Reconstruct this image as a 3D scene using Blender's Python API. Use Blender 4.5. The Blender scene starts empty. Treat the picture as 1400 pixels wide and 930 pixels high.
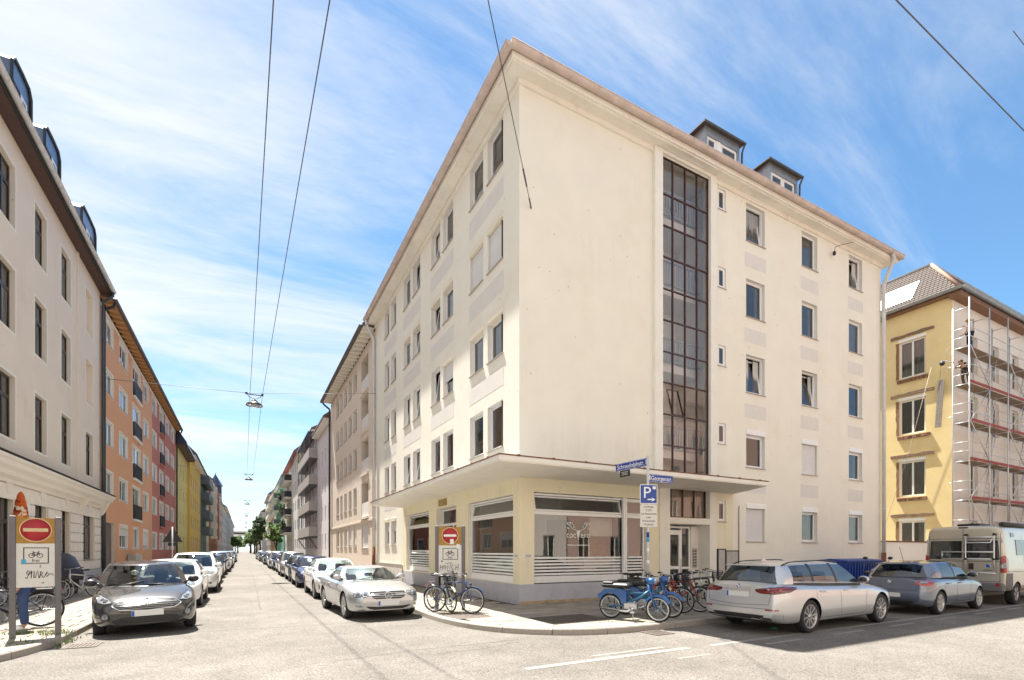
import bpy, bmesh, math, random
from math import sin, cos, pi, radians, sqrt, atan2, tan, hypot
from mathutils import Matrix, Vector
from mathutils.bvhtree import BVHTree
random.seed(7)
SC = bpy.context.scene
COL = SC.collection
# ---------------------------------------------------------------- camera
cam = bpy.data.cameras.new('camera')
cam.sensor_width = 36; cam.sensor_fit = 'HORIZONTAL'
cam.lens = 680/1400*36
cam.shift_y = (753-465)/1400
cam.clip_start = 0.1; cam.clip_end = 5000
camo = bpy.data.objects.new('camera', cam); COL.objects.link(camo)
camo.location = (0, 0, 1.70)
camo.rotation_euler = (pi/2, 0, -radians(28.3))
SC.camera = camo
# ---------------------------------------------------------------- sun and sky
SUN = Vector((-0.11, 0.445, 1.0)).normalized()
elev = math.asin(SUN.z); azim = atan2(SUN.x, SUN.y)      # azimuth from +Y towards +X
W = bpy.data.worlds.new('World'); SC.world = W; W.use_nodes = True
nt = W.node_tree; nt.nodes.clear()
def N(t, tree=None, **kw):
    n = (tree or nt).nodes.new(t)
    for k, v in kw.items(): setattr(n, k, v)
    return n
LK = nt.links.new
out = N('ShaderNodeOutputWorld'); bg = N('ShaderNodeBackground')
sky = N('ShaderNodeTexSky', sky_type='NISHITA', sun_disc=False, sun_elevation=elev, sun_rotation=azim,
        altitude=500, air_density=1.0, dust_density=0.0, ozone_density=1.5)
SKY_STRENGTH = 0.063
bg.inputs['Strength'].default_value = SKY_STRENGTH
tc = N('ShaderNodeTexCoord')
sep = N('ShaderNodeSeparateXYZ'); LK(tc.outputs['Generated'], sep.inputs[0])
def M_(op, a, b=None, c=None):
    n = N('ShaderNodeMath', operation=op)
    for i, x in enumerate((a, b, c)):
        if x is None: continue
        if isinstance(x, (int, float)): n.inputs[i].default_value = x
        else: LK(x, n.inputs[i])
    return n.outputs[0]
# clouds lie on a flat layer: direction divided by its height
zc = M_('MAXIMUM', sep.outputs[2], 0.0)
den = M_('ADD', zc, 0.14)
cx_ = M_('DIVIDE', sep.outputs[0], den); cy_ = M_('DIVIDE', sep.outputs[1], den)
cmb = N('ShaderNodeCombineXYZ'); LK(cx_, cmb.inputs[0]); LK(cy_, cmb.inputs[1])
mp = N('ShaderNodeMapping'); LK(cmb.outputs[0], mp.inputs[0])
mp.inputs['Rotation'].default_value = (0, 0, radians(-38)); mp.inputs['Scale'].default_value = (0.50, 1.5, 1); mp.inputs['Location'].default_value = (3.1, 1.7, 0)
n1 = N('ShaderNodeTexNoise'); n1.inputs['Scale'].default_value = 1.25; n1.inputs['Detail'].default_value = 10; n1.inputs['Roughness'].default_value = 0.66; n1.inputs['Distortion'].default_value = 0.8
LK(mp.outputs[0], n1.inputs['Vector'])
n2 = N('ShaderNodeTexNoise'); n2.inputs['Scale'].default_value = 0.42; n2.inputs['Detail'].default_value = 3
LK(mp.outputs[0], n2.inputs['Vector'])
# clearer to the right, veiled left; unseen veil behind the camera added for fill
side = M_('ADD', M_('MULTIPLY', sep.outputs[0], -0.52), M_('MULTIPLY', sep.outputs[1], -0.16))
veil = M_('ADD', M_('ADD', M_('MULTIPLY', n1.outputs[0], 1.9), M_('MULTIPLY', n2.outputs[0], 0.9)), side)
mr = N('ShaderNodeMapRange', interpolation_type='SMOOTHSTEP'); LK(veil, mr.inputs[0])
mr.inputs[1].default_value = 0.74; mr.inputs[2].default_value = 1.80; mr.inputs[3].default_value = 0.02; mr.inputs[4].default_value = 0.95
# pale haze low over the horizon
hz = N('ShaderNodeMapRange', interpolation_type='SMOOTHSTEP'); LK(sep.outputs[2], hz.inputs[0])
hz.inputs[1].default_value = -0.05; hz.inputs[2].default_value = 0.36; hz.inputs[3].default_value = 0.72; hz.inputs[4].default_value = 0.0
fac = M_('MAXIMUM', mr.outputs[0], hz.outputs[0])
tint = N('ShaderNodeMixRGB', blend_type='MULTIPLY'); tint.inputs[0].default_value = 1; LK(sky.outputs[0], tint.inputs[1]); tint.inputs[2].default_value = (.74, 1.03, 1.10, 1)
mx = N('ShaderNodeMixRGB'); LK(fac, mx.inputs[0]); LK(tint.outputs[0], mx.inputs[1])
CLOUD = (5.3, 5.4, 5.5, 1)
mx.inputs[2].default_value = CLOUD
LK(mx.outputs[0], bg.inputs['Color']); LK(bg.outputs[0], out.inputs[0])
sd = bpy.data.lights.new('sun', 'SUN'); sd.energy = 5.0; sd.angle = radians(0.53); sd.color = (1.0, 0.95, 0.86)
so = bpy.data.objects.new('sun', sd); COL.objects.link(so); so.location = (-5, 20, 60)
so.rotation_euler = (-SUN).to_track_quat('-Z', 'Y').to_euler()
vs = SC.view_settings; vs.view_transform = 'Standard'; vs.look = 'None'; vs.gamma = 1.0; vs.exposure = 1.66
SC.cycles.max_bounces = 10; SC.cycles.diffuse_bounces = 5; SC.cycles.glossy_bounces = 5; SC.cycles.transparent_max_bounces = 12; SC.cycles.transmission_bounces = 6
SC.cycles.sample_clamp_indirect = 6.0
# ---------------------------------------------------------------- object helpers
WM = {}
def I4(): return Matrix.Identity(4)
def T(x, y=0, z=0): return Matrix.Translation((x, y, z))
def RX(a): return Matrix.Rotation(a, 4, 'X')
def RY(a): return Matrix.Rotation(a, 4, 'Y')
def RZ(a): return Matrix.Rotation(a, 4, 'Z')
def link(name, data, parent=None, basis=None):
    o = bpy.data.objects.new(name, data); COL.objects.link(o)
    b = basis.copy() if basis is not None else I4()
    if parent is not None:
        o.parent = parent; o.matrix_parent_inverse = WM[parent].inverted()
    o.matrix_basis = b; WM[o] = b
    return o
def tag(o, label=None, cat=None, group=None, kind=None):
    if label: o['label'] = label
    if cat: o['category'] = cat
    if group: o['group'] = group
    if kind: o['kind'] = kind
    return o
def thing(name, label, cat, loc=(0, 0, 0), group=None, rz=0):
    o = link(name, None, None, T(*loc) @ RZ(rz)); o.empty_display_size = 0.2
    return tag(o, label, cat, group)
def kids(o): return [c for c in CH.get(o, ())]
CH = {}
def copy_tree(o, parent=None):
    c = o.copy(); COL.objects.link(c)
    if parent is not None: c.parent = parent; c.matrix_parent_inverse = o.matrix_parent_inverse
    for ch in o.children: copy_tree(ch, c)
    return c
class MB:
    def __init__(s): s.v = []; s.f = []; s.m = []; s.s = []
    def add(s, vs, fs, mi=0, sm=False, M=None):
        b = len(s.v)
        if M is not None: vs = [M @ Vector(p) for p in vs]
        s.v.extend([tuple(p) for p in vs])
        for f in fs: s.f.append(tuple(i+b for i in f)); s.m.append(mi); s.s.append(sm)
        return s
    def box(s, x0, x1, y0, y1, z0, z1, mi=0, M=None):
        if x0 > x1: x0, x1 = x1, x0
        if y0 > y1: y0, y1 = y1, y0
        if z0 > z1: z0, z1 = z1, z0
        return s.add([(x0, y0, z0), (x1, y0, z0), (x1, y1, z0), (x0, y1, z0), (x0, y0, z1), (x1, y0, z1), (x1, y1, z1), (x0, y1, z1)],
                     [(0, 3, 2, 1), (4, 5, 6, 7), (0, 1, 5, 4), (1, 2, 6, 5), (2, 3, 7, 6), (3, 0, 4, 7)], mi, False, M)
    def cbox(s, x0, x1, y0, y1, z0, z1, c=0.01, mi=0, M=None):
        """box with chamfered vertical and top edges"""
        def ring(i, z): return [(x0+i+c, y0+i, z), (x1-i-c, y0+i, z), (x1-i, y0+i+c, z), (x1-i, y1-i-c, z), (x1-i-c, y1-i, z), (x0+i+c, y1-i, z), (x0+i, y1-i-c, z), (x0+i, y0+i+c, z)]
        vs = ring(c, z0)+ring(0, z0+c)+ring(0, z1-c)+ring(c, z1)
        fs = [tuple(range(7, -1, -1)), tuple(range(24, 32))]
        for k in range(3):
            for i in range(8): fs.append((k*8+i, k*8+(i+1) % 8, k*8+8+(i+1) % 8, k*8+8+i))
        return s.add(vs, fs, mi, False, M)
    def quad(s, a, b, c, d, mi=0): return s.add([a, b, c, d], [(0, 1, 2, 3)], mi)
    def prism(s, poly, z0, z1, mi=0, M=None):
        n = len(poly)
        vs = [(x, y, z0) for x, y in poly]+[(x, y, z1) for x, y in poly]
        fs = [tuple(range(n-1, -1, -1)), tuple(range(n, 2*n))]+[(i, (i+1) % n, n+(i+1) % n, n+i) for i in range(n)]
        return s.add(vs, fs, mi, False, M)
    def tube(s, pts, r, n=8, mi=0, caps=True, closed=False, M=None, sm=True):
        pts = [Vector(p) for p in pts]; k = len(pts)
        rs = r if isinstance(r, (list, tuple)) else [r]*k
        vs = []; fs = []; up = None
        for i, p in enumerate(pts):
            if closed: d = pts[(i+1) % k]-pts[i-1]
            else: d = (pts[min(i+1, k-1)]-pts[max(i-1, 0)])
            if d.length < 1e-9: d = Vector((0, 0, 1))
            d.normalize()
            if up is None:
                up = Vector((0, 0, 1)) if abs(d.z) < .9 else Vector((1, 0, 0))
            a = d.cross(up)
            if a.length < 1e-6: a = d.orthogonal()
            a.normalize(); b = a.cross(d).normalized(); up = b
            for j in range(n):
                t = 2*pi*j/n; vs.append(p+a*(rs[i]*cos(t))+b*(rs[i]*sin(t)))
        m = k if closed else k-1
        for i in range(m):
            for j in range(n):
                i2 = (i+1) % k
                fs.append((i*n+j, i2*n+j, i2*n+(j+1) % n, i*n+(j+1) % n))
        s.add(vs, fs, mi, sm, M)
        if caps and not closed:
            b = len(s.v)-len(vs)
            s.f.append(tuple(b+j for j in range(n))); s.m.append(mi); s.s.append(False)
            s.f.append(tuple(b+(k-1)*n+j for j in range(n-1, -1, -1))); s.m.append(mi); s.s.append(False)
        return s
    def lathe(s, prof, n=24, mi=0, M=None, sm=True, a0=0, a1=2*pi):
        """profile (r, z) turned about z"""
        full = abs(a1-a0-2*pi) < 1e-6; c = n if full else n+1
        vs = []; fs = []
        for i in range(c):
            t = a0+(a1-a0)*i/n
            for r, z in prof: vs.append((r*cos(t), r*sin(t), z))
        k = len(prof)
        for i in range(n):
            i2 = (i+1) % c
            for j in range(k-1): fs.append((i*k+j, i2*k+j, i2*k+j+1, i*k+j+1))
        return s.add(vs, fs, mi, sm, M)
    def ell(s, c, r, nu=10, nv=6, mi=0, M=None, sm=True):
        vs = []; fs = []
        for j in range(nv+1):
            ph = -pi/2+pi*j/nv
            for i in range(nu):
                t = 2*pi*i/nu; vs.append((c[0]+r[0]*cos(ph)*cos(t), c[1]+r[1]*cos(ph)*sin(t), c[2]+r[2]*sin(ph)))
        for j in range(nv):
            for i in range(nu): fs.append((j*nu+i, j*nu+(i+1) % nu, (j+1)*nu+(i+1) % nu, (j+1)*nu+i))
        return s.add(vs, fs, mi, sm, M)
    def torus(s, R, r, n=24, m=8, mi=0, M=None, a0=0, a1=2*pi):
        full = abs(a1-a0-2*pi) < 1e-6
        pts = [(R*cos(a0+(a1-a0)*i/n), R*sin(a0+(a1-a0)*i/n), 0) for i in range(n if full else n+1)]
        return s.tube(pts, r, m, mi, True, full, M)
    def mesh(s, name, mats, weld=False):
        me = bpy.data.meshes.new(name); me.from_pydata(s.v, [], s.f)
        for m in mats: me.materials.append(m)
        if s.f:
            me.polygons.foreach_set('material_index', s.m); me.polygons.foreach_set('use_smooth', s.s)
        if weld:
            bm = bmesh.new(); bm.from_mesh(me); bmesh.ops.remove_doubles(bm, verts=bm.verts, dist=1e-4); bm.to_mesh(me); bm.free()
        me.update(); return me
    def build(s, name, mats, parent=None, basis=None, weld=False):
        if not isinstance(mats, (list, tuple)): mats = [mats]
        return link(name, s.mesh(name, mats, weld), parent, basis)
CACHE = {}
def cached(key, fn):
    if key not in CACHE: CACHE[key] = fn()
    return CACHE[key]
# ---------------------------------------------------------------- materials
MAT = {}
def newmat(name):
    m = bpy.data.materials.new(name); m.use_nodes = True; t = m.node_tree
    b = t.nodes['Principled BSDF']; MAT[name] = m
    return m, t, b
def simple(name, col, rough=.5, metal=0, streak=None, var=0.0, scale=8, bump=0, bscale=60, spec=.5, coat=0, detail=4, dirt=None, dirtscale=1.2, dirtamt=.5, vstretch=1.0):
    """principled surface; colour grain, stains (dirt) and fine relief come from noise on the surface itself"""
    m, t, b = newmat(name)
    b.inputs['Roughness'].default_value = rough; b.inputs['Metallic'].default_value = metal
    b.inputs['Specular IOR Level'].default_value = spec; b.inputs['Coat Weight'].default_value = coat
    if coat: b.inputs['Coat Roughness'].default_value = .03
    c4 = (*col, 1)
    b.inputs['Base Color'].default_value = c4
    geo = None
    def pos():
        nonlocal geo
        if geo is None: geo = t.nodes.new('ShaderNodeTexCoord')
        return geo.outputs['Object']
    cur = None
    if var:
        n = t.nodes.new('ShaderNodeTexNoise'); n.inputs['Scale'].default_value = scale; n.inputs['Detail'].default_value = detail; n.inputs['Roughness'].default_value = .65
        if vstretch != 1.0:
            mp = t.nodes.new('ShaderNodeMapping'); mp.inputs['Scale'].default_value = (1, 1, vstretch); t.links.new(pos(), mp.inputs[0]); t.links.new(mp.outputs[0], n.inputs['Vector'])
        else: t.links.new(pos(), n.inputs['Vector'])
        r = t.nodes.new('ShaderNodeMapRange'); t.links.new(n.outputs[0], r.inputs[0])
        r.inputs[1].default_value = .25; r.inputs[2].default_value = .75; r.inputs[3].default_value = 1-var; r.inputs[4].default_value = 1+var*.6
        mx = t.nodes.new('ShaderNodeMixRGB'); mx.blend_type = 'MULTIPLY'; mx.inputs[0].default_value = 1; mx.inputs[1].default_value = c4
        t.links.new(r.outputs[0], mx.inputs[2]); cur = mx.outputs[0]
    if dirt:
        n = t.nodes.new('ShaderNodeTexNoise'); n.inputs['Scale'].default_value = dirtscale; n.inputs['Detail'].default_value = 8; n.inputs['Roughness'].default_value = .7
        t.links.new(pos(), n.inputs['Vector'])
        r = t.nodes.new('ShaderNodeMapRange'); r.interpolation_type = 'SMOOTHSTEP'; t.links.new(n.outputs[0], r.inputs[0])
        r.inputs[1].default_value = .5; r.inputs[2].default_value = .78; r.inputs[3].default_value = 0; r.inputs[4].default_value = dirtamt
        mx = t.nodes.new('ShaderNodeMixRGB'); t.links.new(r.outputs[0], mx.inputs[0])
        if cur: t.links.new(cur, mx.inputs[1])
        else: mx.inputs[1].default_value = c4
        mx.inputs[2].default_value = (*dirt, 1); cur = mx.outputs[0]
    if streak:
        mp = t.nodes.new('ShaderNodeMapping'); mp.inputs['Scale'].default_value = (1, 1, .035); t.links.new(pos(), mp.inputs[0])
        n = t.nodes.new('ShaderNodeTexNoise'); n.inputs['Scale'].default_value = 5.5; n.inputs['Detail'].default_value = 7; n.inputs['Roughness'].default_value = .75; t.links.new(mp.outputs[0], n.inputs['Vector'])
        n2 = t.nodes.new('ShaderNodeTexNoise'); n2.inputs['Scale'].default_value = .5; n2.inputs['Detail'].default_value = 4; t.links.new(pos(), n2.inputs['Vector'])
        ml = t.nodes.new('ShaderNodeMath'); ml.operation = 'MULTIPLY'; t.links.new(n.outputs[0], ml.inputs[0]); t.links.new(n2.outputs[0], ml.inputs[1])
        r = t.nodes.new('ShaderNodeMapRange'); r.interpolation_type = 'SMOOTHSTEP'; t.links.new(ml.outputs[0], r.inputs[0])
        r.inputs[1].default_value = .27; r.inputs[2].default_value = .42; r.inputs[3].default_value = 0; r.inputs[4].default_value = streak[1]
        mx = t.nodes.new('ShaderNodeMixRGB'); t.links.new(r.outputs[0], mx.inputs[0]); mx.inputs[1].default_value = c4
        if cur: t.links.new(cur, mx.inputs[1])
        mx.inputs[2].default_value = (*streak[0], 1); cur = mx.outputs[0]
        v = t.nodes.new('ShaderNodeTexVoronoi'); v.inputs['Scale'].default_value = 2.3; t.links.new(pos(), v.inputs['Vector'])
        r = t.nodes.new('ShaderNodeMapRange'); t.links.new(v.outputs['Distance'], r.inputs[0]); r.inputs[1].default_value = .045; r.inputs[2].default_value = .06; r.inputs[3].default_value = .6; r.inputs[4].default_value = 0
        mx = t.nodes.new('ShaderNodeMixRGB'); t.links.new(r.outputs[0], mx.inputs[0]); t.links.new(cur, mx.inputs[1]); mx.inputs[2].default_value = (.25, .18, .12, 1); cur = mx.outputs[0]
    if cur: t.links.new(cur, b.inputs['Base Color'])
    if bump:
        n = t.nodes.new('ShaderNodeTexNoise'); n.inputs['Scale'].default_value = bscale; n.inputs['Detail'].default_value = 5; n.inputs['Roughness'].default_value = .6
        t.links.new(pos(), n.inputs['Vector'])
        bp = t.nodes.new('ShaderNodeBump'); bp.inputs['Strength'].default_value = bump; bp.inputs['Distance'].default_value = .01
        t.links.new(n.outputs[0], bp.inputs['Height']); t.links.new(bp.outputs[0], b.inputs['Normal'])
    return m
def glassmat(name, ior=1.6, tint=(.75, .8, .78), rough=.0, wav=0.0, base=0.0):
    m, t, b = newmat(name); t.nodes.remove(b)
    o = t.nodes['Material Output']
    tr = t.nodes.new('ShaderNodeBsdfTransparent'); tr.inputs[0].default_value = (*tint, 1)
    gl = t.nodes.new('ShaderNodeBsdfGlossy'); gl.inputs['Roughness'].default_value = rough; gl.inputs['Color'].default_value = (.95, .97, 1, 1)
    fr = t.nodes.new('ShaderNodeFresnel'); fr.inputs[0].default_value = ior
    mix = t.nodes.new('ShaderNodeMixShader')
    if base:
        mth = t.nodes.new('ShaderNodeMath'); mth.operation = 'ADD'; mth.use_clamp = True; mth.inputs[1].default_value = base
        t.links.new(fr.outputs[0], mth.inputs[0]); t.links.new(mth.outputs[0], mix.inputs[0])
    else: t.links.new(fr.outputs[0], mix.inputs[0])
    t.links.new(tr.outputs[0], mix.inputs[1]); t.links.new(gl.outputs[0], mix.inputs[2])
    if wav:
        tc = t.nodes.new('ShaderNodeTexCoord'); n = t.nodes.new('ShaderNodeTexNoise'); n.inputs['Scale'].default_value = 1.6; n.inputs['Detail'].default_value = 1
        t.links.new(tc.outputs['Object'], n.inputs['Vector'])
        bp = t.nodes.new('ShaderNodeBump'); bp.inputs['Strength'].default_value = wav; bp.inputs['Distance'].default_value = .02
        t.links.new(n.outputs[0], bp.inputs['Height'])
        t.links.new(bp.outputs[0], gl.inputs['Normal']); t.links.new(bp.outputs[0], fr.inputs['Normal'])
    t.links.new(mix.outputs[0], o.inputs['Surface'])
    return m
cream = simple('cream_plaster', (.81, .77, .67), .9, streak=((.64, .56, .45), .2), var=.05, scale=.9, bump=.35, bscale=45, dirt=(.70, .60, .44), dirtscale=.55, dirtamt=.45, detail=8)
yellowp = simple('yellow_plaster', (.80, .735, .55), .9, streak=((.60, .45, .26), .35), var=.05, scale=1.2, bump=.3, bscale=45, dirt=(.66, .50, .26), dirtscale=.9, dirtamt=.25)
greyp = simple('pale_grey_plaster', (.72, .69, .65), .9, var=.06, scale=2, bump=.35, bscale=45)
plinthp = simple('blue_grey_plinth', (.47, .47, .52), .85, var=.1, scale=2.2, bump=.35, bscale=40, dirt=(.30, .26, .22), dirtscale=1.6, dirtamt=.5)
white = simple('white_window_paint', (.82, .82, .81), .35, var=.03, scale=6)
whitem = simple('white_render', (.80, .77, .70), .85, var=.05, scale=2, bump=.25, bscale=50, dirt=(.50, .42, .32), dirtscale=1.3, dirtamt=.3)
soffit = simple('soffit_paint', (.82, .78, .70), .85, var=.06, scale=1.5, bump=.15, dirt=(.55, .42, .30), dirtscale=1.6, dirtamt=.4)
copper = simple('weathered_gutter', (.60, .49, .44), .55, .1, var=.2, scale=3, dirt=(.40, .29, .25), dirtscale=2.5, dirtamt=.6)
darkgap = simple('dark_gap', (.02, .018, .016), .9)
zinc = simple('zinc_sheet', (.34, .36, .38), .42, .6, var=.2, scale=2.5, dirt=(.2, .2, .2), dirtscale=1.5)
pipegrey = simple('grey_downpipe', (.60, .60, .60), .5, .1, var=.12, scale=3)
metal = simple('bare_steel', (.52, .53, .54), .35, .85, var=.15, scale=10)
blackm = simple('black_plastic', (.018, .018, .02), .45, var=.1)
rubber = simple('tyre_rubber', (.022, .022, .024), .8, var=.2, scale=20, bump=.2)
rust = simple('rusty_edge', (.20, .085, .045), .85, var=.35, scale=6, bump=.3)
maroon = simple('maroon_frame', (.075, .032, .03), .5, var=.15)
glass = glassmat('window_glass', 1.75, (.55, .58, .57), 0, .06, .03)
glassd = glassmat('shop_glass', 1.5, (.84, .88, .85), 0, .03, .09)
sillm = simple('sill_sheet', (.42, .37, .33), .55, .25, var=.1)
shutm = simple('roller_slats', (.70, .69, .68), .55, var=.04, scale=3)
boxm = simple('roller_box_cream', (.76, .68, .55), .6, var=.05)
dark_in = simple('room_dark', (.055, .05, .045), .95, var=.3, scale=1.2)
curtain = simple('curtain_cloth', (.66, .64, .60), .95, var=.1, scale=5)
curtain2 = simple('grey_curtain', (.34, .34, .35), .95, var=.15, scale=5)
# ---------------------------------------------------------------- facades and windows
class Fac:
    """a facade frame: u to the right seen from outside, v up, y inward"""
    def __init__(s, root, ox, oy, ang, oz=0): s.root = root; s.M = T(ox, oy, oz) @ RZ(radians(ang))
    def part(s, name, mb, mats, parent=None, off=None, kind=None):
        o = mb.build(name, mats, parent or s.root, s.M @ (off or I4()))
        if kind: o['kind'] = kind
        return o
    def wall(s, W, H0, H1, holes, mat, rev=None, depth=.16, name='wall', u00=0.0):
        """holes: (u0, u1, v0, v1[, depth])"""
        mb = MB(); us = sorted({u00, W, *[h[0] for h in holes], *[h[1] for h in holes]}); vs = sorted({H0, H1, *[h[2] for h in holes], *[h[3] for h in holes]})
        us = [u for u in us if u00-1e-6 <= u <= W+1e-6]; vs = [v for v in vs if H0-1e-6 <= v <= H1+1e-6]
        for j in range(len(vs)-1):
            vm = (vs[j]+vs[j+1])/2; run = None
            for i in range(len(us)-1):
                um = (us[i]+us[i+1])/2
                inside = any(h[0] < um < h[1] and h[2] < vm < h[3] for h in holes)
                if not inside and run is None: run = us[i]
                if (inside or i == len(us)-2) and run is not None:
                    e = us[i] if inside else us[i+1]
                    mb.quad((run, 0, vs[j]), (e, 0, vs[j]), (e, 0, vs[j+1]), (run, 0, vs[j+1])); run = None
        for h in holes:
            d = h[4] if len(h) > 4 else depth; u0, u1, v0, v1 = h[:4]; k = 1 if rev else 0
            mb.quad((u0, 0, v0), (u0, 0, v1), (u0, d, v1), (u0, d, v0), k); mb.quad((u1, 0, v1), (u1, 0, v0), (u1, d, v0), (u1, d, v1), k)
            mb.quad((u0, 0, v1), (u1, 0, v1), (u1, d, v1), (u0, d, v1), k); mb.quad((u1, 0, v0), (u0, 0, v0), (u0, d, v0), (u1, d, v0), k)
        return s.part(name, mb, [mat, rev] if rev else [mat])
def rim(mb, x0, x1, z0, z1, y0, y1, b, mi=0, bb=None):
    """rectangular ring of four bars, butted"""
    bb = bb or b
    mb.box(x0, x0+b, y0, y1, z0, z1, mi); mb.box(x1-b, x1, y0, y1, z0, z1, mi)
    mb.box(x0+b, x1-b, y0, y1, z0, z0+bb, mi); mb.box(x0+b, x1-b, y0, y1, z1-b, z1, mi)
RW = random.Random(3); CR = random.Random(77)
def window(F, u0, u1, v0, v1, d=.14, n=1, tilt=(), box=False, shut=0, sill=True, curt=None, fm=None, name='window', gl=None, transom=0, sillout=.05, boxm_=None, trim=None, detail=2, bars=0, gly=None):
    fm = fm or white; gl = gl or glass; w = round(u1-u0, 3); h = round(v1-v0, 3)
    top = h-(.2 if box else 0)
    B = F.M @ T(u0, d, v0); tl = tuple(tilt)
    def mk():
        mb = MB(); rim(mb, 0, w, 0, top, 0, .07, .05)
        th = transom
        for i in range(n):
            a = .05+(w-.1)*i/n; b = .05+(w-.1)*(i+1)/n
            if i: mb.box(a-.025, a+.025, .001, .069, .05, top-.05)
            if i not in tl: rim(mb, a+.004, b-.004, .054, (top-.054) if not th else th-.02, -.012, .05, .045)
            if th:
                rim(mb, a+.004, b-.004, th+.02, top-.054, -.012, .05, .045)
        if th: mb.box(.05, w-.05, -.006, .066, th-.02, th+.02)
        return mb.mesh('window_frame', [fm])
    wf = link(name, cached(('wf', w, h, n, tl, box, transom, fm.name), mk), F.root, B)
    for i in range(n):
        a = .05+(w-.1)*i/n; b = .05+(w-.1)*(i+1)/n; sw = b-a
        secs = [(.054, top-.054)] if not transom else [(.054, transom-.02), (transom+.02, top-.054)]
        for (z0, z1) in secs:
            def mp():
                mb = MB(); y_ = .016; mb.quad((.046, y_, .042), (sw-.046, y_, .042), (sw-.046, y_, z1-z0-.042), (.046, y_, z1-z0-.042)); return mb.mesh('window_pane', [gl])
            q = B @ T(a, 0, z0) @ RX(radians(RW.uniform(-.5, .5))) @ RZ(radians(RW.uniform(-.4, .4)))
            if i in tl:
                q = B @ T(a, .02, z0) @ RX(radians(-7.5))
                def ms():
                    mb = MB(); rim(mb, .004, sw-.004, 0, z1-z0, -.01, .045, .05); return mb.mesh('window_sash', [fm])
                sh = link('sash', cached(('sa', round(sw, 3), round(z1-z0, 3), fm.name), ms), wf, q)
            link('pane', cached(('pn', round(sw, 3), round(z1-z0, 3), gl.name), mp), wf, q)
            if bars:
                mb = MB()
                for k in range(1, bars+1): mb.box(.05, sw-.05, -.008, .012, (z1-z0)*k/(bars+1)-.012, (z1-z0)*k/(bars+1)+.012)
                mb.build('glazing_bar', fm, wf, q)
    if detail >= 2 and sill:
        def msl():
            mb = MB(); mb.prism([(-d-sillout, -.035), (-d-sillout, -.012), (0, .012), (0, -.012)], 0, w+.06); return mb.mesh('window_sill', [sillm])
        link('sill', cached(('sl', w, d, sillout), msl), wf, B @ T(-.03, 0, 0) @ Matrix(((0, 0, 1, 0), (1, 0, 0, 0), (0, 1, 0, 0), (0, 0, 0, 1))))
    if box:
        def mbx():
            mb = MB(); mb.cbox(0, w, -d-.035, .06, 0, .2, .012); return mb.mesh('roller_box', [boxm_ or boxm])
        link('roller_box', cached(('bx', w, d, (boxm_ or boxm).name), mbx), wf, B @ T(0, 0, top))
    if shut > 0:
        sh_h = (top-.02)*shut
        def msh():
            mb = MB(); k = max(2, int(sh_h/.05)); pr = []
            for i in range(k):
                z0 = sh_h*i/k; z1 = sh_h*(i+1)/k
                pr += [(-.004, z0+.002), (-.014, z0+.008), (-.014, z1-.008), (-.004, z1-.002)]
            for (y0, za), (y1, zb) in zip(pr[:-1], pr[1:]): mb.quad((.02, y0, za), (w-.02, y0, za), (w-.02, y1, zb), (.02, y1, zb))
            mb.box(.02, w-.02, -.03, 0.004, -.03, .0)
            return mb.mesh('roller_shutter', [shutm])
        link('roller_shutter', cached(('sh', w, round(sh_h, 3)), msh), wf, B @ T(0, -.045, top-.01-sh_h))
    if curt is None and detail >= 2 and gl is glass and w > .6 and shut < .9:
        curt = CR.choice([None, None, 1, 2.1, 2.3, 1.6, -1, 2.7])
    if curt:
        cm = curtain if curt > 0 else curtain2; seed = abs(curt)
        def mc():
            mb = MB(); r = random.Random(int(seed*10)); k = 26; f0 = r.uniform(.25, .42) if seed > 1 else 1.0
            sides = [(.06, w*f0)]+([(w*(1-f0*.8), w-.06)] if seed > 1.5 else [])
            for (a, b) in sides:
                prev = None
                for i in range(k+1):
                    x = a+(b-a)*i/k; y = .022*sin(i*1.9)+.012*sin(i*.7)
                    cur = ((x, .13+y, .06), (x, .13+y*.6, top-.06))
                    if prev: mb.add([prev[0], cur[0], cur[1], prev[1]], [(0, 1, 2, 3)], 0, True)
                    prev = cur
            return mb.mesh('curtain', [cm])
        link('curtain', cached(('cu', w, h, curt), mc), wf, B)
    return wf
# ---------------------------------------------------------------- corner apartment house
X0, Y0, X1, Y1, ZW = 7.12, 12.77, 27.2, 30.95, 15.56
apt = thing('apartment_house', 'cream five storey corner house with canopy, ground floor shop and glazed stair window', 'apartment house', (X0, Y0, 0))
FR = Fac(apt, X0, Y0, 0); FL = Fac(apt, X0, Y1, -90)
LT = Y1-Y0
FLOORS = [4.97, 7.90, 10.87, 13.83]
def UL(y): return Y1-y
# --- front (Georgenstrasse) side
holes = []; wins = []
smallw = [(z, .78) for z in (14.56, 11.62, 8.67, 5.73, 2.80)]
colsR = [(17.26, 18.40), (20.86, 21.98), (24.43, 25.55)]
for ci, (a, b) in enumerate(colsR):
    for fi, z in enumerate([2.07]+FLOORS): holes.append((a-X0, b-X0, z, z+1.48)); wins.append((ci, fi, a-X0, b-X0, z, z+1.48))
for z, hh in smallw: holes.append((15.66-X0, 16.09-X0, z, z+hh, .06))
ST = (12.70-X0, 15.08-X0, 4.2, 15.42)       # stair glazing
holes.append((*ST, .2))
holes.append((13.15-X0, 15.16-X0, 2.88, 3.97, .22)); holes.append((13.17-X0, 15.16-X0, .16, 2.65, .62))
SH = (7.62-X0, 12.10-X0, .70, 3.46)
holes.append((SH[0], 11.16-X0, .70, 3.46, .12)); holes.append((11.16-X0, SH[1], .16, 3.46, .12))
W_R = X1-X0
FR.wall(W_R, 4.0, ZW, [h for h in holes if h[3] > 4.1], cream, greyp, .14, 'wall')
gf = [h for h in holes if h[3] < 4.1]
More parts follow.
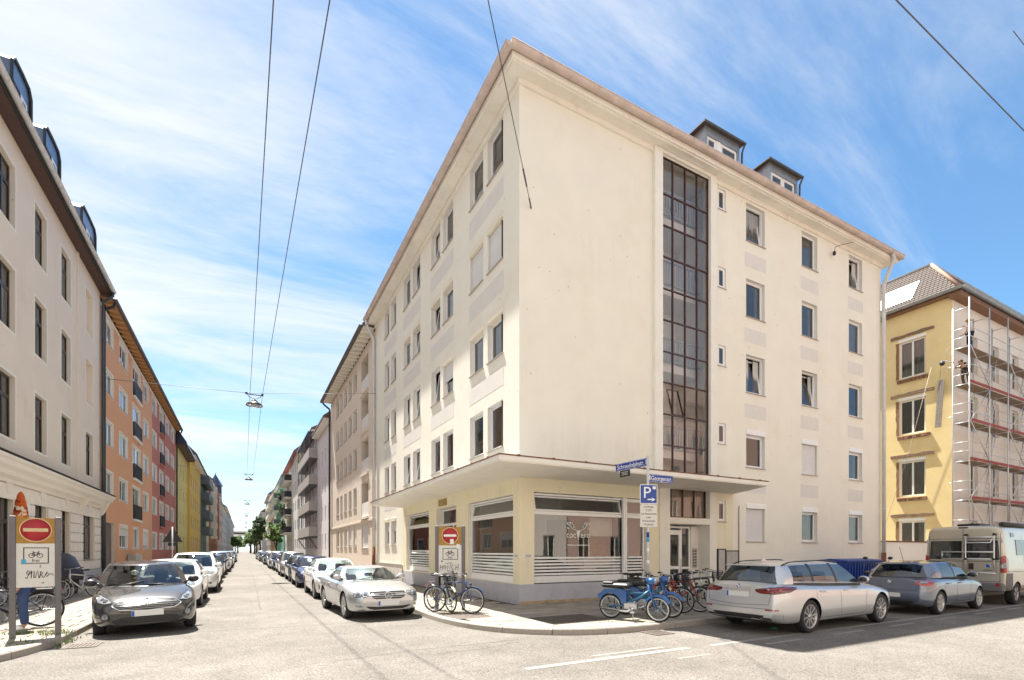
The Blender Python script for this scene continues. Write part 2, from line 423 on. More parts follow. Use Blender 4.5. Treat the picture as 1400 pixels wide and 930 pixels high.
FR.wall(16.5-X0, .70, 4.0, [h for h in gf if h[1] < 9.3], yellowp, whitem, .14, 'ground_floor_wall')
FR.wall(W_R, .12, 4.0, [h for h in gf if h[0] > 9.5], cream, greyp, .14, 'ground_floor_wall', 16.5-X0)
for a, b in ((-.012, 11.16-X0), (12.10-X0, 12.655-X0), (15.525-X0, 16.5-X0)): FR.part('plinth', MB().box(a, b, -.012, .2, .02, .70), plinthp)
mb = MB(); mb.box(.02, 2.9, -.03, -.013, .115, .2); FR.part('rusty_base_strip', mb, simple('rust_stained_base', (.48, .36, .22), .9, var=.3, scale=5, dirt=(.28, .12, .04), dirtscale=3.5, dirtamt=.9))
for ci, fi, a, b, z0, z1 in wins:
    tl = (0,) if (ci, fi) in ((0, 4), (0, 2), (1, 2), (2, 4)) else ()
    bx = fi in (0, 1); sh = {(0, 0): 1, (1, 1): 1}.get((ci, fi), 0)
    window(FR, a, b, z0, z1, tilt=tl, box=bx, shut=sh, boxm_=white, curt={(0, 4): -1, (1, 4): -1.0, (2, 3): -1, (0, 1): 1.2, (1, 0): 1, (2, 0): 1}.get((ci, fi)))
    if fi: FR.part('painted_panel', MB().box(a-.07, b+.07, -.004, .02, z0-1.0, z0-.45), cached('panelm', lambda: simple('painted_panel_grey', (.70, .665, .62), .9, var=.06, scale=3, bump=.3, bscale=45)))
for z, hh in smallw: window(FR, 15.66-X0, 16.09-X0, z, z+hh, .05, sillout=.03)
# surround of the stair window, standing proud of the wall
mb = MB(); a, b = 12.34-X0, 15.40-X0
mb.box(a, ST[0]-.003, -.16, .1, 4.12, ZW-.02); mb.box(ST[1]+.003, b, -.16, .1, 4.12, ZW-.02); mb.box(ST[0]-.003, ST[1]+.003, -.16, .1, 15.423, ZW-.02)
FR.part('stair_window_surround', mb, whitem)
mb = MB(); mb.box(12.66-X0, 13.15-X0-.002, -.05, .1, .12, 3.98); mb.box(15.162-X0, 15.52-X0, -.05, .1, .12, 3.98); mb.box(13.15-X0-.002, 15.162-X0, -.05, .1, 2.66, 2.87)
FR.part('entrance_surround', mb, whitem)
# stair glazing: a maroon grid with every pane its own piece
cols_ = [12.70, 13.29, 13.90, 14.50, 15.07]; rows_ = [4.2, 5.39, 6.47, 7.57, 8.65, 9.75, 10.84, 11.95, 13.04, 14.14, 15.40]
mb = MB()
for c_ in cols_: mb.box(c_-X0-.019, c_-X0+.019, -.05, .02, 4.2, 15.42)
for r_ in rows_:
    for c0, c1 in zip(cols_[:-1], cols_[1:]): mb.box(c0-X0+.019, c1-X0-.019, -.045, .015, r_-.019, r_+.019)
sw = FR.part('stair_window', mb, maroon)
def pane_at(F, parent, u0, u1, v0, v1, y, m=None, nm='pane', wob=.35):
    w, h = round(u1-u0, 3), round(v1-v0, 3)
    return link(nm, cached(('pp', w, h, (m or glass).name), lambda: MB().quad((0, .004, 0), (w, .004, 0), (w, .004, h), (0, .004, h)).mesh('glass_pane', [m or glass])), parent,
                F.M @ T(u0, y, v0) @ RX(radians(RW.uniform(-wob, wob))) @ RZ(radians(RW.uniform(-wob, wob))))
stg = glassmat('stair_glass', 1.5, (.96, .95, .94), 0, .05, .04)
for r0, r1 in zip(rows_[:-1], rows_[1:]):
    for c0, c1 in zip(cols_[:-1], cols_[1:]):
        if (round(c0, 2), round(r0, 2)) == (13.29, 6.47):
            mbs = MB(); rim(mbs, .03, c1-c0-.03, .03, r1-r0-.03, -.02, .03, .03)
            mbs.build('tilted_sash', maroon, sw, FR.M @ T(c0-X0, .0, r0) @ RX(radians(-16)))
            pane_at(FR, sw, c0-X0+.05, c1-X0-.05, r0+.05, r1-.05, .14, stg)
        else: pane_at(FR, sw, c0-X0+.018, c1-X0-.018, r0+.018, r1-.018, -.02, stg)
# staircase behind the glass
stair_w = simple('stair_hall_paint', (.88, .86, .83), .9, var=.04)
mb = MB(); mb.box(ST[0]-.4, ST[1]+.4, 1.9, 2.0, 0.3, 15.5); mb.box(ST[0]-.5, ST[0]-.4, .21, 1.9, .3, 15.5); mb.box(ST[1]+.4, ST[1]+.5, .21, 1.9, .3, 15.5)
FR.part('stair_hall_wall', mb, stair_w)
for z in (5.55, 8.75, 11.6, 14.15):
    FR.part('landing', MB().box(ST[0]-.38, ST[1]+.38, .75, 1.88, z-.42, z-.12), stair_w)
    mb = MB()
    mb.box(ST[0]-.3, ST[1]+.3, .62, .68, z+.72, z+.77); mb.box(ST[0]-.3, ST[1]+.3, .62, .68, z-.10, z-.06)
    k = 22
    for i in range(k): u = ST[0]-.28+(ST[1]-ST[0]+.56)*(i+.5)/k; mb.box(u-.035, u+.035, .645, .655, z-.06, z+.72)
    FR.part('landing_railing', mb, simple('railing_panel', (.45, .50, .58), .6) if 'railing_panel' not in MAT else MAT['railing_panel'])
# window over the entrance, with curtains
mb = MB(); rim(mb, 13.15-X0, 15.16-X0, 2.88, 3.97, .14, .2, .04)
for c_ in (13.4, 13.98, 14.56): mb.box(c_-X0-.025, c_-X0+.025, .141, .199, 2.92, 3.93)
ow = FR.part('stair_window_low', mb, maroon)
for a, b in ((13.19, 13.375), (13.425, 13.955), (14.005, 14.535), (14.585, 15.12)): pane_at(FR, ow, a-X0, b-X0, 2.925, 3.925, .165, stg)
mb = MB(); prev = None
for i in range(121):
    x = 13.15+2.01*i/120; y = .28+.03*sin(i*1.1)
    cur = ((x-X0, y, 2.9), (x-X0, y, 3.96))
    if prev: mb.add([prev[0], cur[0], cur[1], prev[1]], [(0, 1, 2, 3)], 0, True)
    prev = cur
FR.part('curtain', mb, simple('tan_curtain', (.50, .40, .33), .95, var=.1))
# entrance door
mb = MB(); y0, y1 = .5, .58
d0, d1, d2, d3 = 13.18-X0, 14.28-X0, 14.74-X0, 15.15-X0
rim(mb, d0, d2, .17, 2.6, y0, y1, .07); mb.box(d1-.03, d1+.03, y0+.002, y1-.002, .24, 2.53); mb.box(d0+.07, d1-.03, y0+.002, y1-.002, 2.40, 2.46)
rim(mb, d0+.075, d1-.035, .245, 2.395, y0-.02, y1-.02, .11); mb.box(d0+.185, d1-.145, y0-.019, y1-.021, 1.02, 1.13)
mb.box(d1+.03, d2-.07, y0+.002, y1-.002, 1.02, 1.10)
ed = FR.part('entrance_door', mb, white)
pane_at(FR, ed, d0+.185, d1-.145, 1.13, 2.285, .52, glass); pane_at(FR, ed, d0+.185, d1-.145, .355, 1.02, .52, glass); pane_at(FR, ed, d1+.03, d2-.07, 1.10, 2.53, .53, glass); pane_at(FR, ed, d1+.03, d2-.07, .24, 1.02, .53, glass)
FR.part('door_handle', MB().tube([(d1-.09, .46, .85), (d1-.09, .43, .88), (d1-.09, .43, 1.35), (d1-.09, .46, 1.38)], .014, 6), metal, ed)
FR.part('side_panel', MB().box(d2+.003, d3, .46, .6, .17, 2.62), greyp)
FR.part('door_step', MB().box(13.05-X0, 15.28-X0, -.15, .9, .10, .165), simple('step_stone', (.40, .38, .35), .85, var=.15))
mb = MB(); mb.box(0, .24, -.012, 0, 0, .75)
db = FR.part('bell_panel', mb, simple('bell_plate', (.50, .46, .41), .4, .4), None, T(14.80-X0, .457, 1.05))
for i in range(6):
    for j in range(2): FR.part('bell_button', MB().box(.03+.11*j, .10+.11*j, -.018, -.0125, .06+.11*i, .11+.11*i), blackm, db, T(14.80-X0, .457, 1.05))
# shop front: windows, door and foil stripes
foil = simple('white_foil', (.80, .82, .80), .5)
def shopwin(F, u0, u1, v0, v1, trans, depth=.1, stripes=(.93, 1.53, 6), mull=None, tiltv=True):
    mb = MB(); rim(mb, u0, u1, v0, v1, depth, depth+.09, .055, 0, .2 if v0 > .5 else .12)
    mb.box(u0+.055, u1-.055, depth+.001, depth+.089, trans-.1, trans)
    if mull: mb.box(mull-.035, mull+.035, depth+.001, depth+.089, v0+.2, trans-.1)
    for uu in (u0+.25, (u0+u1)/2, u1-.25):
        for vv in (trans-.05, v0+.09): mb.box(uu-.02, uu+.02, depth-.006, depth, vv-.02, vv+.02)
    w = F.part('shop_window', mb, white)
    pane_at(F, w, u0+.056, u1-.056, v0+(.2 if v0 > .5 else .12), trans-.1, depth+.04, glassd, wob=.1)
    B = F.M @ T(u0+.06, depth+.02, trans+.01) @ RX(radians(-13 if tiltv else 0)); h = v1-.065-trans
    mbs = MB(); rim(mbs, 0, u1-u0-.12, 0, h, -.02, .03, .05); mbs.build('vent_sash', white, w, B)
    MB().quad((.05, .003, .05), (u1-u0-.17, .003, .05), (u1-u0-.17, .003, h-.05), (.05, .003, h-.05)).build('pane', glassd, w, B)
    z0, z1, k = stripes; p = (z1-z0)/k
    for i in range(k):
        F.part('foil_stripe', MB().box(u0+.07, u1-.07, depth+.034, depth+.0375, z0+p*i+.02, z0+p*i+.075), foil, w)
    return w
sw1 = shopwin(FR, 7.64-X0, 11.14-X0, .72, 3.44, 2.90)
sw2 = shopwin(FR, 11.18-X0, 12.08-X0, .17, 3.44, 2.90, stripes=(.93, 1.53, 6), tiltv=False)
FR.part('door_handle', MB().tube([(11.30-X0, .09, 1.45), (11.30-X0, .05, 1.47), (11.30-X0, .05, 1.95), (11.30-X0, .09, 1.97)], .014, 6), metal, sw2)
FR.part('shop_mullion', MB().box(11.085-X0, 11.235-X0, .004, .21, .17, 3.45), white)
# things seen inside the shop
mb = MB(); mb.box(.25, 5.3, 3.2, 3.3, .2, 3.9); mb.box(.2, 5.3, .25, 3.2, .15, .2); mb.box(.2, 5.3, .25, 3.2, 3.9, 3.95); mb.box(5.3, 5.4, .25, 3.3, .2, 3.9)
FR.part('shop_room', mb, simple('shop_room_paint', (.50, .44, .42), .9, var=.05))
FR.part('display_panel', MB().cbox(8.43-X0, 9.85-X0, .5, .56, 1.2, 2.68, .01), simple('dark_display_board', (.035, .04, .03), .5), None)
FR.part('white_blind', MB().box(10.09-X0, 11.05-X0, .55, .57, 2.18, 2.80), curtain)
FR.part('wooden_shelf', MB().box(10.09-X0, 11.05-X0, .9, 1.2, 1.5, 2.16), simple('shelf_wood', (.25, .13, .06), .6, var=.2))
# logo on the glass: a stag head with curled antlers between the letters
def text_mesh(body, size, ext=.002, align='CENTER'):
    cu = bpy.data.curves.new('lettering', 'FONT'); cu.body = body; cu.size = size; cu.extrude = ext; cu.align_x = align; cu.align_y = 'CENTER'
    o = bpy.data.objects.new('lettering', cu); COL.objects.link(o)
    me = bpy.data.meshes.new_from_object(o.evaluated_get(bpy.context.evaluated_depsgraph_get())); bpy.data.objects.remove(o)
    return me
def text(name, body, size, mat, parent, basis, sx=1.0, bold=0):
    me = cached(('tx', body, size), lambda: text_mesh(body, size)).copy(); me.materials.clear(); me.materials.append(mat)
    return link(name, me, parent, basis @ Matrix.Diagonal((sx, 1, 1, 1)))
UPR = RX(pi/2)   # lettering upright, facing -y
LG = FR.M @ T(9.33-X0, .128, 0)
mb = MB()
def curl(cx, cz, r0, turns, a0, sgn, r=.012):
    pts = []
    for i in range(15):
        t = i/14; a = a0+sgn*turns*2*pi*t; rr = r0*(1-.75*t); pts.append((cx+rr*cos(a), 0, cz+rr*sin(a)))
    mb.tube(pts, r, 5)
for s in (-1, 1):
    mb.tube([(s*.045, 0, 2.30), (s*.11, 0, 2.36), (s*.2, 0, 2.38), (s*.28, 0, 2.43), (s*.33, 0, 2.52), (s*.30, 0, 2.6)], .014, 5)
    curl(s*.25, 2.55, .05, .9, 0 if s > 0 else pi, s); curl(s*.37, 2.56, .055, .9, -pi/2, s); curl(s*.16, 2.46, .05, .8, pi/2, -s); curl(s*.40, 2.42, .045, .8, pi if s > 0 else 0, s)
    mb.tube([(s*.33, 0, 2.50), (s*.42, 0, 2.53), (s*.47, 0, 2.60)], .011, 5)
mb.add([(-.075, 0, 2.34), (.075, 0, 2.34), (.03, 0, 2.14), (0, 0, 2.03), (-.03, 0, 2.14), (-.02, 0, 2.26), (.02, 0, 2.26)], [(0, 4, 5), (4, 3, 5), (3, 6, 5), (3, 2, 6), (2, 1, 6), (0, 5, 6, 1)])
mb.build('stag_emblem', foil, sw1, LG)
text('lettering', 'coc', .27, foil, sw1, LG @ T(-.27, 0, 2.19) @ UPR); text('lettering', 'ero', .27, foil, sw1, LG @ T(.28, 0, 2.19) @ UPR)
mb = MB(); r = random.Random(5); u = -.42
while u < .42: w_ = r.uniform(.015, .03); mb.box(u, u+w_, 0, .002, 1.86, 1.89); u += w_+.008
mb.build('small_print', foil, sw1, LG)
# small house plates by the corner
plate = simple('white_plate', (.72, .72, .68), .4)
for (F, u) in ((FR, .18), (FL, LT-.30)):
    p = F.part('shop_plate', MB().cbox(0, .24, -.015, 0, 0, .15, .004), plate, None, T(u, 0, 1.47))
    F.part('print_line', MB().box(.03, .21, -.018, -.0155, .045, .055).box(.03, .21, -.018, -.0155, .085, .1), blackm, p, T(u, 0, 1.47))
# electrical cabinets in the wall
cab = simple('cabinet_grey', (.50, .48, .45), .6, .2, var=.12, dirt=(.2, .16, .12), dirtscale=3)
for (a, b, t_) in ((15.60, 15.98, 1.74), (16.04, 16.72, 1.68)):
    mb = MB(); mb.cbox(a-X0, b-X0, -.06, 0, .75, t_, .01); rim(mb, a-X0-.03, b-X0+.03, .72, t_+.03, -.08, 0, .035, 1)
    FR.part('meter_cabinet', mb, [cab, simple('cabinet_rim', (.06, .05, .045), .7) if 'cabinet_rim' not in MAT else MAT['cabinet_rim']])
FR.part('vent_pipe', MB().tube([(16.80-X0, -.03, .2), (16.80-X0, -.03, 3.35), (16.78-X0, -.07, 3.42)], .018, 6), sillm)
# --- left (Schraudolphstrasse) side
pairs = [((13.81, 14.93), (15.28, 16.40)), ((18.03, 19.12), (19.48, 20.58)), ((22.12, 23.25), (23.66, 24.80)), ((26.25, 27.24), (27.69, 28.67))]
hl = []; wl = []
for pi_, (pa, pb) in enumerate(pairs):
    for fi, z in enumerate(FLOORS):
        for wi, (a, b) in enumerate((pa, pb)):
            hl.append((UL(b), UL(a), z, z+1.47)); wl.append((pi_, fi, wi, UL(b), UL(a), z, z+1.47))
for wi, (a, b) in enumerate(pairs[3]): hl.append((UL(b), UL(a), 2.02, 3.48)); wl.append((3, -1, wi, UL(b), UL(a), 2.02, 3.48))
shopL = [(UL(16.55), UL(13.15), .72, 3.40, .12), (UL(19.95), UL(17.72), .16, 3.44, .3), (UL(24.33), UL(20.90), .75, 3.45, .12)]
FL.wall(LT, 4.0, ZW, [h for h in hl if h[3] > 4.1], cream, greyp, .14)
FL.wall(LT, .70, 4.0, shopL, yellowp, whitem, .12, 'ground_floor_wall', UL(24.93))
FL.wall(UL(24.93), .12, 4.0, [h for h in hl if h[3] < 4.1], cream, greyp, .14, 'ground_floor_wall')
for a, b in ((UL(24.93), UL(19.95)), (UL(17.72), LT-.2)): FL.part('plinth', MB().box(a, b, -.012, .2, .02, .70), plinthp)
mb = MB(); mb.box(0, UL(24.95), -.05, .2, .02, .98); mb.box(0, UL(24.95), -.07, -.0505, .98, 1.02)
FL.part('stone_plinth', mb, simple('plinth_stone', (.56, .53, .48), .9, var=.15, scale=3, bump=.4))
for pi_, fi, wi, a, b, z0, z1 in wl:
    bx = (fi == 2 and pi_ in (0, 1, 2)) or (fi == 1 and pi_ == 0) or (fi == 1 and pi_ == 1 and wi == 0) or fi == -1
    sh = 1 if (fi == 2 and pi_ == 0) else (.5 if (fi == 1 and pi_ == 1 and wi == 0) else (.38 if fi == -1 else 0))
    tl = (0,) if (pi_, fi, wi) in ((1, 1, 1), (2, 1, 0), (2, 1, 1), (1, 2, 1), (2, 2, 0), (2, 0, 0), (2, 0, 1), (1, 3, 1), (2, 3, 0)) else ()
    window(FL, a, b, z0, z1, tilt=tl, box=bx, shut=sh, curt={0: 2 if pi_ == 0 else None, 1: 2.2 if pi_ == 0 else None, 3: -1 if pi_ == 0 else None}.get(fi))
for pi_, (pa, pb) in enumerate(pairs):
    for fi, z in enumerate(FLOORS):
        if fi or pi_ == 3: FL.part('painted_panel', MB().box(UL(pb[1])-.04, UL(pa[0])+.04, -.004, .02, z-1.02, z-.40), MAT['painted_panel_grey'])
shopwin(FL, UL(16.53), UL(13.17), .72, 3.38, 2.86, stripes=(.93, 1.65, 7)); shopwin(FL, UL(24.31), UL(20.92), .77, 3.43, 2.86, stripes=(.98, 1.75, 7))
mb = MB(); rim(mb, UL(19.93), UL(17.74), .17, 3.42, .28, .36, .07); mb.box(UL(19.86), UL(17.81), .281, .359, 2.72, 2.82); mb.box(UL(18.75)-.04, UL(18.75)+.04, .281, .359, .24, 2.72)
sd_ = FL.part('shop_door', mb, white)
pane_at(FL, sd_, UL(19.86), UL(17.81), 2.82, 3.35, .31, glass); pane_at(FL, sd_, UL(19.86), UL(18.79), .24, 2.72, .31, glass); pane_at(FL, sd_, UL(18.71), UL(17.81), .24, 2.72, .31, glass)
pn = FL.part('shop_name_plate', MB().cbox(0, .95, -.02, 0, 0, .28, .004), simple('brass_plate', (.40, .30, .12), .45, .5, var=.2), None, T(UL(19.65), 0, 3.52))
mb = MB(); mb.box(.2, 17.0, 2.2, 2.3, .2, 3.9); mb.box(.2, 17, .25, 2.2, .15, .2); mb.box(.2, 17, .25, 2.2, 3.9, 3.95)
FL.part('shop_room', mb, MAT['shop_room_paint'])
# dark rooms behind the upper windows, party walls, floors
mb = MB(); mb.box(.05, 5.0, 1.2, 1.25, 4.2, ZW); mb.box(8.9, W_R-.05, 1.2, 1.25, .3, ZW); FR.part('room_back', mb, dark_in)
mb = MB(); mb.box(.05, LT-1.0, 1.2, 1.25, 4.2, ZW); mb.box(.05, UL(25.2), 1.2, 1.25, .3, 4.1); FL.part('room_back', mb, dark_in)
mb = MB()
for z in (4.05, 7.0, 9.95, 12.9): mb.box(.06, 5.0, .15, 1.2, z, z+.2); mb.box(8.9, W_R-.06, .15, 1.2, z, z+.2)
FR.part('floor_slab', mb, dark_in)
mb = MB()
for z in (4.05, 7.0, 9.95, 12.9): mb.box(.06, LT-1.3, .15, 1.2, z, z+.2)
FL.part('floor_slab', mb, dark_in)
mb = MB(); mb.quad((X1, Y0, .0), (X1, Y1, 0), (X1, Y1, ZW), (X1, Y0, ZW)); mb.quad((X0, Y1, 0), (X1, Y1, 0), (X1, Y1, ZW), (X0, Y1, ZW)); mb.quad((X0+.2, Y0+.2, ZW), (X1, Y0+.2, ZW), (X1, Y1, ZW), (X0+.2, Y1, ZW))
mb.build('side_wall', cream, apt)
# --- canopy round the corner
CX_, CY_ = 5.42, 10.68
mb = MB(); L_ = [(CX_, CY_), (15.5, CY_), (16.53, Y0-.003), (X0-.003, Y0-.003), (X0-.003, 24.95), (CX_, 24.4)]
mb.prism(L_, 3.87, 4.0); mb.build('canopy', soffit, apt)
mb = MB(); e = .03
mb.box(CX_-e, 15.53, CY_-e, CY_, 3.90, 4.015); mb.box(CX_-e, CX_, CY_, 24.40, 3.90, 4.015); mb.prism([(15.503, CY_), (15.533, CY_), (16.56, Y0-.01), (16.53, Y0-.01)], 3.9, 4.015)
mb.build('canopy_edge', whitem, apt)
mb = MB(); mb.box(CX_-.05, 15.55, CY_-.05, CY_+.06, 4.018, 4.045); mb.box(CX_-.05, CX_+.06, CY_+.06, 24.42, 4.018, 4.045)
for i in range(10): x = CX_+.5+i*1.02; mb.box(x-.03, x+.03, CY_-.056, CY_+.07, 4.012, 4.062)
for i in range(14): y = CY_+.6+i*1.0; mb.box(CX_-.056, CX_+.07, y-.03, y+.03, 4.012, 4.062)
mb.build('canopy_drip_edge', rust, apt)
mb = MB(); mb.prism([(CX_+.06, CY_+.06), (15.5, CY_+.06), (16.5, Y0-.006), (X0-.006, Y0-.006), (X0-.006, 24.93), (CX_+.06, 24.4)], 4.001, 4.02); mb.build('canopy_roofing', zinc, apt)
# --- eaves: frieze, soffit, fascia, gutter
mb = MB()
mb.box(X0-.07, X1+.05, Y0-.07, Y0+.1, ZW-.16, ZW-.0); mb.box(X0-.07, X0+.1, Y0+.1, Y1, ZW-.16, ZW-.0)
mb.build('eaves_moulding', soffit, apt)
ex, ey = 6.62, 12.27
mb = MB(); mb.box(ex, X1+.5, ey, Y0+.3, ZW+.001, ZW+.10); mb.box(ex, X0+.3, Y0+.3, Y1+.02, ZW+.001, ZW+.10)
mb.box(ex+.07, X1+.42, ey+.07, ey+.14, ZW-.03, ZW); mb.box(ex+.07, ex+.14, ey+.14, Y1, ZW-.03, ZW); mb.box(X1+.35, X1+.42, ey+.14, Y0+.3, ZW-.03, ZW)
mb.build('eaves_soffit', soffit, apt)
mb = MB(); mb.box(ex-.004, X1+.504, ey-.004, Y0+.3, ZW+.102, ZW+.20); mb.box(ex-.004, X0+.3, Y0+.3, Y1+.02, ZW+.102, ZW+.20); mb.build('eaves_fascia', soffit, apt)
def gutter(p0, p1, r, parent, mat, seg=1.0, name='gutter'):
    """half round gutter as short lengths with raised joints"""
    p0 = Vector(p0); p1 = Vector(p1); L = (p1-p0).length; n = max(1, int(round(L/seg))); d = (p1-p0)/L; s = d.cross(Vector((0, 0, 1)))
    mb = MB(); k = 9
    def ring(t, rr): return [p0+d*t+s*(rr*cos(pi+pi*i/(k-1)))+Vector((0, 0, rr*sin(pi+pi*i/(k-1)))) for i in range(k)]
    for i in range(n):
        a = L*i/n; b = L*(i+1)/n
        mb.add(ring(a, r)+ring(b, r), [(j, j+1, k+j+1, k+j) for j in range(k-1)], 0, True)
        mb.add(ring(a-.02, r+.012)+ring(a+.02, r+.012), [(j, j+1, k+j+1, k+j) for j in range(k-1)], 0, True)
    mb.tube([p0+s*r, p1+s*r], .016, 6); mb.tube([p0-s*r, p1-s*r], .016, 6)
    for t in (0, L): mb.add(ring(t, r), [tuple(range(k))])
    return mb.build(name, mat, parent)
GR = .125; gx, gy, gz = ex-.13, ey-.13, ZW+.245
gutter((gx, gy, gz), (X1+.62, gy, gz), GR, apt, copper); gutter((gx, Y1+.05, gz), (gx, gy, gz), GR, apt, copper); 
gutter((X1+.62, gy, gz), (X1+.62, Y1, gz), GR, apt, copper)
# --- hipped roof with tiled look, and dormers
rooft = simple('roof_tiles', (.20, .10, .075), .8, var=.25, scale=6, bump=.3, bscale=12)
mb = MB(); bx0, by0, bx1, by1, bz = ex-.05, ey-.05, X1+.55, Y1+.02, ZW+.21
rz_ = 22.3; i_ = 8.0
mb.add([(bx0, by0, bz), (bx1, by0, bz), (bx1, by1, bz), (bx0, by1, bz), (bx0+i_, by0+i_, rz_), (bx1-i_, by0+i_, rz_), (bx1-i_, by1, rz_), (bx0+i_, by1, rz_)],
       [(0, 1, 5, 4), (1, 2, 6, 5), (3, 0, 4, 7), (4, 5, 6, 7), (2, 3, 7, 6)])
mb.build('roof', rooft, apt)
def dormer(x0, x1, yf, zb, zt, small):
    mb = MB(); yb = yf+3.5
    mb.box(x0, x0+.12, yf, yb, zb, zt); mb.box(x1-.12, x1, yf, yb, zb, zt); mb.box(x0+.12, x1-.12, yf, yf+.12, zt-.30, zt); mb.box(x0+.12, x1-.12, yf+.3, yf+.34, zb, zt-.30)
    dm = mb.build('dormer', zinc, apt)
    mb = MB(); mb.prism([(x0-.18, yf-.12), (x1+.18, yf-.12), (x1+.18, yb), (x0-.18, yb)], zt+.002, zt+.045); mb.box(x0-.2, x1+.2, yf-.17, yf-.12, zt-.03, zt+.05)
    mb.build('dormer_roof', cached('dzinc', lambda: simple('dark_zinc', (.10, .095, .09), .5, .5, var=.2)), dm)
    MB().tube([(x1+.1, yf-.2, zt-.02), (x1+.1, yf-.05, zt-.3), (x1+.06, yf-.04, zb)], .04, 6).build('dormer_pipe', MAT['dark_zinc'], dm)
    for (a, b) in small:
        f = Fac(dm, x0, yf+.02, 0)
        window(f, a, b, zb+.1, zt-.31, .03, sill=False, name='dormer_window')
    MB().box(x0+small[0][1]+.01, x0+small[1][0]-.01, yf+.03, yf+.1, zb+.1, zt-.31).build('dormer_panel', white, dm) if small[1][0]-small[0][1] > .1 else None
    for k in range(4): MB().box(x0-.012, x0-.001, yf+.35+.45*k, yf+.375+.45*k, zb, zt-.02).build('sheet_seam', zinc, dm)
yd = 13.25
dormer(15.52, 17.5, yd, 16.4, 17.98, ((.13, .66), (.92, 1.86))); dormer(19.38, 21.32, yd, 16.4, 18.0, ((.17, .95), (.98, 1.78)))
# --- downpipes and the bits fixed to the wall
def downpipe(pts, r, parent, mat, name='downpipe', foot=None):
    mb = MB(); mb.tube(pts, r, 10)
    z = pts[-1][2]+1.2
    while z < pts[-2][2]-.2:
        mb.tube([(pts[-1][0], pts[-1][1], z-.03), (pts[-1][0], pts[-1][1], z+.03)], r+.015, 10); z += 2.4
    if foot: mb.tube([(pts[-1][0], pts[-1][1], .1), (pts[-1][0], pts[-1][1], foot)], r+.02, 10, 1)
    return mb.build(name, [mat, rust], parent)
downpipe([(X1-.3, gy, gz-.1), (X1-.1, gy+.02, gz-.25), (X1-.02, Y0-.14, gz-1.3), (X1-.02, Y0-.14, gz-1.6), (X1-.02, Y0-.14, .1)], .085, apt, pipegrey, foot=1.6)
downpipe([(gx, Y1-.25, gz-.1), (gx+.05, Y1-.2, gz-.4), (X0-.14, Y1-.12, gz-1.2), (X0-.14, Y1-.12, gz-1.5), (X0-.14, Y1-.12, .1)], .085, apt, pipegrey, foot=1.9)
cable = blackm
# ---------------------------------------------------------------- ground, kerbs, paving
def asphalt_mat():
    m, t, b = newmat('asphalt'); b.inputs['Roughness'].default_value = .93; b.inputs['Specular IOR Level'].default_value = .25
    tc = t.nodes.new('ShaderNodeTexCoord'); P = tc.outputs['Object']
    def noise(s, d=5, r=.6):
        n = t.nodes.new('ShaderNodeTexNoise'); n.inputs['Scale'].default_value = s; n.inputs['Detail'].default_value = d; n.inputs['Roughness'].default_value = r; t.links.new(P, n.inputs['Vector']); return n.outputs[0]
    def rng(x, a, b_, c, d):
        r = t.nodes.new('ShaderNodeMapRange'); t.links.new(x, r.inputs[0])
        for i, v in enumerate((a, b_, c, d)): r.inputs[i+1].default_value = v
        return r.outputs[0]
    def mul(c1, f):
        mx = t.nodes.new('ShaderNodeMixRGB'); mx.blend_type = 'MULTIPLY'; mx.inputs[0].default_value = 1
        if hasattr(c1, 'links'): t.links.new(c1, mx.inputs[1])
        else: mx.inputs[1].default_value = c1
        t.links.new(f, mx.inputs[2]); return mx.outputs[0]
    vo = t.nodes.new('ShaderNodeTexVoronoi'); vo.inputs['Scale'].default_value = 75; t.links.new(P, vo.inputs['Vector'])
    g = t.nodes.new('ShaderNodeSeparateColor'); t.links.new(vo.outputs['Color'], g.inputs[0])
    c = mul((.181, .166, .149, 1), rng(g.outputs[0], 0, 1, .55, 1.35))
    c = mul(c, rng(noise(26, 6, .75), .3, .7, .70, 1.24)); c = mul(c, rng(noise(1.1, 8, .7), .3, .7, .80, 1.14)); c = mul(c, rng(noise(.22, 5, .6), .35, .65, .82, 1.12))
    t.links.new(c, b.inputs['Base Color'])
    bp = t.nodes.new('ShaderNodeBump'); bp.inputs['Strength'].default_value = .6; bp.inputs['Distance'].default_value = .006
    t.links.new(g.outputs[1], bp.inputs['Height']); t.links.new(bp.outputs[0], b.inputs['Normal']); return m
asph = asphalt_mat()
asph2 = simple('asphalt_patch', (.17, .155, .14), .93, var=.35, scale=60, bump=.6, bscale=120, detail=7)
tar = simple('tar_joint', (.085, .075, .065), .85, var=.4, scale=12)
paint = simple('road_paint', (.25, .238, .217), .85, var=.25, scale=14, dirt=(.19, .175, .16), dirtscale=6, dirtamt=1.0)
def sheet(name, poly, z, mat, kind='structure'):
    mb = MB(); mb.add([(x, y, z) for x, y in poly], [tuple(range(len(poly)))]); o = mb.build(name, mat)
    if kind: o['kind'] = kind
    return o
sheet('ground', [(-900, -600), (900, -600), (900, 1500), (-900, 1500)], 0.0, asph)
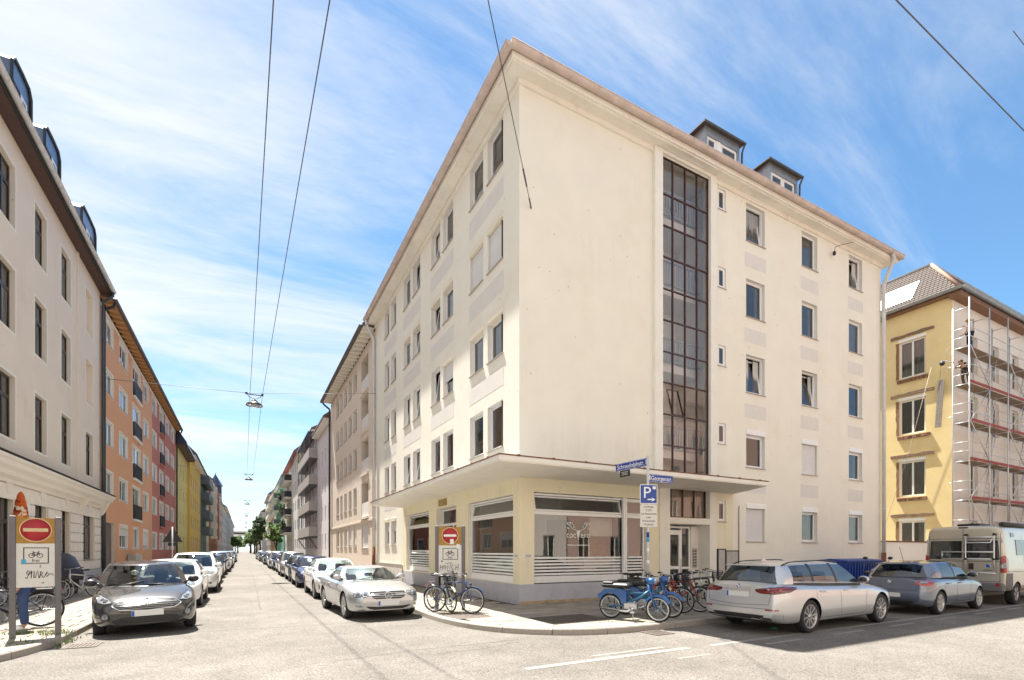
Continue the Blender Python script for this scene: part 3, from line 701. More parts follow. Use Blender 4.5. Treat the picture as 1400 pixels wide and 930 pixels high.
# kerb lines, walked with the pavement on the left hand
def arc(pts, n=6):
    """Catmull-Rom through the points"""
    P = [Vector((*p, 0)) for p in pts]; o = []
    for i in range(len(P)-1):
        a, b, c, d = P[max(i-1, 0)], P[i], P[i+1], P[min(i+2, len(P)-1)]
        for k in range(n):
            t = k/n; o.append(.5*((2*b)+(c-a)*t+(2*a-5*b+4*c-d)*t*t+(3*b-a-3*c+d)*t**3))
    o.append(P[-1]); return [(p.x, p.y) for p in o]
KR = [(4.08, 420)]+[(4.08, 15.0)]+arc([(4.08, 13.4), (4.07, 11.4), (4.33, 9.9), (4.95, 8.85), (5.85, 8.2), (6.9, 7.95), (8.2, 7.95), (10.2, 8.06)], 5)[0:]+[(14, 8.1), (90, 8.1)]
KL = [(-60, 7.9), (-8, 7.9)]+arc([(-6.0, 8.0), (-4.6, 8.6), (-3.6, 9.75), (-3.05, 11.1), (-2.95, 12.8), (-2.98, 15)], 5)+[(-3.0, 420)]
def inset(line, d):
    o = []
    for i, p in enumerate(line):
        a = Vector((*line[max(i-1, 0)], 0)); b = Vector((*line[min(i+1, len(line)-1)], 0)); t = (b-a).normalized(); n = Vector((-t.y, t.x, 0)); o.append((p[0]+n.x*d, p[1]+n.y*d))
    return o
def pavement(name, line, rest):
    sheetp = inset(line, .1)+rest; mb = MB(); mb.prism(sheetp, -.05, .098); o = mb.build(name, simple(name+'_bed', (.07, .06, .048), .95, var=.25, scale=9, bump=.4)); o['kind'] = 'structure'; return o
pr = pavement('pavement', KR, [(90, 13.2), (6.0+1.3, 13.2), (7.3, 420)])
pl = pavement('pavement', KL, [(-7.2, 420), (-7.2, 12.8), (-60, 12.8)])
granite = simple('granite_kerb', (.33, .295, .255), .8, var=.22, scale=30, bump=.5, bscale=60, dirt=(.22, .18, .15), dirtscale=3, dirtamt=.4)
def kerb(line, sgn, parent, near):
    """stones about a metre long along the line, each its own piece near the camera"""
    P = [Vector((*p, 0)) for p in line]; cum = [0]
    for a, b in zip(P, P[1:]): cum.append(cum[-1]+(b-a).length)
    def at(s):
        s = min(max(s, 0), cum[-1]-1e-4)
        for i in range(len(P)-1):
            if cum[i+1] >= s: return P[i]+(P[i+1]-P[i])*((s-cum[i])/(cum[i+1]-cum[i]))
    far = MB(); s = 0; k = 0; R = random.Random(2)
    while s < cum[-1]-.2:
        L = 1.0+R.uniform(-.1, .15); m = at(s+L/2)
        a, b = at(s+.006), at(min(s+L, cum[-1])-.006)
        dist = m.length
        if dist > 140: s += L; continue
        segs = 4 if dist < 18 else 1; dz = R.uniform(-.003, .004)
        pts = [a.lerp(b, 0)]+[at(s+.006+(L-.012)*i/segs) for i in range(1, segs)]+[b]
        vs = []; nn = len(pts)
        for i, p in enumerate(pts):
            d = (pts[min(i+1, nn-1)]-pts[max(i-1, 0)]).normalized(); n = Vector((-d.y, d.x, 0))*sgn
            for (w, z) in ((-.004, -.02), (-.0, .105+dz), (.018, .128+dz), (.15, .128+dz), (.15, .0)): q = p+n*w; vs.append((q.x, q.y, z))
        fs = []
        for i in range(nn-1):
            for j in range(4): fs.append((i*5+j, (i+1)*5+j, (i+1)*5+j+1, i*5+j+1))
        fs += [tuple(range(4, -1, -1)), tuple(range((nn-1)*5, nn*5))]
        if dist < near: MB().add(vs, fs).build('kerb_stone', granite, parent)
        else: far.add(vs, fs)
        s += L
    if far.f: far.build('kerb_stone', granite, parent)['kind'] = 'stuff'
kerb(KR, 1, pr, 34); kerb(KL, 1, pl, 34)
# paving slabs: the ones nearest to the camera are single pieces, the rest one part
def slabmat():
    m = simple('paving_slab', (.315, .28, .23), .9, var=.16, scale=7, bump=.35, bscale=70, dirt=(.20, .17, .135), dirtscale=1.3, dirtamt=.6)
    t = m.node_tree; b = t.nodes['Principled BSDF']; src = b.inputs['Base Color'].links[0].from_socket
    oi = t.nodes.new('ShaderNodeObjectInfo'); at_ = t.nodes.new('ShaderNodeMapRange'); at_.inputs[3].default_value = .80; at_.inputs[4].default_value = 1.12; t.links.new(oi.outputs['Random'], at_.inputs[0])
    mx = t.nodes.new('ShaderNodeMixRGB'); mx.blend_type = 'MULTIPLY'; mx.inputs[0].default_value = 1; t.links.new(src, mx.inputs[1]); t.links.new(at_.outputs[0], mx.inputs[2]); t.links.new(mx.outputs[0], b.inputs['Base Color']); return m
slab = slabmat()
def inpoly(x, y, P):
    c = False
    for i in range(len(P)):
        (x1, y1), (x2, y2) = P[i], P[i-1]
        if (y1 > y) != (y2 > y) and x < (x2-x1)*(y-y1)/(y2-y1)+x1: c = not c
    return c
VENT = (5.86, 7.42, 9.02, 10.12); PLATE = (4.28, 5.25, 10.65, 11.5)
def pave(parent, poly, line, x0, x1, y0, y1, limit, w=.60, h=.40, rot=0):
    kl = []; R = random.Random(4)
    nx = int((x1-x0)/w); ny = int((y1-y0)/h)
    for j in range(ny):
        for i in range(-1, nx+1):
            a = x0+i*w+(w/2 if j % 2 else 0); b = y0+j*h
            cs = [(a, b), (a+w, b), (a+w, b+h), (a, b+h)]
            if rot: cs = [(y-y0+x0, x-x0+y0) for x, y in cs]
            if not any(inpoly(x, y, poly) for x, y in cs): continue
            clip = not all(inpoly(x, y, poly) for x, y in cs)
            if clip and not (min(hypot(cs[0][0]-q[0], cs[0][1]-q[1]) for q in line) < 1.3 and cs[0][1] < 32): continue
            xs = [p[0] for p in cs]; ys = [p[1] for p in cs]
            V = next((V for V in (VENT, PLATE) if max(xs) > V[0]-.01 and min(xs) < V[1]+.01 and max(ys) > V[2]-.01 and min(ys) < V[3]+.01), None)
            if V:       # slabs cut round the iron plates
                if clip: continue
                xa, xb, ya, yb = min(xs), max(xs), min(ys), max(ys); g = .008
                for (p, q, r, s_) in ((xa, min(xb, V[0]), ya, yb), (max(xa, V[1]), xb, ya, yb), (max(xa, V[0]), min(xb, V[1]), ya, min(yb, V[2])), (max(xa, V[0]), min(xb, V[1]), max(ya, V[3]), yb)):
                    if q-p > .04 and s_-r > .04: MB().cbox(p+g, q-g, r+g, s_-g, .06, .122, .005).build('paving_slab', slab, parent)
                continue
            kl.append((hypot((xs[0]+xs[2])/2, (ys[0]+ys[2])/2), min(xs), max(xs), min(ys), max(ys), clip))
    kl.sort(); far = MB()
    me = None
    for k, (d, xa, xb, ya, yb, clip) in enumerate(kl):
        if d > 120: continue
        g = .016
        if clip:
            P = [(xa+g, ya+g), (xb-g, ya+g), (xb-g, yb-g), (xa+g, yb-g)]
            for (p, q) in zip(line, line[1:]):
                if min(hypot(p[0]-xa, p[1]-ya), hypot(q[0]-xa, q[1]-ya)) > 1.8: continue
                sd = lambda r: (q[0]-p[0])*(r[1]-p[1])-(q[1]-p[1])*(r[0]-p[0])
                o = []
                for a, b in zip(P, P[1:]+P[:1]):
                    if sd(a) >= 0: o.append(a)
                    if (sd(a) >= 0) != (sd(b) >= 0): t = sd(a)/(sd(a)-sd(b)); o.append((a[0]+(b[0]-a[0])*t, a[1]+(b[1]-a[1])*t))
                P = o
                if len(P) < 3: break
            if len(P) >= 3: MB().prism(P, .05, .122).build('paving_slab', slab, parent)
            continue
        if k < limit:
            key = ('slab', round(xb-xa, 2))
            me = cached(key, lambda: MB().cbox(g, xb-xa-g, g, yb-ya-g, -.05, 0, .005).mesh('paving_slab', [slab]))
            link('paving_slab', me, parent, T(xa, ya, .122+R.uniform(-.004, .005)) @ RX(R.uniform(-.004, .004)) @ RY(R.uniform(-.003, .003)))
        else: far.box(xa+g, xb-g, ya+g, yb-g, .05, .122+R.uniform(-.002, .002))
    if far.f: far.build('paving_slab', slab, parent)['kind'] = 'stuff'
pave(pr, inset(KR, .155)+[(90, 12.76), (7.1, 12.76), (7.1, 420)], inset(KR, .155), 3.9, 30, 7.9, 60, 280)
pave(pl, inset(KL, .155)+[(-6.98, 420), (-6.98, 12.7), (-60, 12.7)], inset(KL, .155), -11, -2.9, 7.8, 60, 220)
# iron grating and cover plate let into the pavement
iron = simple('cast_iron', (.16, .135, .12), .6, .4, var=.3, scale=14, dirt=(.16, .10, .06), dirtscale=4)
mb = MB(); x0, x1, y0, y1 = VENT; rim2 = .04
mb.box(x0, x1, y0, y0+rim2, .05, .126); mb.box(x0, x1, y1-rim2, y1, .05, .126); mb.box(x0, x0+rim2, y0+rim2, y1-rim2, .05, .126); mb.box(x1-rim2, x1, y0+rim2, y1-rim2, .05, .126)
n_ = 46
for i in range(n_): x = x0+rim2+(x1-x0-2*rim2)*(i+.5)/n_; mb.box(x-.008, x+.008, y0+rim2, y1-rim2, .07, .122)
for i in range(1, 16): y = y0+(y1-y0)*i/16; mb.box(x0+rim2, x1-rim2, y-.007, y+.007, .075, .1205)
mb.box(x0+.01, x1-.01, y0+.01, y1-.01, .06, .069); tag(mb.build('ventilation_grating', iron), 'rectangular brown iron ventilation grating set in the pavement at the shop corner', 'grating')
mb = MB(); x0, x1, y0, y1 = PLATE; mb.cbox(x0, x1, y0, y1, .06, .124, .006)
for i in range(12):
    for j in range(10): mb.box(x0+.05+i*.075, x0+.085+i*.075, y0+.04+j*.08, y0+.06+j*.08, .124, .128)
tag(mb.build('cover_plate', iron), 'dark iron cover plate in the pavement under the bicycles by the right hand board', 'cover plate')
def drain(x, y, label, rz=0):
    mb = MB(); rim(mb, -.25, .25, -.25, .25, 0, .012, .04)
    mb2 = MB()
    for p, f, m, s_ in zip([0], [0], [0], [0]): pass
    B = T(x, y, .002) @ RZ(rz)
    m3 = MB(); m3.box(-.25, .25, -.25, -.21, 0, .012).box(-.25, .25, .21, .25, 0, .012).box(-.25, -.21, -.21, .21, 0, .012).box(.21, .25, -.21, .21, 0, .012).box(-.21, .21, -.21, .21, 0, .003, 1)
    for i in range(7): m3.box(-.2+i*.06, -.165+i*.06, -.21, .21, .003, .011)
    tag(m3.build('drain_grate', [iron, darkgap], None, B), label, 'drain')
drain(-2.55, 11.45, 'iron gutter drain beside the kerb in front of the dark grey hatchback'); drain(7.5, 7.62, 'iron gutter drain beside the kerb in front of the blue moped')
# painted markings
def mark(name, x0, x1, y0, y1, z=.004): return sheet('road_marking', [(x0, y0), (x1, y0), (x1, y1), (x0, y1)], z, paint)
mark('a', 3.55, 6.85, 6.12, 6.26); mark('a', 4.95, 6.5, 6.40, 6.48); mark('a', 6.0, 6.75, 5.62, 5.68); mark('a', 2.0, 3.0, 5.70, 5.76)
mark('a', 8.02, 8.14, 6.3, 7.5); mark('a', 7.35, 24.5, 6.10, 6.22)
x = 8.35
while x < 48: mark('a', x, x+1.1, 5.72+.008*(x-8), 5.82+.008*(x-8)); x += 2.2
mark('a', 14.5, 14.6, 6.3, 7.9); mark('a', 20.2, 20.3, 6.3, 7.9)
# repaired strips and tar joints in the carriageway
def ribbon(name, pts, w, z, mat, seed=1, wob=.03):
    R = random.Random(seed); q = arc(pts, 8); vs = []
    for i, (x, y) in enumerate(q):
        a = Vector((*q[max(i-1, 0)], 0)); b = Vector((*q[min(i+1, len(q)-1)], 0)); d = (b-a).normalized(); n = Vector((-d.y, d.x, 0)); o = R.uniform(-wob, wob); ww = w*R.uniform(.6, 1.3)
        vs += [(x+n.x*(o+ww/2), y+n.y*(o+ww/2), z), (x+n.x*(o-ww/2), y+n.y*(o-ww/2), z)]
    mb = MB(); mb.add(vs, [(2*i, 2*i+1, 2*i+3, 2*i+2) for i in range(len(q)-1)]); o = mb.build(name, mat); o['kind'] = 'structure'; return o
ribbon('asphalt_patch', [(-1.3, 21.6), (-.3, 21.2), (.8, 21.5), (1.9, 21.0), (2.9, 20.6)], .55, .003, asph2, 3, .12); ribbon('asphalt_patch', [(1.3, 25.5), (2.1, 25.3)], .35, .003, asph2, 5, .05)
for i, p in enumerate([[(1.2, 8.0), (2.5, 8.25), (4.6, 8.3)], [(2.6, 7.8), (3.6, 7.85), (4.5, 8.1)], [(-2.6, 12.0), (-1.0, 12.3), (1.6, 12.1), (3.8, 12.4)], [(.4, 16), (.5, 30), (.45, 60), (.5, 120)], [(-.5, 20.5), (.9, 17.8), (2.2, 17.2), (3.5, 17.6)], [(-2.2, 26), (-.2, 26.3), (1.8, 26.1)], [(-.9, 13.5), (1.2, 14.4), (2.0, 14.2)], [(8.5, 7.0), (9.6, 7.1), (12, 6.9)]]):
    ribbon('tar_joint', p, .03, .002, tar, i+11, .035)
# tufts of grass and weeds in the joints
wm = simple('weed_green', (.13, .17, .035), .8, var=.4, scale=9)
mb = MB(); R = random.Random(9)
for (cx, cy, rx, ry, n, hh, z) in [(-3.5, 12.75, .5, .10, 90, .07, .12), (-3.15, 12.35, .25, .2, 120, .09, .12), (-2.86, 12.1, .08, .6, 90, .07, .0), (-3.8, 12.75, .3, .1, 60, .06, .12), (-3.3, 11.5, .3, .3, 40, .05, .12), (4.9, 12.3, .4, .2, 30, .05, .12), (8.5, 8.7, 1.2, .15, 90, .05, .12)]:
    for _ in range(n):
        x = cx+R.gauss(0, rx*.6); y = cy+R.gauss(0, ry*.6); a = R.uniform(0, 2*pi); l = hh*R.uniform(.5, 1.4); lx, ly = cos(a)*l*.6, sin(a)*l*.6; w = .008
        mb.add([(x-w*sin(a), y+w*cos(a), z), (x+w*sin(a), y-w*cos(a), z), (x+lx, y+ly, z+l)], [(0, 1, 2)])
tag(mb.build('weeds', wm), None, None, None, 'stuff')
# ---------------------------------------------------------------- the other houses
wood = simple('dark_window_wood', (.035, .028, .022), .4, var=.2)
brownwood = simple('brown_soffit_wood', (.075, .036, .028), .6, var=.25, scale=5)
oldp = simple('beige_grey_plaster', (.76, .675, .575), .9, var=.05, scale=1.0, bump=.35, bscale=40, dirt=(.60, .52, .43), dirtscale=.5, dirtamt=.35, streak=((.50, .42, .34), .3), detail=7)
stucco = simple('white_stucco', (.80, .75, .68), .85, var=.06, scale=2, bump=.25, bscale=40, dirt=(.58, .50, .42), dirtscale=1.0, dirtamt=.3)
tilesm = simple('brown_roof_tiles', (.17, .11, .09), .8, var=.3, scale=5, bump=.4, bscale=14)
slate = simple('blue_glazed_tiles', (.035, .05, .10), .25, var=.4, scale=9, bump=.5, bscale=9)
railm = simple('black_balcony_rail', (.022, .022, .026), .5)
def gable_roof(parent, side, y0, y1, ze, over, run, rise, mat, th=.18, soff=None, name='roof'):
    """roof slope rising away from the street; the eaves stand 'over' in front of the wall plane"""
    s = -1 if side == 'L' else 1; xw = (-7 if side == 'L' else 7.1)
    xe = xw-s*over; xr = xw+s*run
    mb = MB(); zt = ze+rise
    mb.add([(xe, y0, ze), (xe, y1, ze), (xr, y1, zt), (xr, y0, zt), (xr+s*run, y0, ze), (xr+s*run, y1, ze), (xe, y0, ze-th), (xe, y1, ze-th), (xw, y0, ze-th), (xw, y1, ze-th)],
           [(0, 1, 2, 3), (3, 2, 5, 4), (0, 6, 7, 1), (6, 8, 9, 7), (0, 3, 4, 8, 6), (1, 7, 9, 5, 2)])
    return mb.build(name, mat, parent)
class House:
    def __init__(s, name, label, cat, side, y0, y1, H, mat, holes, rev=None, x=None, depth=.18, group=None, z0=.1):
        s.side = side; s.x = x if x is not None else (-7.0 if side == 'L' else 7.1); s.y0, s.y1, s.H = y0, y1, H
        s.r = thing(name, label, cat, (s.x, y0, 0), group)
        s.F = Fac(s.r, s.x, y0, 90) if side == 'L' else Fac(s.r, s.x, y1, -90)
        s.hs = [(*s.uu(h[0], h[1]), *h[2:]) for h in holes]
        s.F.wall(y1-y0, z0, H, s.hs, mat, rev, depth)
        sg = -1 if side == 'L' else 1
        mb = MB(); xb = s.x+sg*11
        mb.quad((s.x, y0, z0), (xb, y0, z0), (xb, y0, H), (s.x, y0, H)); mb.quad((s.x, y1, z0), (xb, y1, z0), (xb, y1, H), (s.x, y1, H)); mb.quad((xb, y0, z0), (xb, y1, z0), (xb, y1, H), (xb, y0, H)); mb.quad((s.x+sg*.3, y0, H-.05), (xb, y0, H-.05), (xb, y1, H-.05), (s.x+sg*.3, y1, H-.05))
        mb.build('side_wall', mat, s.r)
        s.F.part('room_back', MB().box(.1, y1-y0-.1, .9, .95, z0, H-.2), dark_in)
    def uu(s, a, b): return (a-s.y0, b-s.y0) if s.side == 'L' else (s.y1-b, s.y1-a)
    def win(s, a, b, z0, z1, **k):
        u = s.uu(a, b); return window(s.F, u[0], u[1], z0, z1, **k)
    def frames(s, mat, b=.10, out=.02, sel=None):
        for h in s.hs:
            if sel and not sel(h): continue
            mb = MB(); rim(mb, h[0]-b, h[1]+b, h[2]-b, h[3]+b, -out, .0, b); s.F.part('window_surround', mb, mat)
def uy(a): return a+7.0-0
# --- old house on the left: beige plaster above a rusticated white ground floor
ocols = [(14.6, 15.9), (18.6, 19.9), (22.05, 23.35), (25.2, 26.47), (28.3, 29.62), (32.07, 33.42)]
orows = [(5.52, 7.70), (9.2, 11.38), (12.8, 14.95)]
oh = [(a, b, z0, z1, .34) for a, b in ocols for z0, z1 in orows]
gcols = [(14.5, 15.9), (18.6, 19.9), (22.05, 23.2), (25.15, 26.45), (28.25, 29.4), (31.55, 33.5)]
oh += [(a, b, 1.25 if i not in (2,) else .2, 3.63, .34) for i, (a, b) in enumerate(gcols)]
oh = [(*h[:4], .2) for h in oh]
O = House('old_house', 'beige old house with dark windows in white painted frames and rusticated white ground floor', 'apartment house', 'L', 12.7, 34.96, 15.92, oldp, oh, oldp)
O.frames(whitem, .09, .015, lambda h: h[2] > 5)
for i, (a, b) in enumerate(ocols):
    for j, (z0, z1) in enumerate(orows):
        if i == 5 and j > 0: 
            O.win(a, b, z0, z1, d=.19, n=1, fm=oldp, sill=False, gl=oldp); continue
        O.win(a, b, z0, z1, d=.14, n=2, transom=1.45, fm=wood, sill=False, curt=(2.3 if (i, j) == (3, 1) else (1 if i == 2 else None)))
for i, (a, b) in enumerate(gcols):
    z0 = 1.25 if i != 2 else .2
    O.win(a, b, z0, 3.63, d=.14, n=2, transom=1.7 if i != 2 else 2.5, fm=wood, sillout=.1, sill=(i != 2))
mb = MB(); mb.box(30.62-12.7, 34.96-12.7, -.05, .0-.001, 4.72, 15.9); 
for (a, b) in (ocols[5],): pass
# the last bay stands slightly proud: a narrow step beside it
O.F.part('bay_edge', MB().box(30.55-12.7, 30.75-12.7, -.06, -.001, 4.74, 15.9), oldp)
mb = MB(); L = 34.96-12.7
mb.prism([(-.62, 4.70), (-.62, 4.60), (-.52, 4.55), (-.50, 4.42), (-.32, 4.32), (-.28, 4.18), (-.10, 4.10), (-.08, 3.98), (0, 3.98), (0, 4.74)], 0, L+.35)
YZX = Matrix(((0, 0, 1, 0), (1, 0, 0, 0), (0, 1, 0, 0), (0, 0, 0, 1)))
O.F.part('cornice', mb, stucco, None, YZX); mb = MB(); mb.box(0, L+.37, -.66, .02, 4.742, 4.765); O.F.part('cornice_flashing', mb, railm)
# ashlar blocks of the ground floor, each a piece of its own
cuts = sorted([0]+[x for a, b in gcols for x in (a-12.7-.09, b-12.7+.09)]+[L])
R = random.Random(6)
courses = [.75, 1.22, 1.66, 2.10, 2.54, 2.98, 3.42, 3.97]
for j in range(len(courses)-1):
    z0, z1 = courses[j], courses[j+1]; edges = []
    for k in range(len(cuts)-1):
        a, b = cuts[k], cuts[k+1]; opening = any(abs(a-(g[0]-12.7-.09)) < .01 for g in gcols)
        if opening and z0 < 3.4 and not (z1 <= 1.23 and abs(a-(22.05-12.79)) > .1): continue
        n = max(1, round((b-a)/1.15)); off = (j % 2)*.5
        xs = [a]+[a+(b-a)*(i+off)/n for i in range(1 if not off else 0, n) if a < a+(b-a)*(i+off)/n < b]+[b]
        for p, q in zip(xs, xs[1:]):
            if q-p < .06: continue
            def mk(p=p, q=q, z0=z0, z1=z1): return MB().cbox(0, q-p, 0, .06, 0, z1-z0-.03, .018).mesh('ashlar_block', [stucco])
            link('ashlar_block', cached(('ash', round(q-p, 2), round(z1-z0, 2)), mk), O.r, O.F.M @ T(p+.012, -.058, z0+.012))
mb = MB(); mb.box(0, 22.03-12.7, -.09, 0, .1, .74); mb.box(23.22-12.7, L, -.09, 0, .1, .74); O.F.part('base_course', mb, plinthp)
for (za, zb, a, b) in [(3.64, 3.98, g[0]-.12, g[1]+.12) for g in gcols]:
    c = (a+b)/2-12.7; O.F.part('keystone', MB().prism([(c-.16, za), (c+.16, za), (c+.24, zb), (c-.24, zb)], -.10, -.059, 0, Matrix(((1, 0, 0, 0), (0, 0, 1, 0), (0, 1, 0, 0), (0, 0, 0, 1)))), stucco)
for yy in (30.75, 34.6): O.F.part('bracket', MB().prism([(-.45, 4.30), (-.06, 4.30), (-.06, 3.6), (-.16, 3.66)], yy-12.7, yy-12.7+.28, 0, YZX), stucco)
# eaves, gutter, roof, dormers
mb = MB(); mb.box(-7.02, -6.5, 12.5, 35.0, 15.93, 16.0); mb.build('eaves_soffit', brownwood, O.r)
MB().box(-6.53, -6.49, 12.5, 35.0, 15.88, 16.1).build('eaves_board', darkgap, O.r)
gutter((-6.40, 35.0, 16.12), (-6.40, 12.5, 16.12), .10, O.r, pipegrey)
gable_roof(O.r, 'L', 12.5, 35.0, 16.15, .5, 5.5, 4.2, tilesm, .12)
bluez = simple('blue_grey_sheet', (.13, .17, .24), .3, .7, var=.25, scale=3)
for (a, b) in ((19.3, 20.9), (22.5, 24.2), (25.6, 27.4), (30.6, 33.1)):
    mb = MB(); xf = -6.85; zt = 18.35
    prof = [(a, 16.3), (b, 16.3), (b, zt-.28), (b-.22, zt-.03), ((a+b)/2, zt), (a+.22, zt-.03), (a, zt-.28)]
    mb.add([(xf, y, z) for y, z in prof]+[(xf-4, y, z) for y, z in prof], [tuple(range(7))]+[(i, (i+1) % 7, 7+(i+1) % 7, 7+i) for i in range(7)])
    dm = mb.build('dormer', bluez, O.r)
    MB().tube([(xf+.03, y, z) for y, z in prof[1:]+prof[:1]], .05, 5).build('dormer_edge', blackm, dm)
    f = Fac(dm, xf+.03, a, 90); k = 2 if b-a < 2 else 3; w = (b-a-.5)/k
    for i in range(k): window(f, .25+i*w, .25+(i+1)*w-.05, 16.6, 17.6, .02, sill=False, name='dormer_window', fm=maroon if i % 2 == 0 else white)
downpipe([(-6.40, 34.8, 16.05), (-6.42, 34.85, 15.85), (-6.86, 34.88, 15.4), (-6.86, 34.88, 14.8), (-6.86, 34.88, .1)], .07, O.r, simple('dark_blue_pipe', (.06, .08, .10), .5, .3))
O.F.part('house_number_plate', MB().cbox(24.2-12.7, 24.45-12.7, -.085, -.06, 3.0, 3.45, .005), white)
# --- orange and red houses under one eave line
ow_ = simple('orange_plaster', (.70, .37, .20), .9, var=.05, scale=1.5, bump=.3, bscale=40); rw_ = simple('red_plaster', (.50, .17, .125), .9, var=.05, scale=1.5, bump=.3, bscale=40)
rows4 = [(4.94, 6.34), (7.88, 9.28), (10.88, 12.2), (13.78, 15.15)]
def balcony_front(H, a, b, z, h=1.0):
    u = H.uu(a, b); mb = MB(); mb.box(u[0], u[1], -.16, -.02, z-.16, z-.02); H.F.part('balcony_ledge', mb, whitem if H is OR else rw_)
    mb = MB(); mb.box(u[0], u[1], -.16, -.12, z+h-.05, z+h); mb.box(u[0], u[0]+.04, -.12, 0, z, z+h); mb.box(u[1]-.04, u[1], -.12, 0, z, z+h); mb.box(u[0], u[1], -.155, -.125, z, z+.05); mb.box(u[0]+.02, u[1]-.02, -.145, -.135, z+.1, z+h-.1)
    n = int((b-a)/.12)
    for i in range(n): x = u[0]+(b-a)*(i+.5)/n; mb.box(x-.012, x+.012, -.152, -.128, z+.05, z+h-.05)
    H.F.part('balcony_railing', mb, railm)
oc = [(35.95, 38.0), (39.75, 42.25), (44.05, 46.9), (48.25, 50.65)]
h_ = [(a, b, z0 if i != 2 else z0-.95, z1) for i, (a, b) in enumerate(oc) for z0, z1 in rows4]+[(oc[1][0], oc[1][1], 1.85, 3.35), (44.2, 46.3, 1.85, 3.35), (48.2, 50.4, 1.85, 3.35), (35.7, 38.3, .15, 3.35)]
OR = House('orange_house', 'orange plastered house with white windows and black balcony rails beside the beige old house', 'apartment house', 'L', 34.97, 52.5, 15.5, ow_, h_, whitem)
OR.frames(whitem, .08, .012, lambda h: h[2] > 1)
for i, (a, b) in enumerate(oc):
    for z0, z1 in rows4: OR.win(a, b, z0 if i != 2 else z0-.95, z1, n=2, d=.10, curt=2.1 if (i+int(z0)) % 3 == 0 else None, sill=(i != 2))
    if i == 2:
        for z0, z1 in rows4: balcony_front(OR, a, b, z0-.95)
for (a, b, sh) in ((oc[1][0], oc[1][1], .35), (44.2, 46.3, 0), (48.2, 50.4, .8)): OR.win(a, b, 1.85, 3.35, n=2, d=.10, box=sh > 0, shut=sh)
OR.F.part('entrance_door', MB().box(36.6-34.97, 38.2-34.97, .12, .17, .16, 3.3), simple('dark_red_door', (.10, .04, .035), .4)); OR.win(35.72, 36.55, .2, 3.3, d=.1)
rc = [(52.6, 55.1), (56.75, 59.3), (60.85, 63.5), (65.0, 67.8)]
h_ = [(a, b, z0 if i != 1 else z0-.95, z1) for i, (a, b) in enumerate(rc) for z0, z1 in rows4]+[(a, b, 1.85, 3.3) for a, b in rc]
RD = House('red_house', 'brick red plastered house with white windows and black balcony rails next to the orange house', 'apartment house', 'L', 52.5, 69.3, 15.5, rw_, h_, whitem)
RD.frames(whitem, .08, .012)
for i, (a, b) in enumerate(rc):
    for z0, z1 in rows4: RD.win(a, b, z0 if i != 1 else z0-.95, z1, n=2, d=.10, sill=(i != 1))
    RD.win(a, b, 1.85, 3.3, n=2, d=.1)
    if i == 1:
        for z0, z1 in rows4: balcony_front(RD, a, b, z0-.95)
raf = simple('rafter_wood', (.55, .30, .13), .7, var=.2); lath = simple('eaves_board_wood', (.50, .28, .13), .7, var=.2)
for H in (OR, RD):
    mb = MB(); mb.box(-6.98, -6.47, H.y0, H.y1, 15.72, 15.76); mb.build('eaves_boarding', lath, H.r)
    n = int((H.y1-H.y0)/.8); me = MB().box(-6.99, -6.5, -.05, .05, 15.56, 15.718).mesh('rafter', [raf])
    for i in range(n): link('rafter', me, H.r, T(0, H.y0+(i+.5)*(H.y1-H.y0)/n, 0))
    gutter((-6.36, H.y1, 15.75), (-6.36, H.y0, 15.75), .10, H.r, simple('dark_gutter', (.10, .085, .08), .5, .3) if 'dark_gutter' not in MAT else MAT['dark_gutter'])
    gable_roof(H.r, 'L', H.y0, H.y1, 15.9, .5, 5.5, 4.1, tilesm, .13)
    MB().box(-7.05, -6.99, H.y0, H.y1, 15.3, 15.5).build('eaves_moulding', whitem, H.r)
downpipe([(-6.36, 35.2, 15.7), (-6.45, 35.2, 15.4), (-6.86, 35.15, 15.1), (-6.86, 35.15, 14.8), (-6.86, 35.15, .1)], .07, OR.r, blackm)
downpipe([(-6.36, 69.1, 15.7), (-6.45, 69.1, 15.4), (-6.86, 69.15, 15.1), (-6.86, 69.15, 14.8), (-6.86, 69.15, .1)], .08, RD.r, blackm)
# --- further houses: plainer, windows as separate frames with panes
fgl = glass
def far_house(name, label, side, y0, y1, H, col, ncol, rows, wr=.52, wh=1.5, x=None, roof=tilesm, over=.6, rise=4, run=5, eavec=None, grp=None, fm=None):
    m = simple('plaster_'+str(len(MAT)), col, .9, var=.06, scale=1.2, bump=.2); p = (y1-y0)/ncol
    hs = []
    for i in range(ncol):
        for z in rows: a = y0+p*(i+.5-wr/2); hs.append((a, a+p*wr, z, z+wh))
    h = House(name, label, 'apartment house', side, y0, y1, H, m, hs, None, x, .14, grp)
    for a in hs: h.win(*a[:4], n=2 if wr*p > 1.2 else 1, d=.1, detail=1, fm=fm, sill=False)
    sg = -1 if side == 'L' else 1
    mb = MB(); mb.box(h.x-sg*over, h.x, y0, y1, H-.02, H+.14); mb.build('eaves', eavec or whitem, h.r)
    s = gable_roof(h.r, side, y0, y1, H+.35, over+.12+(abs(h.x)-7.05)*(-1), run, rise, roof, .2)
    return h
def far_balcony(h, y0, y1, z, out=1.2, hh=1.05, m=None, slab_=None):
    sg = -1 if h.side == 'L' else 1; xa = h.x; xb = h.x-sg*out
    MB().box(min(xa, xb)+.002, max(xa, xb)-.002, y0, y1, z-.15, z).build('balcony_slab', slab_ or whitem, h.r)
    mb = MB(); mb.box(xb-.03, xb+.03, y0, y1, z+.002, z+hh); mb.box(min(xa, xb)+.03, max(xa, xb)-.03, y0, y0+.05, z+.002, z+hh); mb.box(min(xa, xb)+.03, max(xa, xb)-.03, y1-.05, y1, z+.002, z+hh)
    mb.build('balcony_front', m or railm, h.r)
R5 = [2.0, 4.95, 7.9, 10.85]
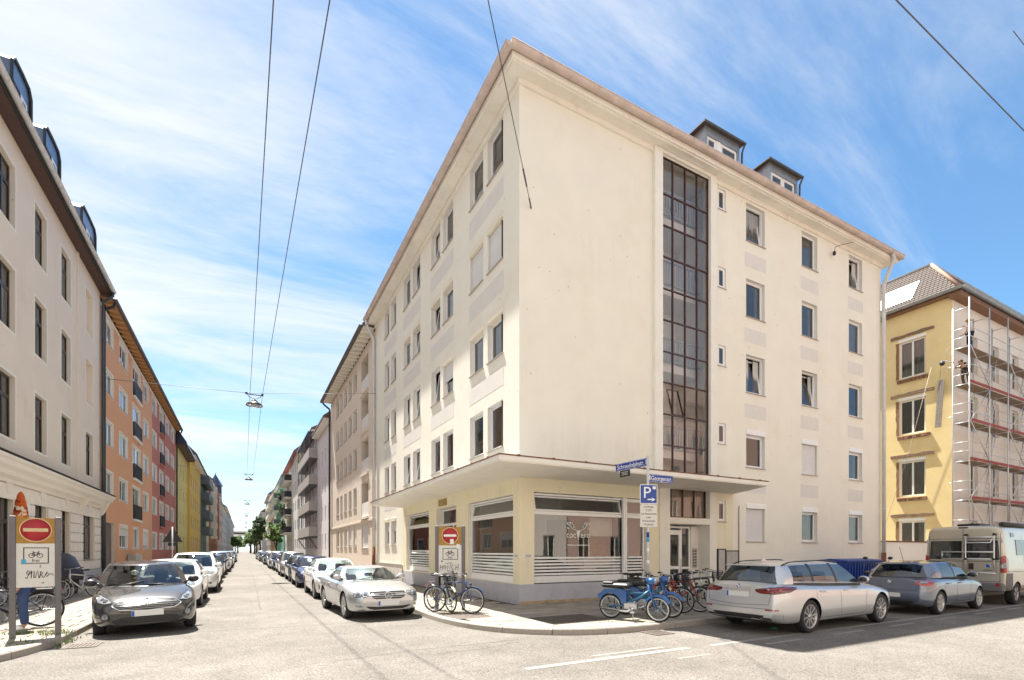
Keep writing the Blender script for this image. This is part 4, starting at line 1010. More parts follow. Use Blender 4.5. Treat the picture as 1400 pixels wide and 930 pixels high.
Y1_ = far_house('yellow_house', 'pale yellow house with steep blue glazed tile roof beyond the red house', 'L', 69.32, 82.6, 14.1, (.70, .58, .22), 4, R5+[12.2][:0], .3, roof=slate, over=.9, rise=6.5, run=3.0, eavec=brownwood)
Y2_ = far_house('yellow_house', 'deep yellow house with white eaves and flat front beyond the pale yellow one', 'L', 82.62, 101.5, 15.0, (.70, .46, .10), 5, [2.0, 4.95, 7.9, 10.9], .5, wh=1.7, x=-6.7, rise=5.5, run=4, over=.7)
SL_ = far_house('slate_grey_house', 'slate grey house with solid grey balconies standing out over the street', 'L', 101.55, 122.0, 16.0, (.16, .19, .20), 6, [2.0, 5.0, 8.0, 11.0, 13.6], .35, rise=2, run=5)
gb = simple('grey_balcony_panel', (.13, .145, .15), .6)
for z in (4.9, 7.9, 11.3, 14.2): far_balcony(SL_, 108, 121, z, 1.3, 1.3, gb, gb)
far_house('cream_house', 'narrow cream house between the grey balconies and the brown gabled house', 'L', 122.1, 131, 15.5, (.66, .50, .32), 3, [2, 5, 8, 11], .4)
BR_ = far_house('brown_gabled_house', 'red brown old house with bay windows and a pointed turret far down the left side', 'L', 131.1, 168, 17.5, (.30, .13, .075), 9, [2, 5, 8, 11, 14], .45, rise=5, x=-6.9)
for y in (136, 147, 158):
    sg = MB(); sg.box(-6.9, -5.7, y, y+4, 4.5, 16.8); sg.build('bay', MAT['beige_grey_plaster'] if y != 147 else MAT['red_plaster'], BR_.r)
    for z in (5.2, 8.2, 11.2, 14): MB().box(-5.698, -5.66, y+.6, y+3.4, z, z+1.7).build('bay_window', wood, BR_.r)
mb = MB(); mb.lathe([(0, 23.5), (.1, 22.8), (1.7, 19.9), (1.9, 19.6), (1.5, 19.6), (1.5, 15)], 8, 0, T(-7.0, 160, 0), False); mb.build('turret', slate, BR_.r)
far_house('grey_house', 'grey beige row house beyond the brown gabled house on the left', 'L', 168.1, 235, 17.0, (.42, .36, .31), 12, [2, 5, 8, 11, 14], .4)
far_house('grey_house', 'taller grey row house near the far left end of the street', 'L', 235.1, 310, 19.5, (.38, .38, .39), 12, [2, 5, 8, 11, 14], .4)
far_house('grey_house', 'last pale row house at the far left end of the street', 'L', 310.1, 430, 19.0, (.50, .47, .43), 14, [2, 5, 8, 11, 14], .4)
# --- right side, beyond the corner house
bp_ = simple('beige_pink_plaster', (.70, .60, .50), .9, var=.05, scale=1.0, bump=.35, bscale=40, dirt=(.5, .42, .34), dirtscale=.6, dirtamt=.3)
bc = [(36.7, 37.9), (38.65, 39.85), (40.6, 41.75), (42.5, 43.6), (44.25, 45.6)]
br = [(4.75, 6.25), (7.6, 9.1), (10.42, 11.92), (13.2, 14.7)]
hs = [(a, b, z0, z1) for a, b in bc for z0, z1 in br]+[(a, b, 2.0, 3.5) for a, b in bc]+[(32.85, 35.05, z, z+2.35, 1.1) for z in (3.95, 6.85, 9.7, 12.3)]+[(32.9, 35.0, 1.9, 3.45)]
BE = House('beige_house', 'beige rendered house with recessed loggias adjoining the cream corner house', 'apartment house', 'R', 30.98, 48.8, 15.25, bp_, hs, bp_)
for a, b in bc:
    for z0, z1 in br: BE.win(a, b, z0, z1, d=.12, n=1)
    BE.win(a, b, 2.0, 3.5, d=.12, n=1, shut=.9 if a < 40 else 0)
BE.win(32.9, 35.0, 1.9, 3.45, d=.12, shut=1)
for z in (3.95, 6.85, 9.7, 12.3):
    u = BE.uu(32.85, 35.05); BE.F.part('loggia_parapet', MB().box(u[0], u[1], .03, .08, z+.02, z+.98), greyp); BE.win(33.0, 34.9, z+.1, z+2.2, d=1.05, n=2, sill=False)
    BE.F.part('loggia_ledge', MB().box(u[0]-.05, u[1]+.05, -.12, -.001, z-.14, z), bp_)
BE.F.part('string_course', MB().box(0, 17.8, -.05, -.001, 3.62, 3.74), bp_)
mb = MB(); mb.box(6.4, 7.1, 31.0, 48.8, 15.4, 15.45); mb.build('eaves_boarding', soffit, BE.r)
me = MB().box(6.42, 7.09, -.07, .07, 15.22, 15.398).mesh('rafter', [soffit])
for i in range(24): link('rafter', me, BE.r, T(0, 31.4+i*.73, 0))
gutter((6.28, 48.8, 15.45), (6.28, 31.0, 15.45), .12, BE.r, MAT['dark_gutter']); gable_roof(BE.r, 'R', 31.0, 48.8, 15.6, .75, 6, 4.5, tilesm)
downpipe([(6.28, 48.5, 15.4), (6.5, 48.5, 15.1), (6.96, 48.6, 14.8), (6.96, 48.6, 14.6), (6.96, 48.6, .1)], .08, BE.r, blackm)
LI = far_house('lilac_grey_house', 'pale lilac grey house with narrow windows and tiled roof beyond the beige house', 'R', 48.85, 58.0, 13.9, (.68, .64, .65), 4, [1.9, 4.7, 7.5, 10.4], .28, rise=4.5)
GA = far_house('gallery_house', 'grey house with stacked steel framed balconies along its front', 'R', 58.05, 80.0, 14.8, (.58, .56, .57), 8, [2.0, 4.9, 7.8, 10.7, 13.2], .4, rise=3)
gal = simple('brown_gallery_panel', (.42, .38, .35), .7, var=.2)
for k, z in enumerate((3.3, 6.1, 9.0, 11.9)): far_balcony(GA, 58.4, 71, z, .85, 1.05, gal, MAT['dark_zinc'])
for y in (58.5, 62.6, 66.8, 70.9): MB().box(6.27, 6.35, y-.05, y+.05, 3.0, 14.6).build('gallery_post', MAT['dark_zinc'], GA.r); 
MB().box(6.1, 7.1, 58.2, 71.2, 14.6, 14.72).build('gallery_roof', slate, GA.r)
for y in (58.6, 70.8): MB().tube([(6.31, y, 3.1), (7.08, y, 1.9)], .06, 5).build('gallery_brace', MAT['dark_zinc'], GA.r)
RE = far_house('white_house', 'white house with red eaves and planted balconies on the right', 'R', 80.05, 108, 16.2, (.66, .64, .62), 8, [2, 5, 8, 11, 13.9], .4, eavec=simple('red_eaves', (.30, .06, .05), .6), rise=5)
for z in (4.8, 7.8, 10.8, 13.6): far_balcony(RE, 92, 104, z, 1.1, 1.0, railm)
lf = simple('balcony_leaves', (.07, .12, .03), .8, var=.5, scale=5)
def leafball(mb, c, r, n, s, R, flat=1.0):
    for _ in range(n):
        while True:
            d = Vector((R.uniform(-1, 1), R.uniform(-1, 1), R.uniform(-1, 1)))
            if d.length < 1: break
        p = Vector(c)+Vector((d.x*r[0], d.y*r[1], d.z*r[2])); a = Vector((R.gauss(0, 1), R.gauss(0, 1), R.gauss(0, 1)*flat)).normalized(); b = a.orthogonal().normalized(); l = s*R.uniform(.6, 1.4)
        mb.add([p-a*l, p+b*l*.45, p+a*l, p-b*l*.45], [(0, 1, 2, 3)])
R = random.Random(12)
for y, z in ((97, 9.2), (101, 12.0), (95, 6.2)):
    mb = MB(); leafball(mb, (5.9, y, z), (.5, 1.5, .9), 260, .22, R); mb.build('balcony_plant', lf, RE.r)
GN = far_house('green_house', 'turquoise green house with dark balconies far down the right side', 'R', 108.1, 142, 16.4, (.22, .50, .40), 9, [2, 5, 8, 11, 14], .4, rise=4)
for z in (4.8, 7.8, 10.8, 13.6): far_balcony(GN, 124, 140, z, 1.2, 1.0, gb)
OC = far_house('ochre_house', 'ochre house with white balconies near the far trees', 'R', 142.1, 172, 17.0, (.50, .38, .24), 8, [2, 5, 8, 11, 14], .4, rise=4)
for z in (4.8, 7.8, 10.8, 13.6): far_balcony(OC, 150, 170, z, 1.3, 1.0, whitem)
DK = far_house('brown_house', 'brown grey house with dark roof just before the far trees', 'R', 172.1, 205, 19, (.33, .29, .27), 8, [2, 5, 8, 11, 14], .4, rise=5, roof=slate)
far_house('grey_house', 'grey row house behind the trees at the far right end', 'R', 250, 430, 19, (.45, .43, .41), 16, [2, 5, 8, 11, 14], .4)
t = thing('bridge_building', 'pale flat building crossing the far end of the street above the trees', 'building', (0, 520, 0))
MB().box(-45, 45, 520, 532, 15.5, 20.0).build('wall', whitem, t); MB().box(-45, 45, 519.8, 520, 16.8, 18.4).build('window_band', dark_in, t); 
for x in (-40, -20, 20, 40): MB().box(x-1.5, x+1.5, 520.5, 531, 0, 15.49).build('pier', whitem, t)
# ---------------------------------------------------------------- yellow house being renovated, with its scaffold
yel = simple('old_yellow_plaster', (.78, .625, .32), .95, var=.1, scale=1.3, bump=.7, bscale=16, dirt=(.74, .64, .40), dirtscale=2.4, dirtamt=.6, detail=8)
wht = simple('fresh_white_plaster', (.76, .72, .65), .9, var=.04, scale=1, bump=.2)
brick = simple('rough_brick', (.27, .15, .095), .95, var=.45, scale=9, bump=.8, bscale=12)
plank = simple('rough_plank', (.22, .145, .10), .9, var=.35, scale=7, bump=.5, bscale=20)
XY, YY = 35.65, 13.1
YH = thing('yellow_house', 'yellow house under renovation with tiled mansard roof and scaffolded white front', 'apartment house', (XY, YY, 0))
HYE = 16.35
FY = Fac(YH, XY, 26.0, -90); FW = Fac(YH, XY, YY, 0)
yw = [(14.37, 15.73)]; yr = [(12.25, 14.5), (8.78, 10.9), (5.0, 7.15), (1.55, 3.5)]
hs = [(26-b, 26-a, z0, z1) for a, b in yw for z0, z1 in yr]
FY.wall(26-YY, .1, HYE, hs, yel, yel, .16)
for h in hs:
    window(FY, *h, d=.12, n=2, sill=False); z0, z1 = h[2], h[3]; R = random.Random(int(z0*10))
    FY.part('window_head', MB().box(h[0]-.02, h[1]+.02, -.03, .1, z1+.003, z1+.17), white)
    mb = MB(); n = 9; a, b = h[0]-.42, h[1]+.42
    pts = [(a+(b-a)*i/n, z1+.26+R.uniform(-.02, .02)) for i in range(n+1)]+[(a+(b-a)*i/n, z1+.42+R.uniform(-.03, .03)) for i in range(n, -1, -1)]
    mb.prism(pts, -.09, -.001, 0, Matrix(((1, 0, 0, 0), (0, 0, 1, 0), (0, 1, 0, 0), (0, 0, 0, 1)))); FY.part('lintel_plank', mb, plank)
    x = h[0]-.08
    while x < h[1]+.05:
        l = R.uniform(.16, .24)
        for j in range(2): FY.part('brick', MB().cbox(x+.012*j, x+l-.012, -.09-R.uniform(0, .05), .0, z0-.16-.11*j, z0-.065-.11*j, .012), brick)
        x += l
    mb = MB(); mb.prism([(h[0]-.16+R.uniform(-.03, .03), z0+(z1-z0)*i/8) for i in range(9)]+[(h[0]-.002, z0+(z1-z0)*i/8) for i in range(8, -1, -1)], -.012, .0-.001, 0, Matrix(((1, 0, 0, 0), (0, 0, 1, 0), (0, 1, 0, 0), (0, 0, 0, 1)))); FY.part('broken_plaster_edge', mb, brick)
fw = [(2.2, 3.3), (5.3, 6.4), (8.4, 9.5), (11.5, 12.6)]
hs = [(a, b, z0, z1) for a, b in fw for z0, z1 in yr]
FW.wall(24, .1, HYE, hs, wht, wht, .2)
for h in hs: window(FW, *h, d=.16, n=2, sill=False)
FY.part('room_back', MB().box(8, 12.5, .9, .95, .2, 16), dark_in); FW.part('room_back', MB().box(.95, 23.5, .96, 1.0, .2, 16), dark_in)
mb = MB(); mb.box(XY+24, XY+24.1, YY, 26, .1, HYE); mb.box(XY, XY+24, 26, 26.1, .1, HYE); mb.build('side_wall', yel, YH)
mb = MB(); mb.box(XY-.35, XY+24.3, YY-.5, YY+.02, HYE-.30, HYE-.02); mb.box(XY-.35, XY+.02, YY+.02, 26, HYE-.12, HYE-.02); mb.build('eaves_board', simple('brown_eaves_board', (.22, .12, .07), .8, var=.2), YH)
gutter((XY-.5, 26, HYE+.12), (XY-.5, YY-.62, HYE+.12), .13, YH, zinc); gutter((XY-.5, YY-.62, HYE+.12), (XY+24, YY-.62, HYE+.12), .13, YH, zinc)
mb = MB(); e = .4; zt = HYE+3.0; i_ = 2.2
mb.add([(XY-e, YY-.5, HYE+.05), (XY+24, YY-.5, HYE+.05), (XY+24, 26, HYE+.05), (XY-e, 26, HYE+.05), (XY-e+i_, YY-.5+i_, zt), (XY+22, YY-.5+i_, zt), (XY+22, 26, zt), (XY-e+i_, 26, zt), (XY+6, YY+6, zt+1.2), (XY+18, YY+6, zt+1.2), (XY+18, 26, zt+1.2), (XY+6, 26, zt+1.2)],
       [(0, 1, 5, 4), (3, 0, 4, 7), (1, 2, 6, 5), (4, 5, 9, 8), (7, 4, 8, 11), (8, 9, 10, 11)]); mb.build('roof', tilesm, YH)
# courses of tiles laid on the two slopes seen from the street
tm_ = simple('clay_tiles', (.115, .092, .08), .85, var=.4, scale=12, bump=.3)
P0 = Vector((XY-e, 0, HYE+.05)); D = Vector((i_, 0, zt-HYE-.05)); nrm = Vector((-D.z, 0, D.x)).normalized(); k = 17
mb = MB(); mb2 = MB()
for j in range(k):
    a = P0+D*(j/k)+nrm*.05; b = P0+D*((j+1)/k)+nrm*.015
    ys = YY-.45+i_*j/k; y = ys+(.11 if j % 2 else 0)
    while y < 21:
        mb.add([(a.x, y+.01, a.z), (a.x, y+.21, a.z), (b.x, y+.21, b.z), (b.x, y+.01, b.z), (a.x, y+.01, a.z-.05), (a.x, y+.21, a.z-.05)], [(1, 0, 3, 2), (4, 0, 1, 5)]); y += .22
    a = Vector((0, YY-.5, HYE+.05))+Vector((0, i_, D.z))*(j/k)+Vector((0, -D.z, i_)).normalized()*.05; b = Vector((0, YY-.5, HYE+.05))+Vector((0, i_, D.z))*((j+1)/k)+Vector((0, -D.z, i_)).normalized()*.015
    x = XY-e+i_*j/k+(.11 if j % 2 else 0)
    while x < 47:
        mb.add([(x+.01, a.y, a.z), (x+.21, a.y, a.z), (x+.21, b.y, b.z), (x+.01, b.y, b.z), (x+.01, a.y, a.z-.05), (x+.21, a.y, a.z-.05)], [(0, 1, 2, 3), (4, 5, 1, 0)]); x += .22
mb.build('roof_tile', tm_, YH)['kind'] = 'stuff'
pts = [(XY-e-.02, YY-.52, HYE+.1), (XY-e+i_, YY-.5+i_, zt+.06)]
MB().tube(pts, .1, 8).build('hip_ridge', simple('ridge_tiles', (.30, .19, .14), .8, var=.3), YH)
MB().tube([(XY-e+i_, YY-.5+i_, zt+.06), (XY+22, YY-.5+i_, zt+.06)], .1, 8).tube([(XY-e+i_, YY-.5+i_, zt+.06), (XY-e+i_, 26, zt+.06)], .1, 8).build('roof_edge', zinc, YH)
q = lambda t, y: tuple(P0+D*t+nrm*.09+Vector((0, y, 0)))
MB().add([q(.2, 15.1), q(.2, 16.9), q(.62, 16.9), q(.62, 15.1)], [(1, 0, 3, 2)]).add([q(.18, 15.05), q(.18, 16.95), q(.64, 16.95), q(.64, 15.05)], [(1, 0, 3, 2)], 1, False, T(0, 0, -.02)).build('roof_window', [simple('roof_window_blind', (.75, .75, .74), .4), zinc], YH)
# low wall between the two houses
t = thing('garden_wall', 'pale rendered wall closing the gap between cream house and yellow house', 'wall', (27.3, 13.6, 0))
MB().box(27.3, 35.6, 13.5, 13.75, .1, 2.15).build('wall', whitem, t); MB().box(27.28, 35.62, 13.45, 13.8, 2.152, 2.22).build('coping', rust, t)
# scaffold
SCF = thing('scaffold', 'steel scaffold with wooden decks and red toe boards in front of the yellow house', 'scaffold', (XY, 12.5, 0))
galv = simple('galvanised_tube', (.60, .61, .62), .4, .7, var=.15); deckw = simple('deck_planks', (.26, .19, .13), .9, var=.3, scale=4); redb = simple('red_toe_board', (.30, .055, .04), .75, var=.25, scale=5)
yi, yo = 12.84, 12.12; BX = [35.0+2.6*i for i in range(6)]; LV = [2.4, 4.55, 6.7, 8.85, 10.95, 13.0]; ZT = 15.6
for x in BX:
    for y in (yi, yo):
        MB().tube([(x, y, .1), (x, y, ZT if y == yo else ZT-.35)], .036, 8).build('standard', galv, SCF); MB().cbox(x-.08, x+.08, y-.08, y+.08, .1, .13, .005).build('base_plate', galv, SCF)
    for z in LV+[ZT-.45]: MB().tube([(x, yi, z-.06), (x, yo, z-.06)], .025, 6).build('transom', galv, SCF)
for i in range(5):
    a, b = BX[i], BX[i+1]
    for li, z in enumerate(LV):
        for w in range(2):
            y0 = yo+.05+.32*w; MB().box(a+.04, b-.04, y0, y0+.30, z-.045, z).build('deck', deckw, SCF)
        for hh in (.5, 1.0): MB().tube([(a, yo-.03, z+hh), (b, yo-.03, z+hh)], .02, 6).build('guard_rail', galv, SCF)
        if li < 5: MB().box(a+.04, b-.04, yo-.03, yo, z+.01, z+.16).build('toe_board', redb, SCF)
    for li in range(5):
        if i != 1: 
            p = (a if li % 2 else b, b if li % 2 else a); MB().tube([(p[0], yo-.05, LV[li]), (p[1], yo-.05, LV[li+1])], .022, 6).build('diagonal_brace', galv, SCF)
    if i in (1, 3):
        for li in range(5):
            za, zb = LV[li], LV[li+1]; x0 = a+.5; x1 = a+1.4; ld = MB()
            for dy in (.12, .46): ld.tube([(x0, yo+dy, za), (x1, yo+dy, zb)], .02, 6)
            for s_ in range(1, 8): t_ = s_/8; ld.tube([(x0+(x1-x0)*t_, yo+.12, za+(zb-za)*t_), (x0+(x1-x0)*t_, yo+.46, za+(zb-za)*t_)], .014, 5)
            ld.build('ladder', galv, SCF)
for z in LV:
    for hh in (.5, 1.0): MB().tube([(BX[0]-.02, yi, z+hh), (BX[0]-.02, yo, z+hh)], .02, 6).build('end_guard_rail', galv, SCF)
for z in (5.5, 9.2, 12.0): MB().tube([(BX[0], yi, z), (BX[0]+.05, 13.1, z+.02)], .02, 6).build('wall_tie', galv, SCF)
# stacked planks hanging by a rope on the yellow wall
t = thing('plank_bundle', 'bundle of grey planks hanging upright on a rope against the yellow wall', 'planks', (35.4, 13.6, 9))
for i in range(3): MB().box(-.05+.0, .0, -.16+.1*i, -.07+.1*i, -1.35, 1.35).build('plank', simple('weathered_plank', (.30, .27, .24), .9, var=.25) if i == 0 else MAT['weathered_plank'], t, T(35.45, 13.62, 10.2) @ RX(.06))
MB().tube([(35.4, 13.6, 11.5), (35.35, 13.5, 12.6), (35.0, 13.0, 13.2)], .012, 5).build('rope', MAT['sill_sheet'], t)
tag(MB().tube([(35.3, 13.95, 12.4), (35.35, 15.2, 7.2), (35.4, 16.4, 3.2)], .009, 5).build('hoist_rope', MAT['sill_sheet']), 'pale rope slanting down across the yellow wall in front of its windows', 'rope')
# houses on the other side of the cross street, behind the camera: they light the shaded front and show in its windows
def opp(name, label, x0, x1, H, mat, y=-9.0):
    h = thing(name, label, 'apartment house', (x0, y, 0)); F = Fac(h, x1, y, 180); hs = []
    n = int((x1-x0)/3.2)
    for i in range(n):
        u = (x1-x0)*(i+.5)/n
        for z in (1.3, 4.8, 8.0, 11.2): hs.append((u-.6, u+.6, z if z > 2 else .9, z+1.7))
    F.wall(x1-x0, 0, H, hs, mat, whitem, .16)
    for q in hs: window(F, *q, d=.12, n=2, sill=False, detail=1)
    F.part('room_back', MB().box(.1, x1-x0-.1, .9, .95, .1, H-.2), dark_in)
    MB().box(x0, x1, y-.1, y+.6, H, H+.25).build('eaves', brownwood, h); MB().add([(x0, y+.6, H+.25), (x1, y+.6, H+.25), (x1, y-6, H+5), (x0, y-6, H+5)], [(0, 1, 2, 3)]).build('roof', tilesm, h)
    return h
opp('pink_house', 'pink rendered house across the street behind the viewpoint', -4.0, 24, 15.0, simple('pink_plaster', (.72, .63, .55), .9, var=.05)); opp('red_brown_house', 'red brown house across the street right of the pink one', 24.1, 52, 15.5, simple('red_brown_plaster', (.55, .36, .29), .9, var=.06))
opp('grey_corner_house', 'grey house on the far corner left of the pink one', -40, -16, 16.0, oldp)
sheet('pavement', [(-4, -6), (60, -6), (60, -9), (-4, -9)], .1, MAT['paving_slab'])
# ---------------------------------------------------------------- cars
def paint_mat(name, col, metal_=.55, rough=.25):
    return simple(name, col, rough, metal_, var=.015, scale=300, coat=1.0, spec=.5)
carglass = glassmat('car_glass', 1.6, (.50, .55, .53), 0, 0, .05)
chrome = simple('chrome', (.72, .72, .72), .12, 1.0)
alloy = simple('alloy_wheel', (.46, .46, .47), .3, .9, var=.05)
darkalloy = simple('dark_alloy', (.12, .12, .13), .35, .8)
lampglass = simple('lamp_glass', (.24, .26, .29), .05, 0, var=.7, scale=26, coat=1)
lampdark = simple('lamp_dark', (.10, .105, .11), .08, .4, var=.5, scale=25, coat=1)
redlamp = simple('red_lamp', (.32, .012, .012), .1, 0, var=.3, scale=30, coat=1)
redlampd = simple('dark_red_lamp', (.10, .008, .008), .08, 0, var=.3, scale=30, coat=1)
orangelamp = simple('orange_lamp', (.55, .16, .02), .15, coat=1)
seatm = simple('seat_cloth', (.05, .048, .045), .9, var=.2)
platem = simple('number_plate_blank', (.66, .66, .64), .4, var=.05, scale=30); plateblue = simple('plate_blue_band', (.02, .10, .45), .4)
trimb = simple('gloss_black_trim', (.012, .012, .014), .15, coat=.5)
def lerp_tab(tab, x):
    if x <= tab[0][0]: return tab[0][1]
    for (a, va), (b, vb) in zip(tab, tab[1:]):
        if x <= b:
            t = (x-a)/(b-a) if b > a else 0; return va+(vb-va)*t
    return tab[-1][1]
def evaluated(o):
    dg = bpy.context.evaluated_depsgraph_get(); dg.update()
    return bpy.data.meshes.new_from_object(o.evaluated_get(dg))
class Car:
    def __init__(s, name, label, paint, sp, near=True, group=None):
        s.sp = sp; s.paint = paint; s.near = near
        s.r = thing(name, label, sp.get('cat', 'car'), (0, 0, 0), group)
        s.W2 = sp['W']/2; s.lf = sp['wb']/2+sp['fo']; s.lr = sp['L']-s.lf
        s.lower(); s.cabin(); s.bvh(); s.wheels()
    def lower(s):
        sp = s.sp; lf, lr, W2 = s.lf, s.lr, s.W2
        xs = sorted({round(-lr+e, 3) for e in (0, .012, .05, .13, .3, .55)} | {round(lf-e, 3) for e in (0, .012, .05, .13, .3, .55)} | {round(x, 3) for x, _ in sp['top'] if -lr < x < lf} | {round(-lr+.55+(lf+lr-1.1)*i/8, 3) for i in range(9)})
        q = [xs[0]]
        for x in xs[1:]:
            if x-q[-1] > .06 or x > lf-.15 or x < -lr+.15: q.append(x)
        xs = q; nf, nr = sp.get('nose', .74), sp.get('tail', .80)
        def plan(x):
            def e(d, n): return n+(1-n)*(1-(1-min(d/.75, 1))**2.4)
            return min(e(lf-x, nf), e(x+lr, nr))
        rings = []
        for x in xs:
            hw = W2*plan(x); zt = lerp_tab(sp['top'], x); zb = lerp_tab(sp.get('bot', [(-lr, .30), (-lr+.35, .2), (lf-.3, .19), (lf, .24)]), x)
            zsh = zt-sp.get('shd', .10); cr = sp.get('crown', .045)
            f = 1.0
            ring = [(0, zb), (.74*hw, zb), (.92*hw, zb+.015), (.975*hw, zb+.09), (hw, zb+.42*(zsh-zb)), (1.003*hw, zb+.80*(zsh-zb)), (.985*hw, zsh), (.965*hw, zsh+.25*(zt-zsh)), (.87*hw, zt), (.55*hw, zt+cr*.7), (0, zt+cr)]
            lean = sp.get('leanf', .12) if x > 0 else -sp.get('leanr', .10)
            wgt = max(0, 1-(lf-x)/.5) if x > 0 else max(0, 1-(x+lr)/.5)
            rings.append([(x-(1 if x > 0 else -1)*wgt*(abs(lean)*max(0, z-.45)+.22*max(0, .42-z)), y, z) for y, z in ring])
        k = len(rings[0]); vs = []; fs = []
        for rg in rings: vs += rg+[(x, -y, z) for x, y, z in rg[1:-1]]
        m = 2*k-2
        def idx(i, j): j %= (2*k-2); return i*m+(j if j < k else k+(2*k-2-j)-1)
        for i in range(len(rings)-1):
            for j in range(m): fs.append((idx(i, j), idx(i, j+1), idx(i+1, j+1), idx(i+1, j)))
        for i, rev in ((0, True), (len(rings)-1, False)):
            for j in range(k-1):
                f = (idx(i, j), idx(i, j+1), idx(i, m-j-1), idx(i, m-j)) if j > 0 else (idx(i, 0), idx(i, 1), idx(i, m-1))
                if j == k-2: f = (idx(i, j), idx(i, k-1), idx(i, m-j))
                fs.append(f if rev else f[::-1])
        me = bpy.data.meshes.new('body'); me.from_pydata(vs, [], fs); me.materials.append(s.paint); me.materials.append(blackm)
        bm = bmesh.new(); bm.from_mesh(me); bmesh.ops.recalc_face_normals(bm, faces=bm.faces); bm.to_mesh(me); bm.free()
        o = bpy.data.objects.new('body', me); COL.objects.link(o)
        md = o.modifiers.new('s', 'SUBSURF'); md.levels = md.render_levels = 2 if s.near else 1
        cut = MB(); r = sp['r']+.045
        for x in (sp['wb']/2, -sp['wb']/2):
            for sg in (1, -1):
                y0, y1 = sorted((sg*(W2-.30), sg*(W2+.2)))
                n = 40 if s.near else 20; pr = [(x+r*cos(2*pi*i/n), sp['r']+r*sin(2*pi*i/n)) for i in range(n)]
                cut.prism(pr, -y1, -y0, 1, RX(pi/2))
        cm = bpy.data.meshes.new('cut'); cm.from_pydata(cut.v, [], cut.f); cm.materials.append(s.paint); cm.materials.append(blackm)
        for p in cm.polygons: p.material_index = 1
        co = bpy.data.objects.new('cut', cm); COL.objects.link(co)
        md = o.modifiers.new('b', 'BOOLEAN'); md.operation = 'DIFFERENCE'; md.object = co; md.solver = 'EXACT'
        try: md.material_mode = 'INDEX'
        except Exception: pass
        me2 = evaluated(o); bpy.data.objects.remove(o); bpy.data.objects.remove(co)
        sm = [True]*len(me2.polygons)
        for i, p in enumerate(me2.polygons): sm[i] = p.material_index == 0
        me2.polygons.foreach_set('use_smooth', sm)
        try: me2.set_sharp_from_angle(angle=radians(42))
        except Exception: pass
        me2.name = 'body'; s.body = link('body', me2, s.r)
    def cabin(s):
        sp = s.sp; c = sp['cab']; W2 = s.W2
        # break points: (label, bottom x, bottom y, top x, top y, subdivisions)
        bp = c['pts']; rows = [0, .06, .2, .4, .6, .8, .94, 1]
        half = []
        for i in range(len(bp)-1):
            (lb, bx, by, tx, ty, n), (_, bx2, by2, tx2, ty2, _) = bp[i], bp[i+1]
            for k in range(n): t = k/n; half.append((lb, bx+(bx2-bx)*t, by+(by2-by)*t, tx+(tx2-tx)*t, ty+(ty2-ty)*t))
        l = bp[-1]; half.append(('end', l[1], l[2], l[3], l[4]))
        def bow(lab, x, y, yc, amt): return x+amt*(1-(y/yc)**2) if yc else x
        ws = c.get('bow', .10); rwb = c.get('rbow', .07); yc1 = bp[1][2]; yc1t = bp[1][4]; ycr = bp[-2][2]; ycrt = bp[-2][4]
        P = []
        for (lb, bx, by, tx, ty) in half:
            if lb == 'ws': bx = bow(lb, bx, by, yc1, ws); tx = bow(lb, tx, ty, yc1t, ws*.7)
            if lb in ('rw', 'end'): bx = bow(lb, bx, by, ycr, -rwb); tx = bow(lb, tx, ty, ycrt, -rwb*.7)
            zb = lerp_tab(sp['top'], bx)-.02+ (sp.get('crown', .045)*(1-(by/W2)**2)); zt = lerp_tab(c['roof'], tx)+.045*(1-(ty/max(bp[2][4], .01))**2)*1.0 if abs(ty) < bp[2][4] else lerp_tab(c['roof'], tx)
            col = []
            for t in rows:
                bul = .05*sin(pi*t*.9+.1)-.005; fx = 0; fy = 0
                if lb in ('ws',): fx = bul*.7
                elif lb in ('rw', 'end'): fx = -bul*.7
                else: fy = bul*(1 if by else 0)
                col.append((bx+(tx-bx)*t+fx, by+(ty-by)*t+fy, zb+(zt-zb)*t))
            P.append((lb, col))
        allv = {'roof': MB()}; R = len(rows)
        glassl = ('ws', 'side', 'rside', 'quarter', 'rw')
        def seg(mb, cols, r0, r1, mi=0):
            vs = []; fs = []; n = r1-r0+1
            for col in cols: vs += col[r0:r1+1]
            for i in range(len(cols)-1):
                for j in range(n-1): fs.append((i*n+j, (i+1)*n+j, (i+1)*n+j+1, i*n+j+1))
            a, b, c_ = (Vector(vs[k]) for k in fs[len(fs)//2][:3]); nn = (b-a).cross(c_-a); mid_ = sum((Vector(v) for v in vs), Vector())/len(vs)
            if nn.dot(Vector((mid_.x*.5, mid_.y*2, 0))) < 0: fs = [f[::-1] for f in fs]
            mb.add(vs, fs, mi, True)
        roof = MB(); i = 0; panels = []
        while i < len(P)-1:
            j = i
            while j < len(P)-1 and P[j][0] == P[i][0]: j += 1
            panels.append((P[i][0], [P[k][1] for k in range(i, j+1)])); i = j
        def mir(cols): return [[(x, -y, z) for x, y, z in col] for col in cols]
